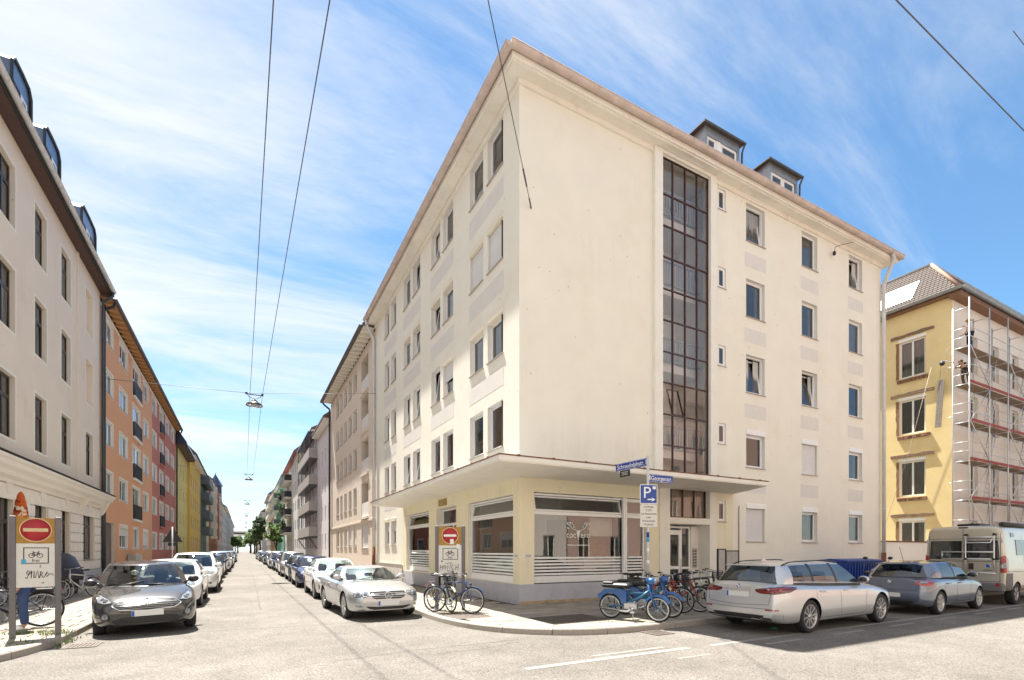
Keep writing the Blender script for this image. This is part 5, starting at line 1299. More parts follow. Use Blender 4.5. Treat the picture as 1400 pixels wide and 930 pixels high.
        for lab, cols in panels:
            bl = 1 if lab == 'pillarB' or (lab == 'pillarC' and any(p[0] == 'quarter' for p in bp) and any(p[0] == 'pillarD' for p in bp) and any(p[0] == 'rside' for p in bp)) else 0
            for cc in (cols, mir(cols)):
                if lab in glassl: seg(roof, cc, 0, 1, 2); seg(roof, cc, R-2, R-1, 0)
                else: seg(roof, cc, 0, R-1, bl)
            if lab in glassl:
                nm = {'ws': 'windscreen', 'rw': 'rear_window'}.get(lab, 'side_window')
                if lab in ('ws', 'rw'):
                    mb = MB(); full = mir(cols)[::-1][:-1]+cols if lab == 'ws' else cols+mir(cols)[::-1][1:]
                    seg(mb, full, 1, R-2); mb.build(nm, carglass if s.near else cargl2, s.r)
                else:
                    for cc in (cols, mir(cols)): mb = MB(); seg(mb, cc, 1, R-2); mb.build(nm, carglass if s.near else cargl2, s.r)
        # roof skin
        top = [P[k][1][-1] for k in range(len(P))]; loop = top+[(x, -y, z) for x, y, z in top[1:-1]][::-1]
        xc = (top[0][0]+top[-1][0])/2; n = len(loop); rings = [loop]
        for sc_ in (.96, .85, .65, .4, .15):
            rg = []
            for (x, y, z) in loop:
                x2 = xc+(x-xc)*sc_; y2 = y*sc_; z2 = lerp_tab(c['roof'], x2)+.045*(1-(y2/max(bp[2][4], .01))**2); rg.append((x2, y2, z2 if sc_ < .9 else (z+z2)/2+.002))
            rings.append(rg)
        vs = [p for rg in rings for p in rg]; fs = []
        for a in range(len(rings)-1):
            for b in range(n): fs.append((a*n+b, a*n+(b+1) % n, (a+1)*n+(b+1) % n, (a+1)*n+b))
        fs.append(tuple((len(rings)-1)*n+b for b in range(n)))
        roof.add(vs, fs, 0, True)
        bm = bmesh.new(); me = roof.mesh('roof', [s.paint, blackm, blackm]); bm.from_mesh(me); bmesh.ops.remove_doubles(bm, verts=bm.verts, dist=2e-4); bmesh.ops.recalc_face_normals(bm, faces=bm.faces); bm.to_mesh(me); bm.free()
        try: me.set_sharp_from_angle(angle=radians(50))
        except Exception: pass
        s.roof = link('roof', me, s.r)
        s.cabx = (bp[0][1], bp[-1][1])
    def bvh(s):
        vs = []; fs = []
        for o in [s.body, s.roof]+[c for c in s.r.children if c.name.split('.')[0] in ('windscreen', 'rear_window', 'side_window')]:
            b = len(vs); vs += [v.co.copy() for v in o.data.vertices]; fs += [[i+b for i in p.vertices] for p in o.data.polygons]
        s.tree = BVHTree.FromPolygons(vs, fs)
    def hit(s, p, d):
        d = Vector(d).normalized(); h = s.tree.ray_cast(Vector(p)+d*3, -d, 6)
        if h[0] is None:
            h = s.tree.find_nearest(Vector(p))
        return h[0]
    def patch(s, name, pts, d, mat, off=.006, rings=3, parent=None, step=.05, thick=.012, edge=None):
        """a plate lying on the body: outline points (x, y, z) pressed on along -d"""
        d = Vector(d).normalized(); out = []
        P = [Vector(p) for p in pts]
        for a, b in zip(P, P[1:]+P[:1]):
            n = max(1, int((b-a).length/step)); out += [a+(b-a)*k/n for k in range(n)]
        c = sum(out, Vector())/len(out); n = len(out); vs = []; fs = []
        for k in range(rings):
            f = 1-k/rings
            vs += [s.hit(c+(p-c)*f, d)+d*off for p in out]
        vs.append(s.hit(c, d)+d*off)
        for k in range(rings-1):
            for i in range(n): fs.append((k*n+i, k*n+(i+1) % n, (k+1)*n+(i+1) % n, (k+1)*n+i))
        for i in range(n): fs.append(((rings-1)*n+i, (rings-1)*n+(i+1) % n, rings*n))
        b = len(vs); vs += [vs[i]-d*thick for i in range(n)]
        for i in range(n): fs.append((i, b+i, b+(i+1) % n, (i+1) % n))
        mb = MB(); mb.add(vs, fs, 0, True); me = mb.mesh(name, [mat])
        try: me.set_sharp_from_angle(angle=radians(40))
        except Exception: pass
        o = link(name, me, parent or s.r)
        if edge: MB().tube([tuple(v) for v in vs[:n]], .007, 5, 0, True, True).build('seal', edge, o) if parent is None else None
        return o
    def fpatch(s, name, yz, mat, sides=(1, -1), d=(1, 0, 0), **k):
        """front or rear patch given as (y, z)"""
        x = s.lf if d[0] > 0 else -s.lr; o = None
        for sg in sides:
            o = s.patch(name, [(x, y*sg, z) for y, z in yz], (d[0], d[1]*sg, d[2]), mat, **k)
        return o
    def spatch(s, name, xz, mat, sides=(1, -1), **k):
        for sg in sides: o = s.patch(name, [(x, sg*s.W2, z) for x, z in xz], (0, sg, 0), mat, **k)
        return o
    def seam(s, lines, w=.007, mat=None, name='panel_seam'):
        mb = MB()
        for pts, d in lines:
            d = Vector(d).normalized(); P = [Vector(p) for p in pts]; q = []
            for a, b in zip(P, P[1:]):
                n = max(1, int((b-a).length/.06)); q += [a+(b-a)*k/n for k in range(n)]
            q.append(P[-1]); h = [s.hit(p, d)+d*.0025 for p in q]; vs = []
            for i, p in enumerate(h):
                t = (h[min(i+1, len(h)-1)]-h[max(i-1, 0)]).normalized(); n = t.cross(d).normalized(); vs += [p+n*w/2, p-n*w/2]
            mb.add(vs, [(2*i, 2*i+1, 2*i+3, 2*i+2) for i in range(len(h)-1)])
        return mb.build(name, mat or darkgap, s.r)
    def wheels(s):
        sp = s.sp; r = sp['r']; rr = r*sp.get('rimf', .72); w = .205
        key = ('wheel', r, sp.get('spokes', 10), sp.get('rim', 'a'), s.near, sp.get('hub', 0)); rimm = {'a': alloy, 'd': darkalloy, 'w': white}[sp.get('rim', 'a')]
        def mk():
            t = MB(); n = 40 if s.near else 20
            t.lathe([(rr-.01, -w/2+.03), (rr, -w/2+.008), (r-.035, -w/2), (r-.008, -w/2+.025), (r, -w/2+.05), (r, w/2-.05), (r-.008, w/2-.025), (r-.035, w/2), (rr, w/2-.008), (rr-.01, w/2-.03)], n)
            rim_ = MB(); z = w/2-.02
            rim_.lathe([(rr+.004, z+.006), (rr-.006, z+.012), (rr-.022, z+.004), (rr-.03, z-.05), (rr-.03, -w/2+.03)], n)
            k = sp.get('spokes', 10)
            if sp.get('hub'):
                rim_.lathe([(rr-.02, z), (rr*.75, z+.012), (rr*.4, z+.008), (rr*.18, z+.02), (0, z+.022)], n)
                for i in range(k):
                    a = 2*pi*i/k; rim_.box(rr*.62, rr*.86, -.02, .02, z+.004, z+.0125, 1, RZ(a))
            else:
                for i in range(k):
                    a = 2*pi*i/k; wd = .028 if k >= 8 else .055; tw = .10 if k >= 8 else 0
                    for sg in ((-1, 1) if k < 8 else (1,)):
                        a2 = a+sg*(.13 if k < 8 else .0)
                        p0 = (rr*.16*cos(a), rr*.16*sin(a)); p1 = ((rr-.02)*cos(a2+tw), (rr-.02)*sin(a2+tw)); nx, ny = -sin(a), cos(a); w1 = wd*.55
                        rim_.add([(p0[0]+nx*w1, p0[1]+ny*w1, z-.006), (p0[0]-nx*w1, p0[1]-ny*w1, z-.006), (p1[0]-nx*wd*.5, p1[1]-ny*wd*.5, z+.004), (p1[0]+nx*wd*.5, p1[1]+ny*wd*.5, z+.004),
                                  (p0[0]+nx*w1*1.5, p0[1]+ny*w1*1.5, z-.04), (p0[0]-nx*w1*1.5, p0[1]-ny*w1*1.5, z-.04), (p1[0]-nx*wd*.7, p1[1]-ny*wd*.7, z-.04), (p1[0]+nx*wd*.7, p1[1]+ny*wd*.7, z-.04)],
                                 [(0, 1, 2, 3), (0, 4, 5, 1), (1, 5, 6, 2), (3, 2, 6, 7), (0, 3, 7, 4)])
                rim_.lathe([(rr*.22, z-.03), (rr*.2, z), (rr*.1, z+.004), (0, z+.004)], 16)
            d = MB(); d.lathe([(0, -.02), (rr*.78, -.02), (rr*.78, .01), (0, .01)], 24)
            bar = MB(); bar.lathe([(rr-.028, -w/2+.02), (0, -w/2+.02)], 20)
            d.add(bar.v, bar.f, 1)
            return t.mesh('tyre', [rubber]), rim_.mesh('rim', [rimm, blackm]), d.mesh('brake_disc', [metal, blackm])
        tm, rm, dm = cached(key, mk)
        for x in (sp['wb']/2, -sp['wb']/2):
            for sg in (1, -1):
                B = T(x, sg*(s.W2-w/2-.015), r) @ RX(-sg*pi/2) @ RZ(random.uniform(0, 1))
                wl = link('wheel', dm, s.r, B); link('tyre', tm, wl, B); link('rim', rm, wl, B)
    def plate(s, front=True, z=.45, w=.52, h=.11, y=0, tilt=0):
        d = 1 if front else -1; x0 = s.lf if front else -s.lr
        p = s.hit((x0, y, z), (d, 0, 0)); B = T(p.x+d*.012, y, z) @ RZ(pi/2 if front else -pi/2) @ RX(tilt)
        o = link('number_plate', cached(('plate',), lambda: MB().cbox(-.26, .26, -.006, .006, -.055, .055, .003).mesh('number_plate', [platem])), s.r, B)
        link('plate_band', cached(('plateb',), lambda: MB().box(-.257, -.215, -.0085, -.0062, -.052, .052).mesh('plate_band', [plateblue])), o, B)
        return o
    def mirrors(s, x=.62, z=1.0, m=None):
        for sg in (1, -1):
            p = s.hit((x, sg*s.W2, z-.02), (0, sg, 0)); mb = MB(); c = (x-.02, sg*(abs(p.y)+.13), z+.03)
            mb.ell(c, (.075, .115, .078), 12, 8); mb.tube([(x+.02, sg*(abs(p.y)-.03), z-.03), c], .022, 6, 1); mb.ell((c[0]-.05, c[1], c[2]), (.03, .095, .06), 10, 6, 1)
            mb.build('door_mirror', [m or s.paint, trimb], s.r)
    def handles(s, xs, z, m=None):
        for x in xs:
            for sg in (1, -1):
                p = s.hit((x, sg*s.W2, z), (0, sg, 0)); MB().cbox(x-.10, x+.10, p.y-.018 if sg > 0 else p.y-.03, p.y+.03 if sg > 0 else p.y+.018, z-.018, z+.018, .01).build('door_handle', m or s.paint, s.r)
    def seats(s, rows=((.0,), (-.9,)), z=.55, dash=True):
        top = lerp_tab(s.sp['cab']['roof'], 0)
        for (x,) in rows:
            for y in (-.36, .36):
                mb = MB(); mb.cbox(x-.18, x-.04, y-.24, y+.24, z, top-.42, .05); mb.cbox(x-.20, x-.10, y-.13, y+.13, top-.40, top-.20, .04); mb.build('seat', seatm, s.r)
        if dash:
            xa = s.cabx[0]; mb = MB(); mb.cbox(xa-.75, xa-.02, -.62, .62, .6, lerp_tab(s.sp['top'], xa)-.03, .04); mb.build('dashboard', blackm, s.r)
            mb = MB(); mb.torus(.17, .015, 20, 6, 0, T(xa-.85, .36, lerp_tab(s.sp['top'], xa)+.02) @ RY(radians(65))); mb.build('steering_wheel', blackm, s.r)
        MB().box(-s.lr+.5, s.lf-1.0, -.66, .66, .3, .5).build('cabin_floor', blackm, s.r)
    def wipers(s):
        xa = s.cabx[0]+.02; z = lerp_tab(s.sp['top'], xa)+.05; mb = MB()
        for y in (.05, -.55): 
            a = s.hit((xa, y, z), (.5, 0, .8)); b = s.hit((xa-.1, y+.52, z+.05), (.5, 0, .8)); o = Vector((.008, 0, .014)); mb.tube([a+o, b+o], .009, 4)
        mb.build('wiper', blackm, s.r)
    def place(s, x, y, heading): s.r.location = (x, y, 0); s.r.rotation_euler = (0, 0, heading); return s.r
cargl2 = simple('dark_car_glass', (.02, .024, .026), .03, 0, spec=.9, coat=.5)
def emblem(s, p, d, r, kind):
    """small round badge: 'star' in a ring or a quartered disc"""
    h = s.hit(p, d); q = Vector(d).to_track_quat('Z', 'Y').to_matrix().to_4x4(); B = T(*(h+Vector(d).normalized()*.008)) @ q; mb = MB()
    mb.torus(r, r*.12, 20, 6, 0)
    if kind == 'star':
        for i in range(3):
            a = pi/2+2*pi*i/3; mb.add([(r*cos(a), r*sin(a), .004), (r*.16*cos(a+1.05), r*.16*sin(a+1.05), .004), (0, 0, .012), (r*.16*cos(a-1.05), r*.16*sin(a-1.05), .004)], [(0, 1, 2), (0, 2, 3)])
    elif kind == 'quarter':
        for i in range(4):
            n = 5; vs = [(0, 0, .003)]+[(r*.82*cos(pi/2*(i+k/n)), r*.82*sin(pi/2*(i+k/n)), .003) for k in range(n+1)]; mb.add(vs, [(0, k+1, k+2) for k in range(n)], 1+i % 2)
        mb.lathe([(r*.84, .002), (r, .002)], 20, 3)
    else: mb.lathe([(r, .002), (0, .004)], 20, 1)
    return mb.build('badge', [chrome, simple('badge_blue', (.02, .10, .40), .3) if 'badge_blue' not in MAT else MAT['badge_blue'], white, blackm], s.r, B)
def ellipse(cy, cz, ry, rz, n=20): return [(cy+ry*cos(2*pi*i/n), cz+rz*sin(2*pi*i/n)) for i in range(n)]
def spec_hatch(L=4.06, W=1.78, H=1.47, **k):
    d = dict(L=L, W=W, wb=2.50, fo=.84, r=.315, nose=.70, tail=.80, leanf=.10, leanr=.10, shd=.11,
        top=[(-1.75, .93), (-1.6, .98), (-.9, .985), (.3, .955), (.95, .935), (1.25, .89), (1.7, .79), (1.96, .70), (2.07, .62)],
        cab=dict(pts=[('ws', 1.10, 0, .42, 0, 5), ('pillarA', .92, .66, .30, .50, 1), ('side', .70, .80, .16, .585, 3), ('pillarB', -.28, .815, -.22, .60, 1), ('rside', -.36, .815, -.30, .60, 3), ('pillarC', -1.15, .80, -.98, .585, 2), ('pillarD', -1.52, .76, -1.30, .54, 1), ('rw', -1.62, .66, -1.38, .48, 4), ('end', -1.66, 0, -1.42, 0, 1)],
                 roof=[(-1.45, H-.10), (-.9, H-.055), (-.2, H-.045), (.2, H-.06), (.45, H-.11)]))
    d.update(k); return d
def spec_saloon(L=4.63, W=1.81, H=1.43, **k):
    d = dict(L=L, W=W, wb=2.81, fo=.80, r=.33, nose=.72, tail=.80, leanf=.05, leanr=.06, shd=.10,
        top=[(-2.4, .95), (-2.25, 1.03), (-1.7, 1.04), (-1.0, .97), (.3, .94), (.95, .925), (1.3, .88), (1.85, .79), (2.1, .73), (2.2, .66)],
        cab=dict(pts=[('ws', 1.05, 0, .30, 0, 5), ('pillarA', .88, .66, .18, .49, 1), ('side', .64, .79, .02, .57, 3), ('pillarB', -.30, .80, -.28, .585, 1), ('rside', -.38, .80, -.36, .585, 3), ('pillarC', -1.22, .78, -.95, .57, 2), ('pillarD', -1.62, .74, -1.10, .52, 1), ('rw', -1.74, .62, -1.16, .46, 4), ('end', -1.82, 0, -1.20, 0, 1)],
                 roof=[(-1.2, H-.11), (-.7, H-.06), (-.2, H-.045), (.1, H-.06), (.34, H-.11)]))
    d.update(k); return d
def spec_estate(L=4.94, W=1.87, H=1.47, **k):
    d = dict(L=L, W=W, wb=2.97, fo=.86, r=.345, nose=.74, tail=.84, leanf=.05, leanr=.10, shd=.12, spokes=10,
        top=[(-2.6, .94), (-2.45, 1.02), (-1.7, 1.02), (-.8, .985), (.4, .95), (1.0, .94), (1.35, .90), (2.0, .80), (2.2, .74), (2.34, .66)],
        cab=dict(pts=[('ws', 1.12, 0, .38, 0, 5), ('pillarA', .95, .70, .26, .52, 1), ('side', .70, .83, .10, .60, 3), ('pillarB', -.30, .84, -.26, .615, 1), ('rside', -.40, .84, -.36, .615, 3), ('pillarC', -1.22, .835, -1.10, .61, 1), ('quarter', -1.30, .835, -1.20, .605, 3), ('pillarD', -1.92, .80, -1.78, .575, 2), ('pillarE', -2.18, .77, -1.98, .545, 1), ('rw', -2.28, .68, -2.04, .50, 4), ('end', -2.34, 0, -2.08, 0, 1)],
                 roof=[(-2.12, H-.10), (-1.5, H-.05), (-.4, H-.035), (.1, H-.05), (.42, H-.10)]))
    d.update(k); return d
def spec_roadster(L=4.53, W=1.83, H=1.30, **k):
    d = dict(L=L, W=W, wb=2.56, fo=.88, r=.325, nose=.70, tail=.76, leanf=.16, leanr=.1, shd=.10, spokes=5,
        top=[(-2.37, .84), (-2.2, .93), (-1.6, .97), (-.7, .93), (.2, .905), (.72, .895), (1.1, .86), (1.75, .75), (2.0, .69), (2.16, .60)],
        cab=dict(pts=[('ws', .86, 0, .12, 0, 5), ('pillarA', .70, .68, .0, .50, 1), ('side', .48, .80, -.14, .57, 4), ('pillarB', -.62, .80, -.62, .57, 1), ('quarter', -.68, .80, -.66, .57, 1), ('pillarC', -.88, .78, -.82, .55, 2), ('pillarD', -1.35, .74, -.98, .50, 1), ('rw', -1.46, .62, -1.02, .45, 4), ('end', -1.54, 0, -1.06, 0, 1)],
                 roof=[(-1.08, H-.11), (-.7, H-.05), (-.3, H-.045), (0, H-.07), (.15, H-.11)]))
    d.update(k); return d
def spec_suv(L=4.45, W=1.83, H=1.66, **k):
    d = dict(L=L, W=W, wb=2.66, fo=.90, r=.345, nose=.76, tail=.84, leanf=.10, leanr=.06, shd=.13,
        top=[(-2.2, 1.0), (-2.05, 1.07), (-1.2, 1.07), (.3, 1.05), (1.05, 1.03), (1.4, .98), (1.95, .90), (2.12, .82), (2.25, .72)],
        cab=dict(pts=[('ws', 1.28, 0, .50, 0, 5), ('pillarA', 1.10, .68, .38, .54, 1), ('side', .86, .81, .22, .63, 3), ('pillarB', -.25, .825, -.2, .65, 1), ('rside', -.34, .825, -.29, .65, 3), ('pillarC', -1.16, .82, -1.08, .64, 1), ('quarter', -1.24, .82, -1.16, .64, 2), ('pillarD', -1.72, .79, -1.62, .61, 2), ('pillarE', -1.95, .76, -1.82, .58, 1), ('rw', -2.02, .68, -1.90, .54, 4), ('end', -2.07, 0, -1.94, 0, 1)],
                 roof=[(-1.95, H-.10), (-1.2, H-.045), (-.3, H-.035), (.2, H-.05), (.55, H-.11)]))
    d.update(k); return d
def add_common(c, seams=True, hz=.86, doors=(.62, -.33, -1.15), mx=.62, mz=1.0, mm=None):
    c.mirrors(mx, mz, mm)
    if c.near: c.wipers(); c.seats()
    if seams and c.near:
        L = []
        for sg in (1, -1):
            d = (0, sg, 0); W2 = sg*c.W2
            for i, x in enumerate(doors):
                xt = x+(.10 if i == 0 else 0); L.append(([(xt, W2, lerp_tab(c.sp['top'], x)-.04), (x, W2, .62), (x+(.04 if i < 2 else .12), W2, .30)], d))
            L.append(([(doors[0]-.02, W2, .30), (doors[-1]+.14, W2, .30)], d))
        xa = c.cabx[0]; L.append(([(c.lf-.12, .66, 1), (xa+.1, .72, 1)], (0, 0, 1))); L.append(([(c.lf-.12, -.66, 1), (xa+.1, -.72, 1)], (0, 0, 1)))
        c.seam(L)
        c.handles([d+.22 for d in doors[1:]], hz)
# ---------- the grey hatchback
gp = paint_mat('dark_grey_metallic', (.05, .048, .049), .6, .24)
A = Car('hatchback', 'dark grey metallic hatchback with chrome oval grille parked facing us at the left kerb', gp, spec_hatch(spokes=8))
add_common(A, doors=(.62, -.33, -1.05), mm=blackm)
g = A.fpatch('grille', [(-.56, .63), (-.46, .70), (0, .725), (.46, .70), (.56, .63), (.44, .55), (0, .52), (-.44, .55)], blackm, (1,), off=.006)
bars = MB()
for i in range(5):
    z = .55+i*.034; w = .50-abs(z-.63)*.9; pts = [A.hit((A.lf, w*k/8, z+.012*(1-(k/8)**2)), (1, 0, 0))+Vector((.012, 0, 0)) for k in range(-8, 9)]; bars.tube(pts, .0045, 5)
bars.build('grille_bar', chrome, g)
ol = [(-.57, .63), (-.46, .708), (0, .733), (.46, .708), (.57, .63), (.44, .542), (0, .512), (-.44, .542)]
fr_ = MB(); ptsr = []
for (a, b) in zip(ol, ol[1:]+ol[:1]):
    for k in range(5): ptsr.append(A.hit((A.lf, a[0]+(b[0]-a[0])*k/5, a[1]+(b[1]-a[1])*k/5), (1, 0, 0))+Vector((.01, 0, 0)))
fr_.tube(ptsr, .011, 6, 0, True, True); fr_.build('grille_surround', chrome, g)
for sg in (1, -1):
    h = A.patch('headlight', [(2, sg*.56, .69), (2, sg*.68, .79), (1.8, sg*.83, .87), (1.75, sg*.86, .80), (1.9, sg*.82, .71), (2, sg*.70, .675)], (1, .35*sg, .15), lampglass, step=.03, edge=trimb)
    A.patch('headlight_unit', [(2, sg*y, z) for y, z in ellipse(.71, .745, .045, .035, 12)], (1, .35*sg, .15), lampdark, parent=h, off=.012); A.patch('headlight_unit', [(2, sg*y, z) for y, z in ellipse(.79, .79, .035, .028, 12)], (1, .35*sg, .15), lampdark, parent=h, off=.012)
A.fpatch('fog_recess', [(.58, .36), (.60, .47), (.74, .53), (.76, .42), (.70, .33)], blackm); A.fpatch('fog_light', ellipse(.67, .43, .05, .06, 12), lampglass, off=.014)
A.fpatch('air_intake', [(-.50, .26), (-.58, .33), (-.4, .40), (.4, .40), (.58, .33), (.50, .26)], blackm, (1,)); A.plate(True, .46)
A.fpatch('bumper_lip', [(-.66, .205), (-.66, .235), (.66, .235), (.66, .205)], MAT['bare_steel'], (1,), off=.012)
emblem(A, (A.lf, 0, .765), (1, 0, .4), .03, 'plain'); A.fpatch('tail_light', [(.62, .72), (.62, .95), (.80, .95), (.80, .72)], redlamp, d=(-1, 0, 0))
A.place(-2.04, 14.27, -pi/2+.17); A.r.rotation_euler = (radians(1.2), 0, -pi/2+.17)
# ---------- the silver roadster
sv = paint_mat('silver_metallic', (.47, .475, .48), .6, .3)
B_ = Car('roadster', 'low silver two door coupe with twin oval headlights and star emblem nearest the corner', sv, spec_roadster())
add_common(B_, doors=(.50, -.66), hz=.80, mx=.48, mz=.96)
g = B_.fpatch('grille', [(-.45, .66), (-.42, .70), (.42, .70), (.45, .66), (.38, .545), (.30, .52), (-.30, .52), (-.38, .545)], trimb, (1,))
mb = MB()
for z in (.565, .61, .655): mb.tube([B_.hit((B_.lf, .43*k/6*(1-.8*(.66-z)), z), (1, 0, 0))+Vector((.012, 0, 0)) for k in range(-6, 7)], .011, 5)
mb.build('grille_bar', sv, g); emblem(B_, (B_.lf, 0, .61), (1, 0, .25), .085, 'star'); emblem(B_, (B_.lf-.10, 0, .72), (.3, 0, 1), .03, 'plain')
for sg in (1, -1):
    for (cy, cz, ry, rz) in ((.715, .655, .105, .088), (.535, .625, .082, .075)):
        h = B_.patch('headlight', [(2, sg*y, z) for y, z in ellipse(cy, cz, ry, rz, 22)], (1, .25*sg, .3), lampglass, off=.012, step=.03, edge=trimb)
        B_.patch('headlight_unit', [(2, sg*y, z) for y, z in ellipse(cy, cz-.01, ry*.5, rz*.5, 14)], (1, .25*sg, .3), lampdark, parent=h, off=.018)
B_.fpatch('air_intake', [(-.56, .36), (-.48, .30), (-.35, .265), (.35, .265), (.48, .30), (.56, .36), (.3, .335), (-.3, .335)], blackm, (1,)); B_.fpatch('fog_light', ellipse(.70, .36, .075, .03, 14), lampglass)
B_.fpatch('bumper_lip', [(-.7, .21), (-.7, .235), (.7, .235), (.7, .21)], sv, (1,), off=.015); B_.plate(True, .42)
for sg in (1, -1): B_.patch('bonnet_vent', [(.98, sg*.42, .9), (1.02, sg*.42, .9), (1.02, sg*.66, .9), (.98, sg*.66, .9)], (0, 0, 1), trimb, off=.004)
for sg in (1, -1):
    for k in range(3): B_.patch('side_vent', [(1.0-.0, sg*.9, .56+.035*k), (.82, sg*.9, .56+.035*k), (.82, sg*.9, .575+.035*k), (1.0, sg*.9, .575+.035*k)], (0, sg, 0), trimb, off=.003)
B_.place(3.02, 14.33, -pi/2+.05)
# ---------- the silver estate
es = paint_mat('silver_estate_paint', (.58, .59, .61), .65, .32)
E_ = Car('estate_car', 'silver estate car with dark red tail lights seen from behind in the front parking lane', es, spec_estate())
add_common(E_, doors=(.72, -.34, -1.28), hz=.85, mx=.70, mz=1.02)
def rails(c, x0, x1, y, m):
    for sg in (1, -1):
        pts = []
        for k in range(9):
            x = x0+(x1-x0)*k/8; p = c.hit((x, sg*y, 1.5), (0, 0, 1)); pts.append(p+Vector((0, 0, .02 if k in (0, 8) else .045)))
        MB().tube(pts, .014, 6).build('roof_rail', m, c.r)
rails(E_, -1.95, .15, .57, blackm)
MB().prism([(-1.75, 0), (-1.52, 0), (-1.72, .09)], -.012, .012, 0, T(0, 0, 1.46) @ RX(pi/2)).build('antenna_fin', es, E_.r)
MB().cbox(-2.26, -2.02, -.52, .52, 1.375, 1.405, .01).build('roof_spoiler', es, E_.r)
for sg in (1, -1):
    h = E_.patch('tail_light', [(-2.5, sg*.36, .86), (-2.5, sg*.34, .91), (-2.45, sg*.62, .96), (-2.3, sg*.88, .99), (-2.0, sg*.92, .965), (-1.98, sg*.92, .93), (-2.2, sg*.90, .86), (-2.4, sg*.7, .82), (-2.5, sg*.46, .83)], (-1, sg*.75, .05), redlampd, step=.03)
    E_.patch('light_strip', [(-2.5, sg*.42, .865), (-2.45, sg*.62, .885), (-2.3, sg*.86, .905), (-2.3, sg*.86, .885), (-2.45, sg*.62, .862), (-2.5, sg*.44, .848)], (-1, sg*.75, .05), redlamp, parent=h, off=.012)
    E_.patch('light_strip', [(-2.45, sg*.60, .93), (-2.3, sg*.86, .965), (-2.1, sg*.90, .955), (-2.3, sg*.86, .93), (-2.45, sg*.62, .915)], (-1, sg*.75, .05), redlamp, parent=h, off=.012)
    E_.patch('reflector', [(-2.5, sg*.60, .50), (-2.5, sg*.60, .525), (-2.5, sg*.84, .525), (-2.5, sg*.84, .50)], (-1, sg*.2, 0), redlamp, off=.008)
    E_.patch('exhaust_tip', [(-2.5, sg*.50, .31), (-2.5, sg*.55, .36), (-2.5, sg*.74, .36), (-2.5, sg*.76, .31)], (-1, 0, 0), chrome, off=.018)
    E_.patch('exhaust_hole', [(-2.5, sg*.53, .318), (-2.5, sg*.57, .35), (-2.5, sg*.72, .35), (-2.5, sg*.73, .318)], (-1, 0, 0), darkgap, off=.021)
E_.fpatch('rear_diffuser', [(-.84, .26), (-.86, .43), (-.55, .40), (.55, .40), (.86, .43), (.84, .26)], blackm, (1,), d=(-1, 0, 0)); E_.plate(False, .80)
E_.fpatch('boot_handle', [(-.30, .885), (-.30, .91), (.30, .91), (.30, .885)], chrome, (1,), d=(-1, 0, 0), off=.01)
emblem(E_, (-E_.lr, 0, .985), (-1, 0, .3), .042, 'quarter')
E_.seam([([(-2.5, .70, 1.0), (-2.5, .72, .8), (-2.5, .68, .62), (-2.5, 0, .58), (-2.5, -.68, .62), (-2.5, -.72, .8), (-2.5, -.70, 1.0)], (-1, 0, 0)), ([(-2.5, .88, .54), (-2.5, 0, .52), (-2.5, -.88, .54)], (-1, 0, 0))])
for sg in (1, -1):
    E_.patch('side_vent', [(1.02, sg*.93, .34), (1.06, sg*.93, .34), (1.22, sg*.93, .60), (1.16, sg*.93, .60)], (0, sg, 0), chrome, off=.004); E_.patch('headlight', [(2.2, sg*.5, .68), (2.2, sg*.5, .76), (1.9, sg*.88, .80), (1.9, sg*.88, .72)], (1, sg*.3, .1), lampglass)
E_.patch('fuel_flap', [(-1.5, -.93, .80), (-1.5, -.93, .93), (-1.72, -.93, .93), (-1.72, -.93, .80)], (0, -1, 0), es, off=.004)
def belt_trim(c, x0, x1, dz=.0, m=None):
    for sg in (1, -1):
        pts = []
        for k in range(15):
            x = x0+(x1-x0)*k/14; p = c.hit((x, sg*c.W2, lerp_tab(c.sp['top'], x)+.035+dz), (0, sg, 0)); pts.append(p+Vector((0, sg*.004, 0)))
        MB().tube(pts, .011, 5).build('belt_trim', m or chrome, c.r)
belt_trim(E_, -1.9, .75)
E_.place(11.72, 7.06, .035)
# ---------- the blue grey hatch ahead of it
bg_ = paint_mat('blue_grey_metallic', (.17, .20, .265), .65, .24)
H_ = Car('hatchback', 'blue grey hatchback with aerial and red tail lights parked between silver estate and camper van', bg_, spec_hatch(L=4.24, W=1.75, H=1.43, wb=2.66, fo=.75, r=.32, spokes=7))
add_common(H_, doors=(.62, -.33, -1.10), hz=.82)
for sg in (1, -1):
    h = H_.patch('tail_light', [(-2.1, sg*.56, .80), (-2.1, sg*.58, .93), (-2.0, sg*.80, .95), (-1.8, sg*.87, .90), (-1.82, sg*.87, .80), (-2.0, sg*.78, .77)], (-1, sg*.55, 0), redlamp, step=.03)
    H_.patch('light_strip', [(-2.1, sg*.62, .85), (-2.05, sg*.66, .90), (-1.95, sg*.82, .90), (-1.95, sg*.82, .85)], (-1, sg*.55, 0), lampglass, parent=h, off=.012)
H_.plate(False, .52); emblem(H_, (-H_.lr, 0, .88), (-1, 0, .3), .042, 'quarter'); H_.fpatch('bumper_strip', [(-.8, .30), (-.82, .38), (.82, .38), (.8, .30)], blackm, (1,), d=(-1, 0, 0))
H_.seam([([(-2.1, .70, .92), (-2.1, .62, .66), (-2.1, -.62, .66), (-2.1, -.70, .92)], (-1, 0, 0))])
p = H_.hit((-1.25, .0, 1.5), (0, 0, 1)); MB().tube([p, p+Vector((-.05, 0, .03)), p+Vector((-.28, 0, .42))], .006, 5).build('aerial', blackm, H_.r)
MB().cbox(-1.75, -1.45, -.5, .5, 1.325, 1.35, .01).build('roof_spoiler', bg_, H_.r)
H_.place(17.55, 7.12, .04)
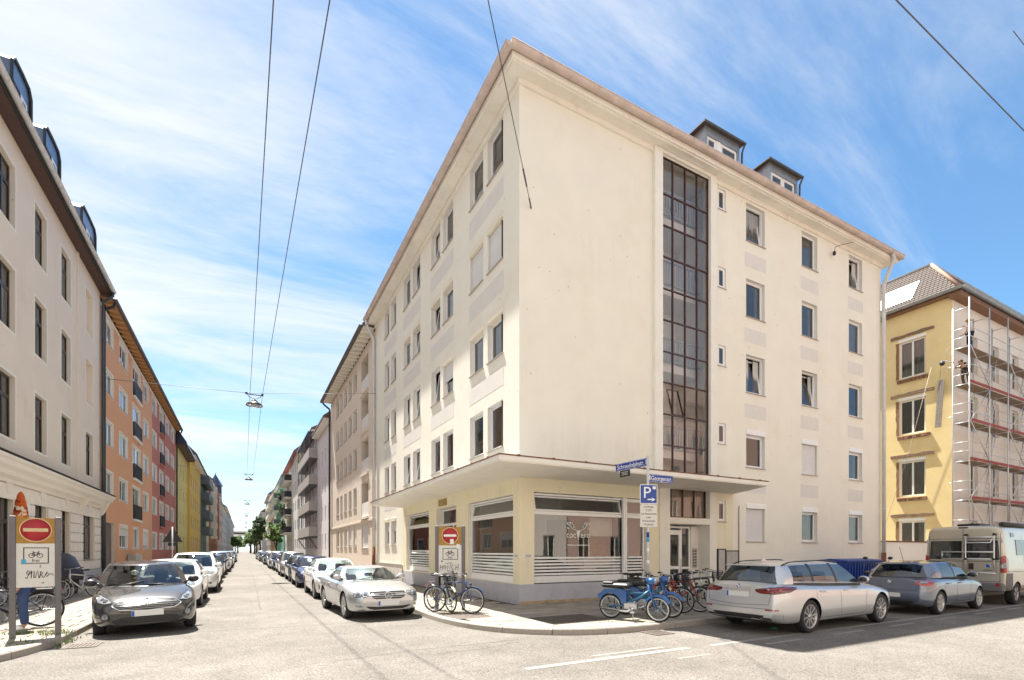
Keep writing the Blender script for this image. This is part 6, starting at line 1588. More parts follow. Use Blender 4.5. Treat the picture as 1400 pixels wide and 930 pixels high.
# ---------- second in the right row: white saloon
wp = paint_mat('white_paint', (.72, .72, .71), .05, .24)
S_ = Car('saloon_car', 'white saloon with dark headlights parked right behind the silver coupe', wp, spec_saloon())
add_common(S_, doors=(.60, -.34, -1.15), hz=.82)
for sg in (1, -1):
    h = S_.patch('headlight', [(2.1, sg*.44, .66), (2.1, sg*.46, .74), (2.0, sg*.66, .80), (1.85, sg*.84, .82), (1.85, sg*.85, .76), (2.0, sg*.7, .675)], (1, sg*.35, .1), lampdark, step=.03)
    for cy in (.56, .70): S_.patch('headlight_unit', [(2.1, sg*y, z) for y, z in ellipse(cy, .725, .042, .038, 12)], (1, sg*.35, .1), lampglass, parent=h, off=.012)
    S_.patch('grille', [(2.2, sg*.04, .58), (2.2, sg*.05, .73), (2.2, sg*.36, .72), (2.2, sg*.32, .58)], (1, 0, 0), trimb); S_.patch('air_intake', [(2.2, sg*.52, .34), (2.2, sg*.56, .46), (2.1, sg*.80, .50), (2.1, sg*.80, .38)], (1, sg*.1, 0), trimb)
S_.fpatch('air_intake', [(-.44, .28), (-.46, .40), (.46, .40), (.44, .28)], blackm, (1,)); S_.plate(True, .47); emblem(S_, (S_.lf-.02, 0, .78), (1, 0, .7), .04, 'quarter')
S_.place(3.05, 20.3, -pi/2)
# ---------- second and third on the left
C2 = Car('hatchback', 'white hatchback mostly hidden behind the dark grey car at left', wp, spec_hatch(L=4.2, H=1.45, rim='a'))
add_common(C2, doors=(.62, -.33, -1.05)); C2.fpatch('headlight', [(.55, .68), (.60, .80), (.84, .84), (.82, .72)], lampglass, d=(1, .3, .1)); C2.plate(True, .46); C2.fpatch('grille', [(-.4, .58), (-.45, .68), (.45, .68), (.4, .58)], trimb, (1,))
C2.place(-2.02, 19.4, -pi/2)
C3 = Car('people_carrier', 'tall white people carrier with large windscreen third on the left kerb', wp, spec_suv(L=4.45, H=1.64, r=.33, spokes=6))
add_common(C3, doors=(.80, -.28, -1.2), hz=.95, mx=.84, mz=1.1)
for sg in (1, -1): C3.patch('headlight', [(2.2, sg*.50, .78), (2.1, sg*.62, .88), (1.9, sg*.86, .96), (1.9, sg*.87, .88), (2.1, sg*.74, .77)], (1, sg*.35, .15), lampglass)
C3.fpatch('grille', [(-.5, .74), (-.52, .80), (.52, .80), (.5, .74)], trimb, (1,)); C3.fpatch('air_intake', [(-.55, .30), (-.62, .46), (.62, .46), (.55, .30)], blackm, (1,)); C3.fpatch('fog_light', ellipse(.68, .42, .05, .05, 10), lampdark); C3.plate(True, .56); emblem(C3, (C3.lf, 0, .84), (1, 0, .3), .06, 'plain')
C3.place(-1.86, 25.3, -pi/2)
# ---------- the rows behind, copies of four plainer cars
def base(name, sp, label):
    c = Car(name, label, wp, sp, False); add_common(c, False)
    c.fpatch('headlight', [(.48, c.sp['top'][-1][1]+.0), (.52, c.sp['top'][-1][1]+.11), (.80, c.sp['top'][-1][1]+.15), (.80, c.sp['top'][-1][1]+.04)], lampglass, d=(1, .3, .1)); z = c.sp['top'][-1][1]
    c.fpatch('grille', [(-.38, z-.08), (-.4, z+.06), (.4, z+.06), (.38, z-.08)], trimb, (1,)); c.fpatch('air_intake', [(-.6, .28), (-.62, .40), (.62, .40), (.6, .28)], blackm, (1,)); c.plate(True, .47)
    c.fpatch('tail_light', [(.55, .78), (.55, .9), (.82, .9), (.82, .78)], redlamp, d=(-1, .3, 0)); return c
bases = {'saloon': base('saloon_car', spec_saloon(), 'x'), 'hatch': base('hatchback', spec_hatch(), 'x'), 'suv': base('suv', spec_suv(), 'x'), 'estate': base('estate_car', spec_estate(), 'x')}
pcol = {k: paint_mat('paint_'+k, c, m) for k, c, m in (('dark blue', (.02, .03, .10), .5), ('black', (.012, .012, .014), .4), ('silver', (.55, .56, .57), .75), ('white', (.72, .72, .70), .05), ('red', (.35, .02, .02), .3), ('grey', (.18, .185, .19), .6), ('yellow', (.60, .34, .03), .1), ('beige', (.50, .45, .36), .5))}
used = set()
def far_car(kind, colr, x, y, label, side, h=-pi/2):
    b = bases[kind]; root = b.r if kind not in used else copy_tree(b.r)
    used.add(kind)
    root['label'] = label; root['group'] = 'cars parked along the '+side+' kerb'; root['category'] = 'car'
    for o in root.children_recursive:
        for sl in o.material_slots:
            if sl.material == wp: sl.link = 'OBJECT'; sl.material = pcol[colr]
    root.location = (x, y, 0); root.rotation_euler = (0, 0, h); return root
ordw = ['third', 'fourth', 'fifth', 'sixth', 'seventh', 'eighth', 'ninth', 'tenth', 'eleventh', 'twelfth', 'thirteenth', 'fourteenth', 'fifteenth', 'sixteenth', 'seventeenth', 'eighteenth', 'nineteenth', 'twentieth']
kn = {'saloon': 'saloon', 'hatch': 'hatchback', 'suv': 'tall off road car', 'estate': 'estate car'}
right = [('hatch', 'dark blue'), ('estate', 'black'), ('suv', 'silver'), ('saloon', 'black'), ('hatch', 'red'), ('suv', 'grey'), ('hatch', 'yellow'), ('saloon', 'white'), ('estate', 'silver'), ('suv', 'black'), ('hatch', 'grey'), ('saloon', 'dark blue'), ('estate', 'beige'), ('hatch', 'white'), ('suv', 'silver'), ('saloon', 'grey')]
y = 26.2; R = random.Random(21)
for i, (k, c) in enumerate(right):
    far_car(k, c, 3.05+R.uniform(-.1, .1), y, f'{c} {kn[k]}, {ordw[i]} car from the corner in the right hand row', 'right'); y += bases[k].sp['L']+R.uniform(.6, 1.3)+(0 if i < 9 else 1.5)
left_ = [('saloon', 'silver'), ('hatch', 'red'), ('estate', 'grey'), ('suv', 'white'), ('hatch', 'silver'), ('saloon', 'black'), ('suv', 'beige'), ('hatch', 'white'), ('estate', 'dark blue'), ('saloon', 'grey'), ('suv', 'white'), ('hatch', 'black')]
y = 31.2
for i, (k, c) in enumerate(left_):
    far_car(k, c, -1.98+R.uniform(-.1, .1), y, f'{c} {kn[k]}, {ordw[i+1]} car from the corner in the left hand row', 'left'); y += bases[k].sp['L']+R.uniform(.6, 1.3)+(0 if i < 7 else 2)
# ---------- camper van at the right edge
def camper():
    t = thing('camper_van', 'greige high roof camper van with aluminium bicycle carrier on its rear doors', 'camper van', (0, 0, 0))
    vp = paint_mat('greige_metallic', (.50, .455, .37), .55, .3); W2 = 1.02; st_ = [(-1.0, .94, .55, 2.36), (-.985, .985, .45, 2.45), (-.9, 1.0, .42, 2.49), (-.5, 1.0, .40, 2.50), (1.0, 1.0, .38, 2.50), (3.0, 1.0, .38, 2.48), (3.5, .99, .38, 2.42), (3.9, .98, .38, 2.2), (4.35, .97, .36, 1.75), (4.75, .95, .34, 1.32), (5.0, .90, .34, 1.15), (5.04, .8, .4, 1.05)]
    vs = []; k = 12; fs = []
    for x, w, z0, z1 in st_:
        hw = W2*w; r = .14; tl = .16
        ring = [(0, z0), (hw-.12, z0), (hw-.02, z0+.06), (hw, z0+.25), (hw+.015, .95), (hw, 1.25), (hw-.07*(z1-1.2)/1.3*1.2, z1-r-.02), (hw-.10-.03, z1-.05), (hw-.26, z1), (0, z1+.02)]
        k = len(ring); vs += [(x, y, z) for y, z in ring]+[(x, -y, z) for y, z in ring[1:-1]]
    m = 2*k-2
    def ix(i, j): j %= m; return i*m+(j if j < k else k+(m-j)-1)
    for i in range(len(st_)-1):
        for j in range(m): fs.append((ix(i, j), ix(i, j+1), ix(i+1, j+1), ix(i+1, j)))
    for i, rev in ((0, True), (len(st_)-1, False)):
        for j in range(k-1):
            f = (ix(i, j), ix(i, j+1), ix(i, m-j-1), ix(i, m-j)) if 0 < j < k-2 else ((ix(i, 0), ix(i, 1), ix(i, m-1)) if j == 0 else (ix(i, j), ix(i, k-1), ix(i, m-j)))
            fs.append(f if rev else f[::-1])
    me = bpy.data.meshes.new('van'); me.from_pydata(vs, [], fs); me.materials.append(vp); me.materials.append(blackm)
    bm = bmesh.new(); bm.from_mesh(me); bmesh.ops.recalc_face_normals(bm, faces=bm.faces); bm.to_mesh(me); bm.free()
    o = bpy.data.objects.new('van', me); COL.objects.link(o); mdf = o.modifiers.new('s', 'SUBSURF'); mdf.levels = mdf.render_levels = 2
    cut = MB(); r = .39
    for x in (0, 4.03):
        for sg in (1, -1):
            y0, y1 = sorted((sg*(W2-.33), sg*(W2+.2))); cut.prism([(x+r*cos(2*pi*i/32), .345+r*sin(2*pi*i/32)) for i in range(32)], -y1, -y0, 1, RX(pi/2))
    cm = bpy.data.meshes.new('cut'); cm.from_pydata(cut.v, [], cut.f); cm.materials.append(vp); cm.materials.append(blackm)
    for p in cm.polygons: p.material_index = 1
    co = bpy.data.objects.new('cut', cm); COL.objects.link(co); b = o.modifiers.new('b', 'BOOLEAN'); b.operation = 'DIFFERENCE'; b.object = co; b.solver = 'EXACT'
    me2 = evaluated(o); bpy.data.objects.remove(o); bpy.data.objects.remove(co); me2.name = 'body'
    me2.polygons.foreach_set('use_smooth', [p.material_index == 0 for p in me2.polygons])
    try: me2.set_sharp_from_angle(angle=radians(42))
    except Exception: pass
    class V(Car):
        def __init__(s): pass
    c = V(); c.r = t; c.near = True; c.paint = vp; c.W2 = W2; c.lr = 1.0; c.lf = 5.04; c.sp = dict(wb=0, r=.345, W=2.04, top=[(0, 1.2)], cab={'roof': [(0, 2.5)]}, hub=1, spokes=6, rim='d'); c.body = link('body', me2, t)
    c.tree = BVHTree.FromPolygons([v.co.copy() for v in me2.vertices], [list(p.vertices) for p in me2.polygons])
    for x in (0, 4.03):
        c.sp['wb'] = 0; ws0 = len(t.children)
        w = .22
    c.sp = dict(c.sp, spokes=6); 
    def wheel_at(x):
        keep = c.sp['wb']; c.sp['wb'] = 2*x if x else 0
        # Car.wheels sets wheels at +-wb/2; build one axle only
        key = ('vanwheel',)
        def mk():
            q = MB(); q.lathe([(.22, -.1), (.25, -.11), (.33, -.10), (.345, -.06), (.345, .06), (.33, .10), (.25, .11), (.22, .1)], 36); rr = MB(); rr.lathe([(.235, .09), (.225, .095), (.20, .07), (.20, -.08)], 36); rr.lathe([(.20, .06), (.12, .085), (.05, .09), (0, .09)], 24, 1)
            for i in range(6):
                a = 2*pi*i/6
                for s_ in (-.16, .16): rr.add([(.05*cos(a), .05*sin(a), .092), (.05*cos(a+.5), .05*sin(a+.5), .092), (.21*cos(a+s_+.1), .21*sin(a+s_+.1), .095), (.21*cos(a+s_-.1), .21*sin(a+s_-.1), .095)], [(0, 1, 2, 3)])
            d = MB(); d.lathe([(0, -.08), (.2, -.08)], 20); return q.mesh('tyre', [rubber]), rr.mesh('rim', [alloy, blackm]), d.mesh('brake_disc', [blackm])
        a, b_, d_ = cached(key, mk)
        for sg in (1, -1): B = T(x, sg*(W2-.125), .345) @ RX(-sg*pi/2); wl = link('wheel', d_, t, B); link('tyre', a, wl, B); link('rim', b_, wl, B)
        c.sp['wb'] = keep
    wheel_at(0); wheel_at(4.03)
    R_ = (-1, 0, 0)
    c.fpatch('rear_window', [(.03, 1.42), (.03, 2.02), (.84, 2.02), (.88, 1.42)], cargl2, d=R_, off=.008)
    for sg in (1, -1): c.patch('tail_light', [(-1, sg*.90, 1.02), (-1, sg*.90, 1.52), (-.95, sg*.97, 1.56), (-.78, sg*1.03, 1.40), (-.80, sg*1.03, 1.02)], (-1, sg*1.0, 0), redlamp, off=.02, step=.04); c.patch('light_lens', [(-1, sg*.93, 1.16), (-1, sg*.93, 1.32), (-.86, sg*1.0, 1.32), (-.86, sg*1.0, 1.16)], (-1, sg*1.0, 0), lampglass, off=.03)
    gb_ = simple('grey_van_bumper', (.12, .12, .125), .6)
    MB().cbox(-1.10, -.88, -.99, .99, .42, .70, .04).build('rear_bumper', gb_, t)
    for sg in (1, -1): c.patch('wheel_side_trim', [(-.95, sg*1.02, .50), (-.95, sg*1.02, 1.0), (-.5, sg*1.02, 1.0), (-.42, sg*1.02, .62), (-.46, sg*1.02, .45)], (0, sg, 0), gb_, off=.012); MB().cbox(-1.108, -1.09, sg*.86-.05, sg*.86+.05, .6, .7, .008).build('reflector', redlamp, t)
    c.seam([([(-1, .0, .72), (-1, 0, 2.4)], R_), ([(-1, .88, .72), (-1, .90, 2.35)], R_), ([(-1, -.88, .72), (-1, -.90, 2.35)], R_), ([(-1, -.9, 1.36), (-1, .9, 1.36)], R_), ([(-1, -.9, 2.08), (-1, .9, 2.08)], R_), ([(-1, -.9, .74), (-1, .9, .74)], R_), ([(.6, -1.02, 2.2), (.6, -1.02, .6)], (0, -1, 0)), ([(-.9, -1.02, 1.05), (3, -1.02, 1.02)], (0, -1, 0))], .012)
    c.patch('door_latch', [(-1, -.14, 1.10), (-1, -.14, 1.30), (-1, -.26, 1.30), (-1, -.26, 1.10)], R_, blackm, off=.012); emblem(c, (-1, -.60, 1.22), R_, .06, 'plain'); c.fpatch('print_line', [(-.70, 1.08), (-.70, 1.10), (-.48, 1.10), (-.48, 1.08)], blackm, (1,), d=R_)
    for sg in (1, -1):
        for z in (1.15, 1.95): MB().cbox(-1.03, -.96, sg*.93-.03, sg*.93+.03, z, z+.12, .01).build('hinge', metal, t)
    mb = MB(); rim(mb, 0, .46, 0, .26, 0, .03, .06); c.patch('side_window', [(.0, -1.02, 1.55), (.0, -1.02, 2.05), (1.2, -1.02, 2.05), (1.35, -1.02, 1.55)], (0, -1, 0), cargl2, off=.012); c.patch('side_window', [(-.35, -1.0, 2.12), (-.35, -1.0, 2.26), (-.05, -1.0, 2.26), (-.05, -1.0, 2.12)], (0, -1, 0), cargl2, off=.012); c.patch('side_window', [(2.9, -1.0, 1.35), (2.9, -1.0, 2.0), (3.5, -1.0, 2.0), (4.1, -1.0, 1.35)], (0, -1, 0), cargl2, off=.012)
    c.patch('windscreen', [(4.3, .85, 1.5), (3.7, .8, 2.25), (3.7, -.8, 2.25), (4.3, -.85, 1.5)], (1, 0, .6), cargl2)
    # bicycle carrier
    al = simple('carrier_aluminium', (.62, .63, .64), .3, .8)
    bc_ = MB()
    for y in (-.10, -.78): bc_.tube([(-1.10, y, .98), (-1.12, y, 1.4), (-1.12, y, 2.16), (-1.04, y, 2.2)], .02, 8)
    for z in (1.44, 1.66, 2.12): bc_.tube([(-1.12, -.80, z), (-1.12, .52 if z < 2 else -.08, z)], .022, 8)
    bc_.tube([(-1.13, -.12, 2.10), (-1.22, -.16, 1.95), (-1.22, -.72, 1.95), (-1.13, -.76, 2.10)], .018, 8); bc_.tube([(-1.12, .50, 1.44), (-1.12, .50, 1.66)], .018, 8); bc_.tube([(-1.12, -.05, 1.0), (-1.12, -.83, 1.0)], .022, 8); bc_.build('bicycle_carrier', al, t)
    for y in (-.10, -.78): MB().cbox(-1.15, -1.02, y-.035, y+.035, 2.17, 2.24, .01).build('carrier_hook', blackm, t); MB().cbox(-1.16, -1.07, y-.04, y+.04, 1.40, 1.47, .01).build('carrier_clamp', blackm, t)
    MB().tube([(-.8, -.86, 2.52), (3.2, -.86, 2.50)], .07, 8).build('rolled_awning', blackm, t); MB().cbox(-.6, .3, -.3, .3, 2.505, 2.58, .03).build('roof_hatch', blackm, t); MB().cbox(-1.01, -.92, -.12, .12, 2.42, 2.46, .01).build('brake_lamp', redlampd, t)
    return t
cv = camper(); cv.location = (21.45, 7.27, 0); cv.rotation_euler = (0, 0, .03)
# ---------------------------------------------------------------- bicycles, mopeds, signs, lamps, wires, bins, people, trees
def wheel_bike(root, x, R=.335, tw=.019, rimm=None, spokes=16, disc=False, tyre=None, rr_=.011):
    mb = MB(); mb.torus(R-tw, tw, 28, 6, 0); ty = (R, tw)
    hub = MB(); hub.tube([(0, 0, -.04), (0, 0, .04)], .022, 8)
    if disc: hub.lathe([(.05, .045), (.09, .045)], 20)
    B = T(x, 0, R) @ RX(pi/2)
    w = link('wheel', cached(('bh', disc), lambda: hub.mesh('hub', [metal])), root, B)
    link('tyre', cached(('bt', R, tw, (tyre or rubber).name), lambda: mb.mesh('tyre', [tyre or rubber])), w, B)
    def mk():
        m = MB(); m.torus(R-2*tw-.006, rr_, 28, 6, 0)
        for i in range(spokes):
            a = 2*pi*i/spokes; b = a+.35*(1 if i % 2 else -1); z = .03*(1 if i % 2 else -1)
            m.tube([(.02*cos(b), .02*sin(b), z), ((R-.045)*cos(a), (R-.045)*sin(a), 0)], .0022, 3, 0, False)
        return m.mesh('rim', [rimm or metal])
    link('rim', cached(('br', R, tw, rr_, (rimm or metal).name), mk), w, B); return w
def bicycle(label, col, group=None, step=False, basket=False, rack=True, guards=None, R=.335, saddle=None, rimm=None, ebike=False, cat='bicycle'):
    t = thing('bicycle', label, cat, (0, 0, 0), group); fm = col if not isinstance(col, tuple) else simple('frame_'+str(len(MAT)), col, .3, .1, coat=.7)
    gm = guards or blackm; wb = 1.06
    wheel_bike(t, wb/2, R, rimm=rimm); wheel_bike(t, -wb/2, R, rimm=rimm, disc=ebike)
    bb = (-.08, 0, .29); st = (-.24, 0, .76); hd0 = (.36, 0, .62); hd1 = (.33, 0, .80); ra = (-wb/2, 0, R)
    mb = MB(); mb.tube([bb, st], .02 if not ebike else .028, 8); mb.tube([bb, hd0], .024 if not ebike else .04, 8); mb.tube([hd0, hd1], .026, 8)
    mb.tube([(-.20, 0, .60), (.0, 0, .48), hd0] if step else [(-.235, 0, .74), hd1], .02, 8)
    for s in (-1, 1): mb.tube([(bb[0], s*.03, bb[2]), (ra[0], s*.055, ra[2])], .012, 6); mb.tube([(st[0]+.03, s*.02, .68), (ra[0], s*.055, ra[2])], .010, 6)
    mb.build('frame', fm, t)
    mb = MB()
    for s in (-1, 1): mb.tube([(.36, s*.05, .63), (.42, s*.05, .52), (wb/2, s*.055, R)], .014, 6)
    mb.box(.34, .38, -.06, .06, .61, .64); mb.build('fork', fm, t)
    mb = MB(); mb.tube([hd1, (.31, 0, .96)], .014, 6); mb.tube([(.14, -.30, 1.0), (.22, -.28, 1.0), (.33, -.15, .98), (.34, 0, .97), (.33, .15, .98), (.22, .28, 1.0), (.14, .30, 1.0)], .012, 6)
    hb = mb.build('handlebar', metal, t)
    for s in (-1, 1): MB().tube([(.13, s*.302, 1.0), (.23, s*.278, 1.0)], .019, 6).build('grip', blackm, hb)
    mb = MB(); mb.tube([st, (-.27, 0, .90)], .013, 6); mb.build('seat_post', metal, t)
    mb = MB(); mb.ell((-.34, 0, .925), (.11, .085, .035), 12, 6); mb.ell((-.21, 0, .925), (.12, .035, .025), 10, 6); mb.build('saddle', saddle or blackm, t)
    mb = MB(); mb.lathe([(.095, -.004), (.095, .004), (.06, .004), (.06, -.004), (.095, -.004)], 20, 0, T(bb[0], -.05, bb[2]) @ RX(pi/2)); mb.tube([(bb[0], -.07, bb[2]), (bb[0]+.10, -.08, bb[2]-.13)], .011, 5); mb.tube([(bb[0], .07, bb[2]), (bb[0]-.10, .08, bb[2]+.13)], .011, 5)
    cr = mb.build('crank', metal, t)
    for s, a in ((-1, 1), (1, -1)): MB().box(bb[0]+.10*a-.045, bb[0]+.10*a+.045, *(sorted((s*.085, s*.17))), bb[2]-.13*a-.012, bb[2]-.13*a+.012).build('pedal', blackm, cr)
    mb = MB(); mb.tube([(bb[0], -.05, bb[2]+.09), (ra[0], -.05, ra[2]+.035)], .006, 4); mb.tube([(bb[0], -.05, bb[2]-.09), (ra[0], -.05, ra[2]-.035)], .006, 4); mb.build('chain', blackm, t)
    for x, a0, a1 in ((wb/2, radians(35), radians(150)), (-wb/2, radians(25), radians(170))):
        mb = MB(); vs = []; n = 14
        for i in range(n+1):
            a = a0+(a1-a0)*i/n
            for y, rr in ((-.028, R+.008), (0, R+.022), (.028, R+.008)): vs.append((x+rr*cos(a), y, R+rr*sin(a)))
        mb.add(vs, [(3*i+j, 3*i+3+j, 3*i+4+j, 3*i+1+j) for i in range(n) for j in range(2)], 0, True); mb.build('mudguard', gm, t)
    if rack:
        mb = MB(); mb.tube([(-.30, -.05, .72), (-.76, -.06, .72), (-.78, 0, .72), (-.76, .06, .72), (-.30, .05, .72)], .007, 5)
        for s in (-1, 1): mb.tube([(-.62, s*.06, .72), (ra[0], s*.06, ra[2])], .006, 5)
        mb.box(-.72, -.4, -.012, .012, .722, .73); mb.build('rear_rack', blackm, t)
    MB().ell((.47, 0, .74), (.035, .035, .035), 10, 6).build('front_lamp', blackm, t); MB().ell((-.80, 0, .66), (.02, .04, .025), 8, 6).build('rear_lamp', redlamp, t)
    if basket:
        mb = MB()
        for k in range(5): z = .80+.05*k; w = .12+.02*k/4*4*.3; mb.tube([(.44, -w, z), (.70, -w, z), (.70, w, z), (.44, w, z)], .006, 4, 0, True, True)
        for i in range(7): y = -.14+.28*i/6; mb.tube([(.44, y*.85, .80), (.44, y, 1.0)], .004, 4); mb.tube([(.70, y*.85, .80), (.70, y, 1.0)], .004, 4); mb.tube([(.44+.26*i/6, -.12, .80), (.44+.26*i/6, -.14, 1.0)], .004, 4); mb.tube([(.44+.26*i/6, .12, .80), (.44+.26*i/6, .14, 1.0)], .004, 4)
        mb.build('basket', blackm, t)
    if ebike: MB().cbox(-.72, -.36, -.075, .075, .735, .80, .02).build('battery', blackm, t)
    MB().tube([(-.05, .03, .30), (-.12, .16, .01)], .008, 5).build('kickstand', metal, t)
    return t
def put(t, x, y, h, z=.122, lean=.07):
    t.location = (x, y, z); t.rotation_euler = (lean, 0, h); return t
def putf(t, fx, fy, h, **k):   # by the front wheel
    return put(t, fx-.53*cos(h), fy-.53*sin(h), h, **k)
blue = simple('moped_blue', (.008, .085, .28), .3, .1, coat=.7, var=.12); teal = simple('moped_teal', (.02, .12, .22), .35, .2, coat=.5)
def moped(label):
    t = thing('moped', label, 'moped', (0, 0, 0)); R = .29; wb = 1.14; ww = simple('white_wall_rim', (.62, .63, .63), .35, .5) if 'white_wall_rim' not in MAT else MAT['white_wall_rim']
    for x in (wb/2, -wb/2): wheel_bike(t, x, R, .024, ww, 20, rr_=.02)
    mb = MB(); mb.tube([(.40, 0, .70), (.20, 0, .56), (-.10, 0, .42), (-.30, 0, .40)], [.03, .036, .04, .03], 8); mb.tube([(-.30, 0, .66), (-.12, 0, .62), (.33, 0, .64)], .018, 8); mb.tube([(-.18, 0, .34), (-.26, 0, .74)], .02, 8)
    for s in (-1, 1): mb.tube([(-.2, s*.06, .34), (-.57, s*.07, R)], .022, 6)
    mb.build('frame', teal, t)
    mb = MB(); prof = [(-.80, .42), (-.84, .56), (-.66, .70), (-.30, .72), (-.12, .68), (-.14, .40), (-.24, .36), (-.30, .50), (-.42, .60), (-.58, .62), (-.74, .52)]
    mb.prism(prof, -.10, .10, 0, RX(pi/2)); mb.build('side_panel', blue, t)
    mb = MB(); mb.cbox(-.74, -.05, -.13, .13, .73, .84, .035); mb.cbox(-.72, -.44, -.12, .12, .835, .87, .02); mb.build('saddle', blackm, t)
    for x, a0, a1 in ((wb/2, radians(28), radians(150)),):
        mb = MB(); n = 16; vs = []
        for i in range(n+1):
            a = a0+(a1-a0)*i/n
            for y, rr in ((-.06, R-.01), (-.055, R+.03), (0, R+.05), (.055, R+.03), (.06, R-.01)): vs.append((x+rr*cos(a), y, R+rr*sin(a)))
        mb.add(vs, [(5*i+j, 5*i+5+j, 5*i+6+j, 5*i+1+j) for i in range(n) for j in range(4)], 0, True); mb.build('mudguard', blue, t)
    mb = MB()
    for s in (-1, 1): mb.tube([(.38, s*.06, .82), (.44, s*.07, .60), (wb/2, s*.075, R)], [.024, .024, .02], 8)
    mb.build('fork', blue, t)
    mb = MB(); mb.tube([(.40, 0, .66), (.34, 0, .95)], .04, 8); mb.ell((.43, 0, .90), (.12, .085, .085), 14, 8); mb.build('headlamp_housing', blue, t); MB().ell((.535, 0, .90), (.03, .065, .065), 12, 6).build('headlamp', lampglass, t)
    mb = MB(); mb.tube([(.18, -.34, 1.02), (.28, -.30, 1.03), (.35, -.1, .98), (.35, .1, .98), (.28, .30, 1.03), (.18, .34, 1.02)], .014, 6); hb = mb.build('handlebar', chrome, t)
    for s in (-1, 1): MB().tube([(.17, s*.345, 1.02), (.28, s*.30, 1.03)], .02, 6).build('grip', blackm, hb)
    mb = MB(); mb.cbox(-.22, .10, -.09, .09, .24, .42, .03); mb.lathe([(.11, -.12), (.11, -.09), (0, -.09)], 16, 0, T(-.05, 0, .32) @ RX(pi/2)); mb.build('engine', metal, t)
    MB().tube([(.05, -.1, .30), (-.1, -.13, .22), (-.75, -.13, .26)], [.02, .03, .035], 8).build('exhaust_pipe', chrome, t)
    mb = MB(); mb.tube([(-.05, -.10, .30), (.08, -.2, .22)], .012, 5); mb.tube([(-.05, .10, .30), (-.15, .2, .36)], .012, 5); mb.box(.03, .13, -.27, -.18, .205, .235); mb.box(-.2, -.1, .18, .27, .345, .375); mb.build('pedal', metal, t)
    MB().cbox(-.88, -.84, -.04, .04, .50, .57, .01).build('rear_lamp', redlamp, t); MB().tube([(-.05, .05, .26), (-.1, .18, .01)], .012, 5).build('kickstand', metal, t)
    for x in (wb/2, -wb/2): MB().lathe([(.075, -.06), (.08, -.02), (.08, .02), (.075, .06)], 16, 0, T(x, 0, R) @ RX(pi/2)).build('drum_brake', metal, t)
    return t
hm = atan2(-1.0, .45)
put(moped('blue moped with black bench saddle parked beside the parking sign pole'), 7.76, 8.60, hm, lean=.05); put(moped('blue moped standing half hidden behind the front blue moped'), 8.55, 9.0, hm+.05, lean=.08)
G1 = 'bicycles parked by the entrance'
putf(bicycle('red bicycle with wire basket leaning among the bikes by the entrance', (.36, .03, .02), G1, basket=True, rimm=MAT['white_wall_rim']), 9.72, 9.0, hm-.1, lean=.1); putf(bicycle('orange red bicycle with black saddle between red bicycle and estate car', (.42, .06, .02), G1, rimm=MAT['white_wall_rim'], saddle=rubber), 10.3, 8.95, hm, lean=.1)
putf(bicycle('silver white step through bicycle behind the tail of the silver estate', (.62, .62, .60), G1, step=True), 11.05, 9.3, hm+.1, lean=.1); putf(bicycle('black bicycle nearest the meter cabinets by the entrance', (.015, .015, .018), G1, basket=True), 11.7, 9.6, hm+.15, lean=.1)
putf(bicycle('black bicycle with rear rack right in front of the entrance door', (.015, .015, .018), G1, saddle=blackm), 10.3, 10.5, -.5, lean=.08); putf(bicycle('dark grey bicycle standing against the cream wall beside the entrance', (.06, .06, .065), G1), 12.6, 10.2, hm+.4, lean=.1)
G2 = 'bicycles locked to the right hand board'
putf(bicycle('pale beige bicycle with basket behind the right hand no entry board', (.60, .52, .36), G2, basket=True, step=True, rimm=MAT['white_wall_rim'], guards=simple('beige_guard', (.60, .52, .36), .4)), 4.66, 11.95, -pi/2+.12, lean=.05); putf(bicycle('dark blue bicycle with blue mudguards leaning on the right hand no entry board', (.02, .04, .14), G2, guards=simple('navy_guard', (.02, .05, .16), .35), rimm=MAT['white_wall_rim']), 5.0, 11.4, -.85, lean=-.08)
G3 = 'bicycles on the left pavement'
EB = put(bicycle('black electric bicycle with disc brake behind the left no entry board', (.02, .02, .022), G3, ebike=True, R=.36), -4.22, 13.62, -2.86, lean=.03)
putf(bicycle('teal blue bicycle at the left edge of the view beside the board', (.02, .10, .18), G3, R=.34), -4.05, 11.95, -.9, lean=.05)
putf(bicycle('red bicycle in the rack before the white ground floor', (.40, .015, .02), G3), -5.55, 19.6, -pi/2-.5, lean=.1); putf(bicycle('white bicycle in the rack beside the dark rain cover', (.5, .5, .5), G3), -5.1, 21.2, -pi/2-.5, lean=.1); putf(bicycle('black bicycle at the front of the rack before the old house', (.02, .02, .02), G3, rimm=MAT['white_wall_rim']), -6.05, 18.9, -pi/2-.6, lean=.1)
putf(bicycle('dark bicycle leaning at the orange house wall', (.03, .03, .03), G3), -6.2, 38.5, pi/2, lean=.1)
# bicycle rack
t = thing('bicycle_rack', 'low steel bicycle rack on the pavement before the old house', 'bicycle rack', (-5.8, 19.0, .12))
for i in range(5): y = 18.3+.5*i; MB().tube([(-6.1, y, .12), (-6.1, y, .5), (-5.7, y, .5), (-5.7, y, .12)], .015, 6).build('hoop', galv, t)
MB().tube([(-6.1, 18.2, .14), (-6.1, 20.4, .14)], .018, 6).build('rail', galv, t)
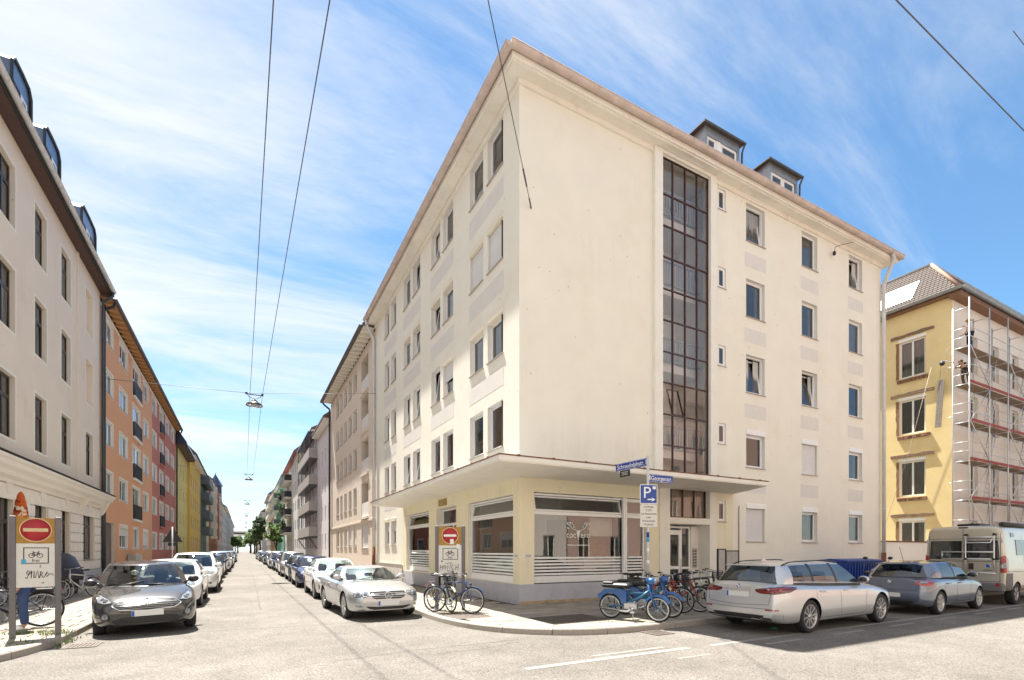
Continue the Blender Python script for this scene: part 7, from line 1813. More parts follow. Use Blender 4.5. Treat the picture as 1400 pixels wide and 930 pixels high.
# dark cover over a cargo bike
t = thing('cargo_bike', 'cargo bike under a dark hooded rain cover beside the bicycle rack', 'cargo bike', (-5.6, 23.0, .12))
mb = MB(); pr = [(-1.0, .55), (-1.05, .95), (-.75, 1.42), (-.45, 1.50), (.5, 1.12), (.95, .85), (1.0, .6)]
for k in range(7):
    f = [.0, .55, .85, 1.0, .85, .55, 0][k]
vs = []; fs = []; ys = [-.42, -.36, -.2, 0, .2, .36, .42]; sc_ = [.62, .85, .97, 1.0, .97, .85, .62]
for y, s in zip(ys, sc_): vs += [(x, y, .5+(z-.5)*s+.015*sin(9*x+7*y)) for x, z in pr]
n = len(pr); fs = [(i*n+j, (i+1)*n+j, (i+1)*n+j+1, i*n+j+1) for i in range(6) for j in range(n-1)]+[tuple(range(n)), tuple(range(6*n, 7*n))[::-1]]
mb.add(vs, fs, 0, True, T(-5.6, 23.0, .12) @ RZ(-1.2)); mb.build('rain_cover', simple('dark_purple_cover', (.022, .016, .026), .55, var=.2, bump=.4, bscale=6), t)
cb = MB(); cb.cbox(-.75, .55, -.33, .33, .3, .62, .03, 0, T(-5.6, 23.0, .12) @ RZ(-1.2)); cb.build('cargo_box', blackm, t)
for x, y in ((-.6, .4), (-.6, -.4), (.9, 0)): B = T(-5.6, 23, .12) @ RZ(-1.2) @ T(x, y, .25) @ RX(pi/2); MB().torus(.23, .022, 20, 6, 0, B).tube([B @ Vector((0, 0, -.03)), B @ Vector((0, 0, .03))], .03, 8, 0).build('wheel', rubber, t)
# cafe things by the left house
t = thing('closed_parasol', 'closed orange patterned parasol standing before the old house above the left board', 'parasol', (-5.66, 19.3, .12))
MB().tube([(-5.66, 19.3, .16), (-5.66, 19.3, 3.38)], .025, 8).build('pole', metal, t); MB().cbox(-5.85, -5.35, 19.05, 19.55, .12, .2, .02).build('foot', plinthp, t)
def pat():
    m, tr, b = newmat('orange_pattern_cloth'); tc = tr.nodes.new('ShaderNodeTexCoord'); v = tr.nodes.new('ShaderNodeTexVoronoi'); v.inputs['Scale'].default_value = 9; tr.links.new(tc.outputs['Object'], v.inputs['Vector'])
    r = tr.nodes.new('ShaderNodeValToRGB'); r.color_ramp.interpolation = 'CONSTANT'; e = r.color_ramp.elements; e[0].position = 0; e[0].color = (.55, .10, .02, 1); e[1].position = .45; e[1].color = (.70, .28, .05, 1); x = e.new(.7); x.color = (.75, .62, .45, 1); x = e.new(.85); x.color = (.25, .02, .015, 1)
    s = tr.nodes.new('ShaderNodeSeparateColor'); tr.links.new(v.outputs['Color'], s.inputs[0]); tr.links.new(s.outputs[0], r.inputs[0]); tr.links.new(r.outputs[0], b.inputs['Base Color']); b.inputs['Roughness'].default_value = .9; return m
mb = MB(); vs = []; n = 16; prf = [(.02, 3.40), (.06, 3.32), (.10, 3.1), (.13, 2.8), (.15, 2.4), (.13, 2.1)]
for k, (r, z) in enumerate(prf):
    for i in range(n): rr = r*(1+.22*(1 if i % 2 else -1)*min(1, k/2)); vs.append((-5.66+rr*cos(2*pi*i/n), 19.3+rr*sin(2*pi*i/n), z))
mb.add(vs, [(k*n+i, k*n+(i+1) % n, (k+1)*n+(i+1) % n, (k+1)*n+i) for k in range(len(prf)-1) for i in range(n)], 0, True); mb.build('canopy_cloth', pat(), t)
redw = simple('red_bench_wood', (.32, .045, .025), .55, var=.15)
t = thing('bench', 'red slatted bench against the white ground floor behind the left board', 'bench', (-6.3, 17.6, .12))
for k in range(3): MB().cbox(-6.45+.13*k, -6.34+.13*k, 16.6, 19.0, .54, .575, .006).build('seat_slat', redw, t)
for k in range(2): MB().cbox(-6.56, -6.53, 16.6, 19.0, .70+.13*k, .80+.13*k, .006).build('back_slat', redw, t)
for y in (16.8, 18.8):
    MB().tube([(-6.15, y, .12), (-6.2, y, .53), (-6.52, y, .53)], .016, 6).build('leg', blackm, t); MB().tube([(-6.6, y, .12), (-6.5, y, .55), (-6.57, y, .95)], .016, 6).build('leg', blackm, t)
t = thing('flower_planter', 'dark planter with red flowers beside the doorway of the old house', 'planter', (-6.2, 15.6, .12))
MB().cbox(-6.6, -5.9, 15.0, 16.4, .12, .62, .02).build('trough', plinthp, t); R = random.Random(31)
mb = MB(); leafball(mb, (-6.25, 15.7, .82), (.35, .7, .25), 260, .07, R); mb.build('leaves', lf, t); mb = MB(); leafball(mb, (-6.22, 15.7, .93), (.36, .7, .2), 120, .05, R); mb.build('flowers', simple('red_flowers', (.5, .03, .02), .7), t)
# ---- no entry boards
post = simple('board_post_grey', (.16, .15, .155), .5, .4, var=.1); board = simple('white_board', (.66, .64, .59), .6, var=.06, scale=8, dirt=(.48, .44, .38), dirtscale=4, dirtamt=.4)
ochre = simple('ochre_board', (.40, .215, .04), .7, var=.2, scale=12, dirt=(.20, .09, .03), dirtscale=9, dirtamt=.8); sred = simple('sign_red', (.42, .022, .025), .5, var=.25, scale=9); oldwhite = simple('faded_white', (.66, .50, .28), .6, var=.2, scale=14)
def bike_icon(mb, cx, cz, s, y=0):
    def P(x, z): return (cx+x*s, y, cz+z*s)
    for x in (-.30, .30): mb.tube([P(x+.2*cos(2*pi*i/18), .2*sin(2*pi*i/18)) for i in range(18)], .022*s*1.3, 4, 0, True, True)
    for a, b in (((-.3, 0), (-.16, .30)), ((-.16, .30), (.20, .27)), ((-.3, 0), (-.02, 0)), ((-.02, 0), (.20, .27)), ((-.02, 0), (-.19, .36)), ((.3, 0), (.17, .40)), ((.17, .40), (.28, .42)), ((-.26, .37), (-.12, .37))): mb.tube([P(*a), P(*b)], .02*s*1.3, 4)
def no_entry(name, label, p0, p1, top, rw, rz, white_bar, scribble, stk):
    """two posts carry an ochre square with the red disc and a white board below; local x runs from post to post"""
    p0 = Vector((*p0, 0)); p1 = Vector((*p1, 0)); L = (p1-p0).length; a = atan2((p1-p0).y, (p1-p0).x); t = thing(name, label, 'traffic sign', (p0.x, p0.y, .12)); B = T(p0.x, p0.y, 0) @ RZ(a)
    for x in (0, L): MB().cbox(x-.045, x+.045, -.03, .06, .1, top, .008).build('post', post, t, B)
    x0, x1 = .046, L-.046; W = x1-x0; zb = rz[0]; zm = rz[1]
    ob = MB().box(x0, x1, -.012, .012, zm+.003, top-.03).build('disc_board', ochre, t, B); wb_ = MB().box(x0, x1, -.012, .012, zb, zm).build('text_board', board, t, B)
    cz = (zm+top)/2; r = min(W, top-zm)*.40*rw; mb = MB(); n = 36
    mb.lathe([(0, .004), (r, .004), (r, 0)], n, 0, B @ T((x0+x1)/2, -.014, cz) @ RX(pi/2)); mb.build('red_disc', sred, ob)
    mb = MB(); mb.lathe([(r, .003), (r+.016, .003)], n, 0, B @ T((x0+x1)/2, -.013, cz) @ RX(pi/2)); mb.build('disc_rim', oldwhite, ob)
    MB().box((x0+x1)/2-r*.82, (x0+x1)/2+r*.82, -.0225, -.019, cz-r*.15, cz+r*.15).build('bar', white_bar, ob, B)
    h = zm-zb; mb = MB(); fz0, fz1 = zm-h*.46, zm-h*.09; fx0, fx1 = x0+W*.18, x1-W*.16
    for (ax, bx, az, bz) in ((fx0, fx1, fz1-.014, fz1), (fx0, fx1, fz0, fz0+.014), (fx0, fx0+.014, fz0+.014, fz1-.014), (fx1-.014, fx1, fz0+.014, fz1-.014)): mb.box(ax, bx, -.0165, -.0125, az, bz)
    mb.build('frame_line', blackm, wb_, B); mb = MB(); bike_icon(mb, (x0+x1)/2, fz0+(fz1-fz0)*.50, W*.36, -.014); mb.build('bicycle_symbol', blackm, wb_, B)
    text('lettering', 'frei', W*.15, blackm, wb_, B @ T((x0+x1)/2, -.0145, fz0+(fz1-fz0)*.19) @ UPR)
    mb = MB(); gz = zb+h*.26
    for st_ in scribble: mb.tube([(x0+W*u, -.014, gz+h*v) for u, v in st_], .006, 4)
    mb.build('graffiti', blackm, wb_, B)
    for (nm, u, v, w_, hh, m_) in stk: MB().box(x0+W*u, x0+W*(u+w_), -.0195, -.0168, zb+h*v, zb+h*(v+hh)).build(nm, m_, wb_, B)
    return t
bst = simple('blue_sticker', (.06, .32, .52), .4, var=.2); wst = simple('white_sticker', (.75, .74, .72), .4)
tag1 = [[(.22, -.03), (.27, -.06), (.30, .0), (.34, .09), (.30, .13), (.26, .06), (.31, .02), (.37, .06), (.38, .12)], [(.38, -.05), (.40, .1), (.46, .1), (.45, -.05)], [(.48, -.05), (.55, .12), (.58, -.05)], [(.6, -.05), (.63, .1), (.68, .06), (.64, .02), (.70, -.05)], [(.72, -.03), (.80, .09), (.75, .02), (.84, .06), (.78, -.03), (.9, .05), (.97, .0)], [(.60, .23), (.63, .24)], [(.60, .20), (.64, .20)], [(.65, -.16), (.68, -.18), (.71, -.15)]]
no_entry('no_entry_board', 'left board between grey posts with red no entry disc, bicycle sign and scrawled tag', (-3.665, 12.117), (-3.08, 12.28), 2.33, 1.02, (1.03, 1.83), oldwhite, tag1, [('sticker', .13, .53, .12, .11, bst), ('sticker', .78, .88, .0, .0, wst)][:1])
hon = [[(.06, -.06), (.08, .1)], [(.16, -.06), (.17, .1)], [(.07, .03), (.16, .03)], [(.30, .02), (.26, .06), (.22, .02), (.25, -.03), (.31, -.02), (.33, .06), (.27, .11), (.2, .06)], [(.38, -.05), (.40, .12), (.50, -.02), (.52, .13)], [(.66, .1), (.60, .12), (.57, .04), (.61, -.04), (.68, -.02)], [(.74, -.06), (.76, .12)], [(.76, .03), (.84, .04)], [(.84, -.06), (.86, .13)], [(.3, .17), (.38, .15), (.45, .18), (.54, .16), (.6, .18)], [(.35, -.1), (.42, -.07), (.5, -.1), (.58, -.08), (.66, -.11)]]
no_entry('no_entry_board', 'right no entry board between brown posts with stickers and graffiti near the shop', (4.50, 12.56), (5.12, 12.23), 2.36, .98, (1.02, 1.84), wst, hon, [('sticker', .78, .90, .14, .14, wst), ('sticker', .12, .46, .06, .05, simple('dark_red_sticker', (.15, .02, .02), .5)), ('sticker', .5, 1.04, .16, .16, wst)])
# ---- parking sign and street names on one pole
PX_, PY_ = 8.87, 9.32
t = thing('parking_sign', 'grey pole with blue parking sign, text plate and two blue street name plates', 'street sign', (PX_, PY_, .12))
P_ = T(PX_, PY_, 0); signblue = simple('sign_blue', (.010, .055, .30), .35, var=.05); pole = MB().tube([(0, 0, .1), (0, 0, 4.06)], .034, 10); pole.build('pole', pipegrey, t, P_)
BS = P_ @ RZ(radians(-25)) @ T(0, -.046, 0)
pp = MB().cbox(-.22, .22, -.012, .0, 2.865, 3.345, .004).build('parking_plate', white, t, BS); MB().box(-.204, .204, -.0145, -.0125, 2.881, 3.329).build('blue_field', signblue, pp, BS)
text('lettering', 'P', .40, white, pp, BS @ T(-.045, -.0165, 3.13) @ UPR, 1.0); mb = MB(); mb.box(-.03, .11, -.018, -.015, 2.957, 2.985); mb.add([(.17, -.018, 2.971), (.07, -.018, 3.022), (.10, -.018, 2.971), (.07, -.018, 2.92)], [(0, 1, 2), (0, 2, 3)]); mb.build('arrow', white, pp, BS); MB().box(.10, .18, -.018, -.015, 3.225, 3.30).build('sticker', wst, pp, BS)
tp = MB().cbox(-.216, .216, -.012, 0, 2.285, 2.85, .004).build('text_plate', board, t, BS)
for i, s_ in enumerate(('werktags', '9-23h', 'mit Parkschein', 'oder', 'Parkausweis', '10 (kurz)')): text('lettering', s_, .066, blackm, tp, BS @ T(0, -.0135, 2.79-.088*i) @ UPR)
def nameplate(z, B0, s_, x0, x1, h, sx):
    B = P_ @ T(0, 0, z) @ B0
    n = MB().cbox(x0, x1, -.010, .010, -h/2, h/2, .004).build('street_name_plate', signblue, t, B); mb = MB()
    for (za, zb) in ((h/2-.016, h/2-.010), (-h/2+.010, -h/2+.016)): mb.box(x0+.012, x1-.012, -.0125, -.0104, za, zb)
    mb.build('border_line', white, n, B); text('lettering', s_, .165, white, n, B @ T((x0+x1)/2, -.0125, -.005) @ UPR, sx)
    MB().box(min(0, x0, x1) if x0 > 0 else x1, x0 if x0 > 0 else .0, -.03, .03, -.06, .06).build('clamp', pipegrey, t, B); return B
b1 = nameplate(3.92, RZ(-pi/2+radians(3)), 'Schraudolphstr.', -1.14, -.05, .20, .93); nameplate(3.52, RZ(radians(-2)), 'Georgenstr.', .06, .82, .20, .86)
sm_ = MB().cbox(-.98, -.62, -.010, .010, -.27, -.105, .004).build('small_black_plate', blackm, t, b1); MB().box(-.92, -.68, -.0125, -.0104, -.155, -.145).box(-.90, -.70, -.0125, -.0104, -.19, -.18).box(-.92, -.68, -.0125, -.0104, -.225, -.215).build('print_line', wst, sm_, b1)
for z, m_ in ((2.10, signblue), (1.98, bst), (1.7, wst), (1.4, wst), (.9, wst)): MB().tube([(0, 0, z-.06), (0, 0, z+.06)], .0355, 10).build('sticker', m_, t, P_)
# triangular sign seen from behind
t = thing('triangle_sign', 'dark triangular road sign seen from behind at the left kerb', 'traffic sign', (-3.3, 31.3, .12))
MB().tube([(-3.3, 31.3, .1), (-3.3, 31.3, 2.95)], .03, 8).build('pole', pipegrey, t); MB().prism([(-.45, 2.15), (.45, 2.15), (0, 2.93)], -.01, .01, 0, T(-3.3, 31.34, 0) @ RZ(.1) @ RX(pi/2)).build('triangle', simple('sign_back_dark', (.03, .032, .035), .5, .3), t); MB().box(-3.5, -3.1, 31.35, 31.37, 1.95, 2.13).build('plate', MAT['sign_back_dark'], t)
# grey cabinet before the orange house
t = thing('utility_cabinet', 'brown grey utility cabinet against the orange house', 'cabinet', (-6.6, 42.6, .12)); MB().cbox(-6.95, -6.5, 42.0, 44.2, .12, 1.45, .02).build('case', cab, t); MB().cbox(-6.497, -6.48, 42.1, 43.05, .25, 1.38, .006).build('door', cab, t); MB().cbox(-6.497, -6.48, 43.1, 44.1, .25, 1.38, .006).build('door', cab, t)
# ---- lamps hung on wires
wirem = simple('steel_wire', (.12, .12, .125), .5, .6)
def sagline(a, b, s, n=10): a = Vector(a); b = Vector(b); return [a.lerp(b, i/n)-Vector((0, 0, s*4*(i/n)*(1-i/n))) for i in range(n+1)]
LG_ = 'street lamps hung over the carriageway'
lp = [(.53, 33.0), (.5, 68), (.5, 104), (.5, 140), (.5, 176), (.5, 212)]; lastl = None
for i, (x, y) in enumerate(lp):
    yl, yr = (36.3, 30.7) if i == 0 else (y+1, y-1); za = 11.6
    m_ = MB(); m_.tube([(-6.99, yl, za), (x, y, 10.95)], .012, 4); m_.tube([(x, y, 10.95), (7.09, yr, 11.3)], .012, 4)
    tag(m_.build('span_wire', wirem), f'cross wire carrying the {["first and largest", "second", "third", "fourth", "fifth", "sixth"][i]} hanging lamp', 'wire')
    l = thing('street_lamp', f'{["first and nearest", "second", "third", "fourth", "fifth", "last and smallest"][i]} bell shaped lamp hanging on its wire over the street', 'street lamp', (x, y, 10.3), LG_)
    mb = MB(); mb.lathe([(.0, .30), (.10, .29), (.16, .22), (.22, .15), (.40, .05), (.46, -.06), (.44, -.06), (.36, .03)], 20); mb.build('shade', simple('lamp_shade_dark', (.08, .08, .085), .4, .5) if 'lamp_shade_dark' not in MAT else MAT['lamp_shade_dark'], l, T(x, y, 10.3)); MB().lathe([(.43, -.055), (.3, -.10), (0, -.13)], 20).build('diffuser', lampglass, l, T(x, y, 10.3))
    mb = MB(); mb.box(-.42, .42, -.02, .02, .56, .60); mb.tube([(-.38, 0, .6), (-.3, 0, .45), (0, 0, .34), (.3, 0, .45), (.38, 0, .6)], .018, 5); mb.tube([(0, 0, .28), (0, 0, .36)], .04, 8); mb.cbox(-.48, -.36, -.04, .04, .57, .70, .01); mb.cbox(.36, .48, -.04, .04, .57, .70, .01); mb.build('hanger', blackm, l, T(x, y, 10.3) @ RZ(.0))
for (xa, xb, nm) in ((.44, .30, 'left of two wires running lengthwise above the street'), (1.28, .95, 'right of two wires running lengthwise above the street')):
    m_ = MB(); m_.tube([(xa, -8.9, 11.3), (xa, 9, 11.05), (xb, 33, 10.9), (xb, 68, 10.9)], .011, 4); tag(m_.build('overhead_wire', wirem), nm, 'wire')
wr = thing('anchor_wire', 'thin black wire fixed to the blank cream wall near the top corner', 'wire', (7.52, 12.76, 11.89)); W0 = Vector((7.52, 12.76, 11.89)); W1 = Vector((4.2, 8.8, 12.5)); dW = (W1-W0)
MB().tube([W0, W0+dW*5.5], .010, 4).build('wire', blackm, wr); MB().tube([W0, W0+dW*.07], .02, 6).build('eye_bolt', blackm, wr); MB().tube([W0+dW*.15, W0+dW*.26], .022, 6).build('turnbuckle', blackm, wr)
tag(MB().tube([(-20, 5.0, 12.5), (80, 5.05, 12.5)], .013, 4).build('overhead_wire', wirem), 'wire crossing the upper right corner along the wide street', 'wire'); tag(MB().tube([(14.2, 4.2, 12.6), (60, 4.6, 12.6)], .008, 4).build('overhead_wire', wirem), 'thinner wire at the upper right edge of the view', 'wire')
tag(MB().tube([(-6.5, 104.5, 12.5), (0.5, 104, 10.9)], .01, 4).build('stay_wire', wirem), 'faint stay wire further down the street on the left', 'wire')
t = thing('wall_lamp', 'small dark lamp on a curved cable under the eaves of the cream house', 'lamp', (22.9, 12.5, 15.0)); MB().tube([(24.0, 12.35, 15.5), (23.4, 12.5, 15.3), (23.05, 12.6, 15.15), (23.0, 12.62, 14.95)], .011, 5).build('cable', blackm, t); MB().cbox(22.95, 23.06, 12.57, 12.68, 14.78, 14.95, .02).build('lamp_body', blackm, t)
# ---- blue bins, motorcycle
bb = simple('bin_blue', (.015, .05, .28), .45, var=.1, bump=.1)
def bin_(label, x, y, rz=0):
    t = thing('waste_container', label, 'waste bin', (x, y, .12), 'blue waste containers by the wall'); B = T(x, y, .12) @ RZ(rz); mb = MB()
    vs = [(-.60, -.45, .2), (.60, -.45, .2), (.60, .45, .2), (-.60, .45, .2), (-.68, -.54, 1.12), (.68, -.54, 1.12), (.68, .54, 1.12), (-.68, .54, 1.12)]
    mb.add(vs, [(0, 3, 2, 1), (0, 1, 5, 4), (1, 2, 6, 5), (2, 3, 7, 6), (3, 0, 4, 7), (4, 5, 6, 7)]); mb.build('tub', bb, t, B)
    MB().cbox(-.72, .72, -.58, .58, 1.122, 1.2, .02).build('rim', bb, t, B); mb = MB(); mb.add([(-.70, -.56, 1.2), (.70, -.56, 1.2), (.70, .1, 1.25), (-.70, .1, 1.25), (.70, .56, 1.2), (-.70, .56, 1.2)], [(0, 1, 2, 3), (3, 2, 4, 5), (1, 4, 2), (0, 3, 5)]); mb.build('lid', bb, t, B)
    for i in range(6): MB().box(-.5+.2*i-.025, -.5+.2*i+.025, -.56, -.50, .35, 1.1).build('rib', bb, t, B)
    for x_ in (-.5, .5):
        for y_ in (-.36, .36): MB().lathe([(0, -.025), (.1, -.025), (.1, .025), (0, .025)], 14, 0, T(x_, y_, .1) @ RX(pi/2)).build('castor', blackm, t, B)
bin_('blue waste container nearer the silver estate by the cream wall', 21.5, 11.5); bin_('blue waste container farther right beside the motorcycle', 23.0, 11.6, .05)
t = thing('motorcycle', 'dark motorcycle with round mirrors beside the blue containers', 'motorcycle', (22.2, 9.6, .12)); B = T(19.75, 9.45, .12) @ RZ(-2.4)
for x in (.68, -.68):
    w = MB(); w.torus(.27, .06, 22, 8, 0, T(x, 0, .33) @ RX(pi/2)); wo = w.build('wheel', rubber, t, B); r_ = MB(); r_.lathe([(.22, -.03), (.22, .03)], 20, 0, T(x, 0, .33) @ RX(pi/2))
    for k in range(5): r_.box(-.02, .02, 0, .21, -.02, .02, 0, T(x, 0, .33) @ RX(pi/2) @ RZ(2*pi*k/5))
    r_.build('rim', alloy, wo, B)
MB().ell((.12, 0, .82), (.32, .17, .14), 14, 8).build('tank', bg_, t, B); MB().cbox(-.75, -.05, -.14, .14, .74, .84, .04).build('saddle', blackm, t, B); MB().cbox(-.25, .28, -.2, .2, .3, .65, .06).build('engine', metal, t, B)
for s in (-1, 1): MB().tube([(.42, s*.1, .95), (.68, s*.11, .33)], .03, 8).build('fork_leg', chrome, t, B); MB().tube([(.30, s*.25, 1.05), (.26, s*.34, 1.28)], .008, 5).ell((.25, s*.37, 1.32), (.03, .08, .055), 10, 6).build('mirror', blackm, t, B); MB().tube([(-.1, s*.18, .3), (-.85, s*.2, .42)], .045, 8).build('exhaust', chrome, t, B)
MB().tube([(.22, -.36, 1.02), (.38, -.2, 1.06), (.40, .2, 1.06), (.22, .36, 1.02)], .014, 6).build('handlebar', blackm, t, B); MB().ell((.55, 0, .95), (.1, .1, .1), 12, 8).build('headlamp', lampglass, t, B); MB().tube([(-.1, .1, .3), (-.15, .3, .0)], .02, 5).build('kickstand', metal, t, B)
tag(MB().ell((10.05, 6.75, .03), (.11, .07, .03), 8, 5).build('green_litter', simple('green_plastic', (.02, .22, .06), .3)), 'crumpled green plastic bit on the road behind the silver estate', 'litter')
# ---- trees at the end of the street
barkm = simple('tree_bark', (.10, .075, .055), .9, var=.3, scale=6, bump=.5, bscale=20)
leafs = [simple('leaf_green_'+'abc'[i], c, .7, var=.45, scale=1.3) for i, c in enumerate(((.085, .15, .03), (.14, .22, .045), (.06, .105, .025)))]
def tree(x, y, h, w, label, seed, lm, n=2200, leaf=.30, z0=.12):
    R = random.Random(seed); t = thing('tree', label, 'tree', (x, y, z0), 'trees at the end of the street'); mb = MB(); th = h*.32
    mb.tube([(x, y, z0), (x+.1, y, z0+th*.6), (x, y+.1, z0+th), (x+.2, y, z0+h*.7)], [w*.06, w*.045, w*.04, w*.012], 8); tips = []
    for i in range(9):
        a = 2*pi*i/9+R.uniform(-.3, .3); z = z0+th*R.uniform(.8, 1.5); l = w*R.uniform(.25, .48); e = (x+l*cos(a), y+l*sin(a), z+h*R.uniform(.12, .4)); mb.tube([(x, y, z), ((x+e[0])/2, (y+e[1])/2, z+(e[2]-z)*.65), e], [w*.02, w*.014, w*.005], 5); tips.append(e)
    mb.build('trunk', barkm, t); mb = MB(); cl = tips+[(x+R.uniform(-.3, .3)*w, y+R.uniform(-.3, .3)*w, z0+h*R.uniform(.5, .93)) for _ in range(16)]
    for c in cl: r = w*R.uniform(.12, .22); leafball(mb, c, (r, r, r*.8), n//len(cl), leaf, R)
    mb.build('crown', lm, t); return t
tree(5.6, 110, 7.5, 3.6, 'small bright green tree in front of the turquoise house', 1, leafs[1], 2600, .22); tree(5.2, 208, 15, 6, 'tall dark green tree before the brown house, nearest of the far trees', 2, leafs[2], 3600, .35)
tree(4.6, 238, 13, 6.5, 'dark green tree second of the far right row', 3, leafs[0], 3000, .4); tree(4.4, 275, 12, 7, 'bright green tree third of the far right row', 4, leafs[1], 2600, .42); tree(3.4, 330, 13, 8, 'light green tree at the very end of the street', 5, leafs[1], 2400, .5); tree(-4.8, 340, 10, 7, 'green tree at the far end of the street on the left', 6, leafs[0], 2200, .5)
tree(-4.0, 400, 12, 9, 'pale green tree below the crossing building', 7, leafs[1], 2000, .6); tree(4, 420, 14, 10, 'dark tree below the right part of the crossing building', 8, leafs[2], 2000, .6)
for y in (380, 410, 440, 470): pass
# ---- people
def skinmesh(name, chains, mats, parent, B):
    """limbs as connected edges with a radius per joint, grown into one smooth surface"""
    vs = []; rad = []; es = []; ix = {}
    for ch in chains:
        prev = None
        for (key, co, r) in ch:
            if key is None or key not in ix:
                vs.append(co); rad.append(r); i = len(vs)-1
                if key is not None: ix[key] = i
            else: i = ix[key]
            if prev is not None: es.append((prev, i))
            prev = i
    me = bpy.data.meshes.new(name); me.from_pydata(vs, es, []); o = bpy.data.objects.new(name, me); COL.objects.link(o)
    md = o.modifiers.new('k', 'SKIN'); 
    for i, sv_ in enumerate(me.skin_vertices[0].data): sv_.radius = (rad[i], rad[i]); sv_.use_root = (i == 0)
    m2 = o.modifiers.new('s', 'SUBSURF'); m2.levels = m2.render_levels = 1
    me2 = evaluated(o); bpy.data.objects.remove(o); me2.name = name
    for m in mats: me2.materials.append(m)
    me2.polygons.foreach_set('use_smooth', [True]*len(me2.polygons)); return link(name, me2, parent, B)
skin = simple('skin', (.45, .25, .17), .6, var=.08, scale=20)
def person(label, B, J, shirt, trousers, shoes, hair, hat=None):
    """J: joint positions (x forward, y left, z up)"""
    t = thing('person', label, 'person', tuple(B.to_translation())); V = {k: Vector(v) for k, v in J.items()}
    mid = lambda a, b, f=.5: tuple(V[a].lerp(V[b], f))
    ch = [[('pel', J['pel'], .12), ('waist', mid('pel', 'chest'), .11), ('chest', J['chest'], .13), ('neck', J['neck'], .055), ('head0', mid('neck', 'head', .45), .07), ('head', J['head'], .098), (None, tuple(V['head']+(V['head']-V['neck'])*.55), .06)]]
    for s in 'lr':
        ch.append([('pel', J['pel'], .12), (None, J['hip'+s], .095), (None, mid('hip'+s, 'knee'+s), .075), (None, J['knee'+s], .055), (None, mid('knee'+s, 'ank'+s, .4), .052), ('ank'+s, J['ank'+s], .036), (None, J['toe'+s], .032)])
        ch.append([('chest', J['chest'], .13), (None, J['sh'+s], .06), (None, mid('sh'+s, 'elb'+s), .047), (None, J['elb'+s], .038), (None, mid('elb'+s, 'wr'+s, .4), .036), ('wr'+s, J['wr'+s], .026), ('palm'+s, J['palm'+s], .032)])
        d = (V['palm'+s]-V['wr'+s]).normalized(); sd_ = d.cross(Vector((0, 0, 1))).normalized() if abs(d.z) < .9 else Vector((0, 1, 0))
        for k, (o, l) in enumerate(((-.030, .065), (-.010, .078), (.010, .074), (.030, .058))): p = V['palm'+s]+sd_*o+d*.03; ch.append([('palm'+s, J['palm'+s], .032), (None, tuple(p), .010), (None, tuple(p+d*l*.55+Vector((0, 0, -.012))), .009), (None, tuple(p+d*l*.85+Vector((0, 0, -.035))), .007)])
        p = V['palm'+s]-d*.02; ch.append([('palm'+s, J['palm'+s], .032), (None, tuple(p-sd_*.045), .011), (None, tuple(p-sd_*.06+d*.04), .009)])
    body = skinmesh('body', ch, [skin], t, B)
    hd = V['head']; f = Vector(J.get('face', (1, 0, 0))).normalized(); rt = f.cross(Vector((0, 0, 1))).normalized()
    mb = MB(); mb.ell(tuple(hd+f*.105-Vector((0, 0, .02))), (.016, .014, .022), 8, 6); mb.build('nose', skin, body, B)
    mb = MB(); [mb.ell(tuple(hd+f*.09+rt*o+Vector((0, 0, .015))), (.012, .012, .009), 8, 6) for o in (-.035, .035)]; mb.build('eyes', blackm, body, B)
    mb = MB(); [mb.ell(tuple(hd+rt*o), (.022, .014, .032), 8, 6) for o in (-.1, .1)]; mb.build('ears', skin, body, B)
    skinmesh('shirt', [[('pel', tuple(V['pel']+Vector((0, 0, .02))), .135), (None, mid('pel', 'chest'), .128), ('chest', J['chest'], .148), (None, mid('chest', 'neck', .8), .075)]]+[[('chest', J['chest'], .148), (None, J['sh'+s], .078), (None, mid('sh'+s, 'elb'+s, .75), .062)] for s in 'lr'], [shirt], t, B)
    skinmesh('trousers', [[('pel', J['pel'], .14), (None, J['hip'+s], .112), (None, mid('hip'+s, 'knee'+s), .092), (None, J['knee'+s], .075), (None, mid('knee'+s, 'ank'+s, .5), .072), (None, mid('knee'+s, 'ank'+s, .93), .062)] for s in 'lr'], [trousers], t, B)
    for s in 'lr': skinmesh('shoe', [[(None, tuple(V['ank'+s]-Vector((0, 0, .03))), .05), (None, mid('ank'+s, 'toe'+s, .6), .046), (None, J['toe'+s], .042)]], [shoes], t, B)
    if hat: mb = MB(); mb.lathe([(.155, .02), (.125, .025), (.118, .08), (.08, .14), (0, .155)], 18, 0, T(*(hd+Vector((0, 0, .02))))); mb.build('hard_hat', hat, t, B)
    else: mb = MB(); mb.ell(tuple(hd-f*.02+Vector((0, 0, .035))), (.108, .108, .10), 14, 8); mb.build('hair', hair, t, B)
    return t
def std(**k):
    J = dict(pel=(0, 0, .95), chest=(.02, 0, 1.30), neck=(.02, 0, 1.47), head=(.05, 0, 1.62), hipl=(0, .09, .90), hipr=(0, -.09, .90), kneel=(.03, .10, .50), kneer=(.03, -.10, .50), ankl=(-.02, .11, .08), ankr=(-.02, -.11, .08), toel=(.14, .12, .045), toer=(.14, -.12, .045),
             shl=(.0, .19, 1.40), shr=(0, -.19, 1.40), elbl=(.02, .27, 1.14), elbr=(.02, -.27, 1.14), wrl=(.18, .25, .98), wrr=(.18, -.25, .98), palml=(.26, .24, .97), palmr=(.26, -.24, .97)); J.update(k); return J
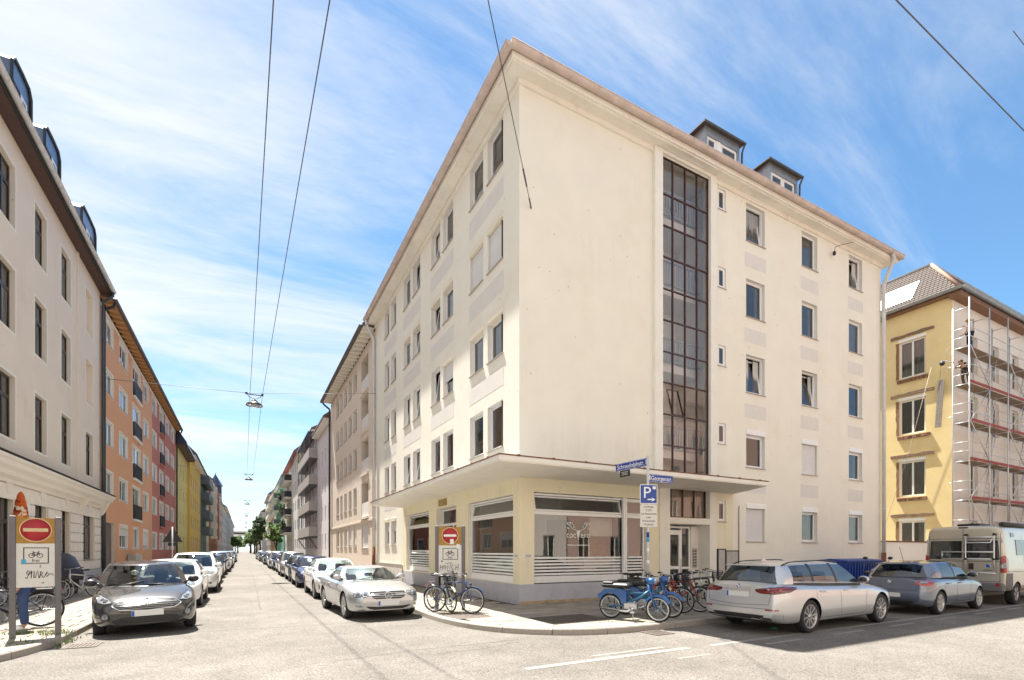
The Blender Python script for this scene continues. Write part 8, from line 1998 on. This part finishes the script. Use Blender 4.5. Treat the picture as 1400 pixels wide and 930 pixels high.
navy = simple('navy_cloth', (.018, .02, .04), .9, var=.2); brownc = simple('brown_work_trousers', (.10, .075, .055), .9, var=.2); whitec = simple('white_shirt', (.62, .56, .52), .9, var=.1); bootm = simple('work_boots', (.05, .035, .025), .8); hairm = simple('dark_hair', (.025, .017, .012), .7); yhat = simple('yellow_helmet', (.65, .42, .02), .4); jeans = simple('blue_jeans', (.045, .075, .18), .9, var=.25, scale=14)
person('worker in white shirt and yellow hard hat standing on the top scaffold deck', T(36.0, 12.45, 13.0) @ RZ(pi*.75), std(wrl=(.30, .22, 1.25), palml=(.38, .20, 1.30), elbl=(.10, .28, 1.14)), whitec, navy, bootm, hairm, yhat)
person('worker in navy shirt and brown trousers bending over the scaffold end on the deck below', T(35.55, 12.5, 10.95) @ RZ(pi), std(pel=(-.05, 0, .88), chest=(.28, 0, 1.10), neck=(.42, 0, 1.17), head=(.56, 0, 1.22), hipl=(-.05, .1, .84), hipr=(-.05, -.1, .84), kneel=(.06, .14, .47), kneer=(-.10, -.14, .47), ankl=(-.06, .16, .08), ankr=(-.34, -.14, .08), toel=(.1, .17, .045), toer=(-.2, -.15, .045), shl=(.34, .18, 1.12), shr=(.34, -.18, 1.12), elbl=(.52, .2, .90), elbr=(.55, -.2, .92), wrl=(.76, .14, .92), wrr=(.80, -.14, .94), palml=(.84, .12, .94), palmr=(.88, -.12, .96)), navy, brownc, bootm, hairm)
t = thing('tool_winch', 'small dark winch arm reaching out from the scaffold end over the yellow wall', 'winch', (34.9, 12.8, 12.2)); MB().tube([(35.02, 12.8, 12.25), (34.1, 13.0, 12.25)], .03, 6).build('arm', galv, t); MB().ell((34.15, 13.0, 12.1), (.13, .13, .13), 10, 6).build('pulley', blackm, t)
person('person in blue jeans and white shoes with the electric bicycle behind the left board', T(-3.86, 13.35, .12) @ RZ(-2.86), std(hipl=(0, .09, .90), kneel=(.02, .12, .5), ankl=(.0, .13, .08), palmr=(.1, -.22, .82), wrr=(.06, -.23, .9), elbr=(.0, -.25, 1.13), wrl=(.06, .23, .9), palml=(.1, .22, .82), elbl=(.0, .25, 1.13)), navy, jeans, white, hairm)
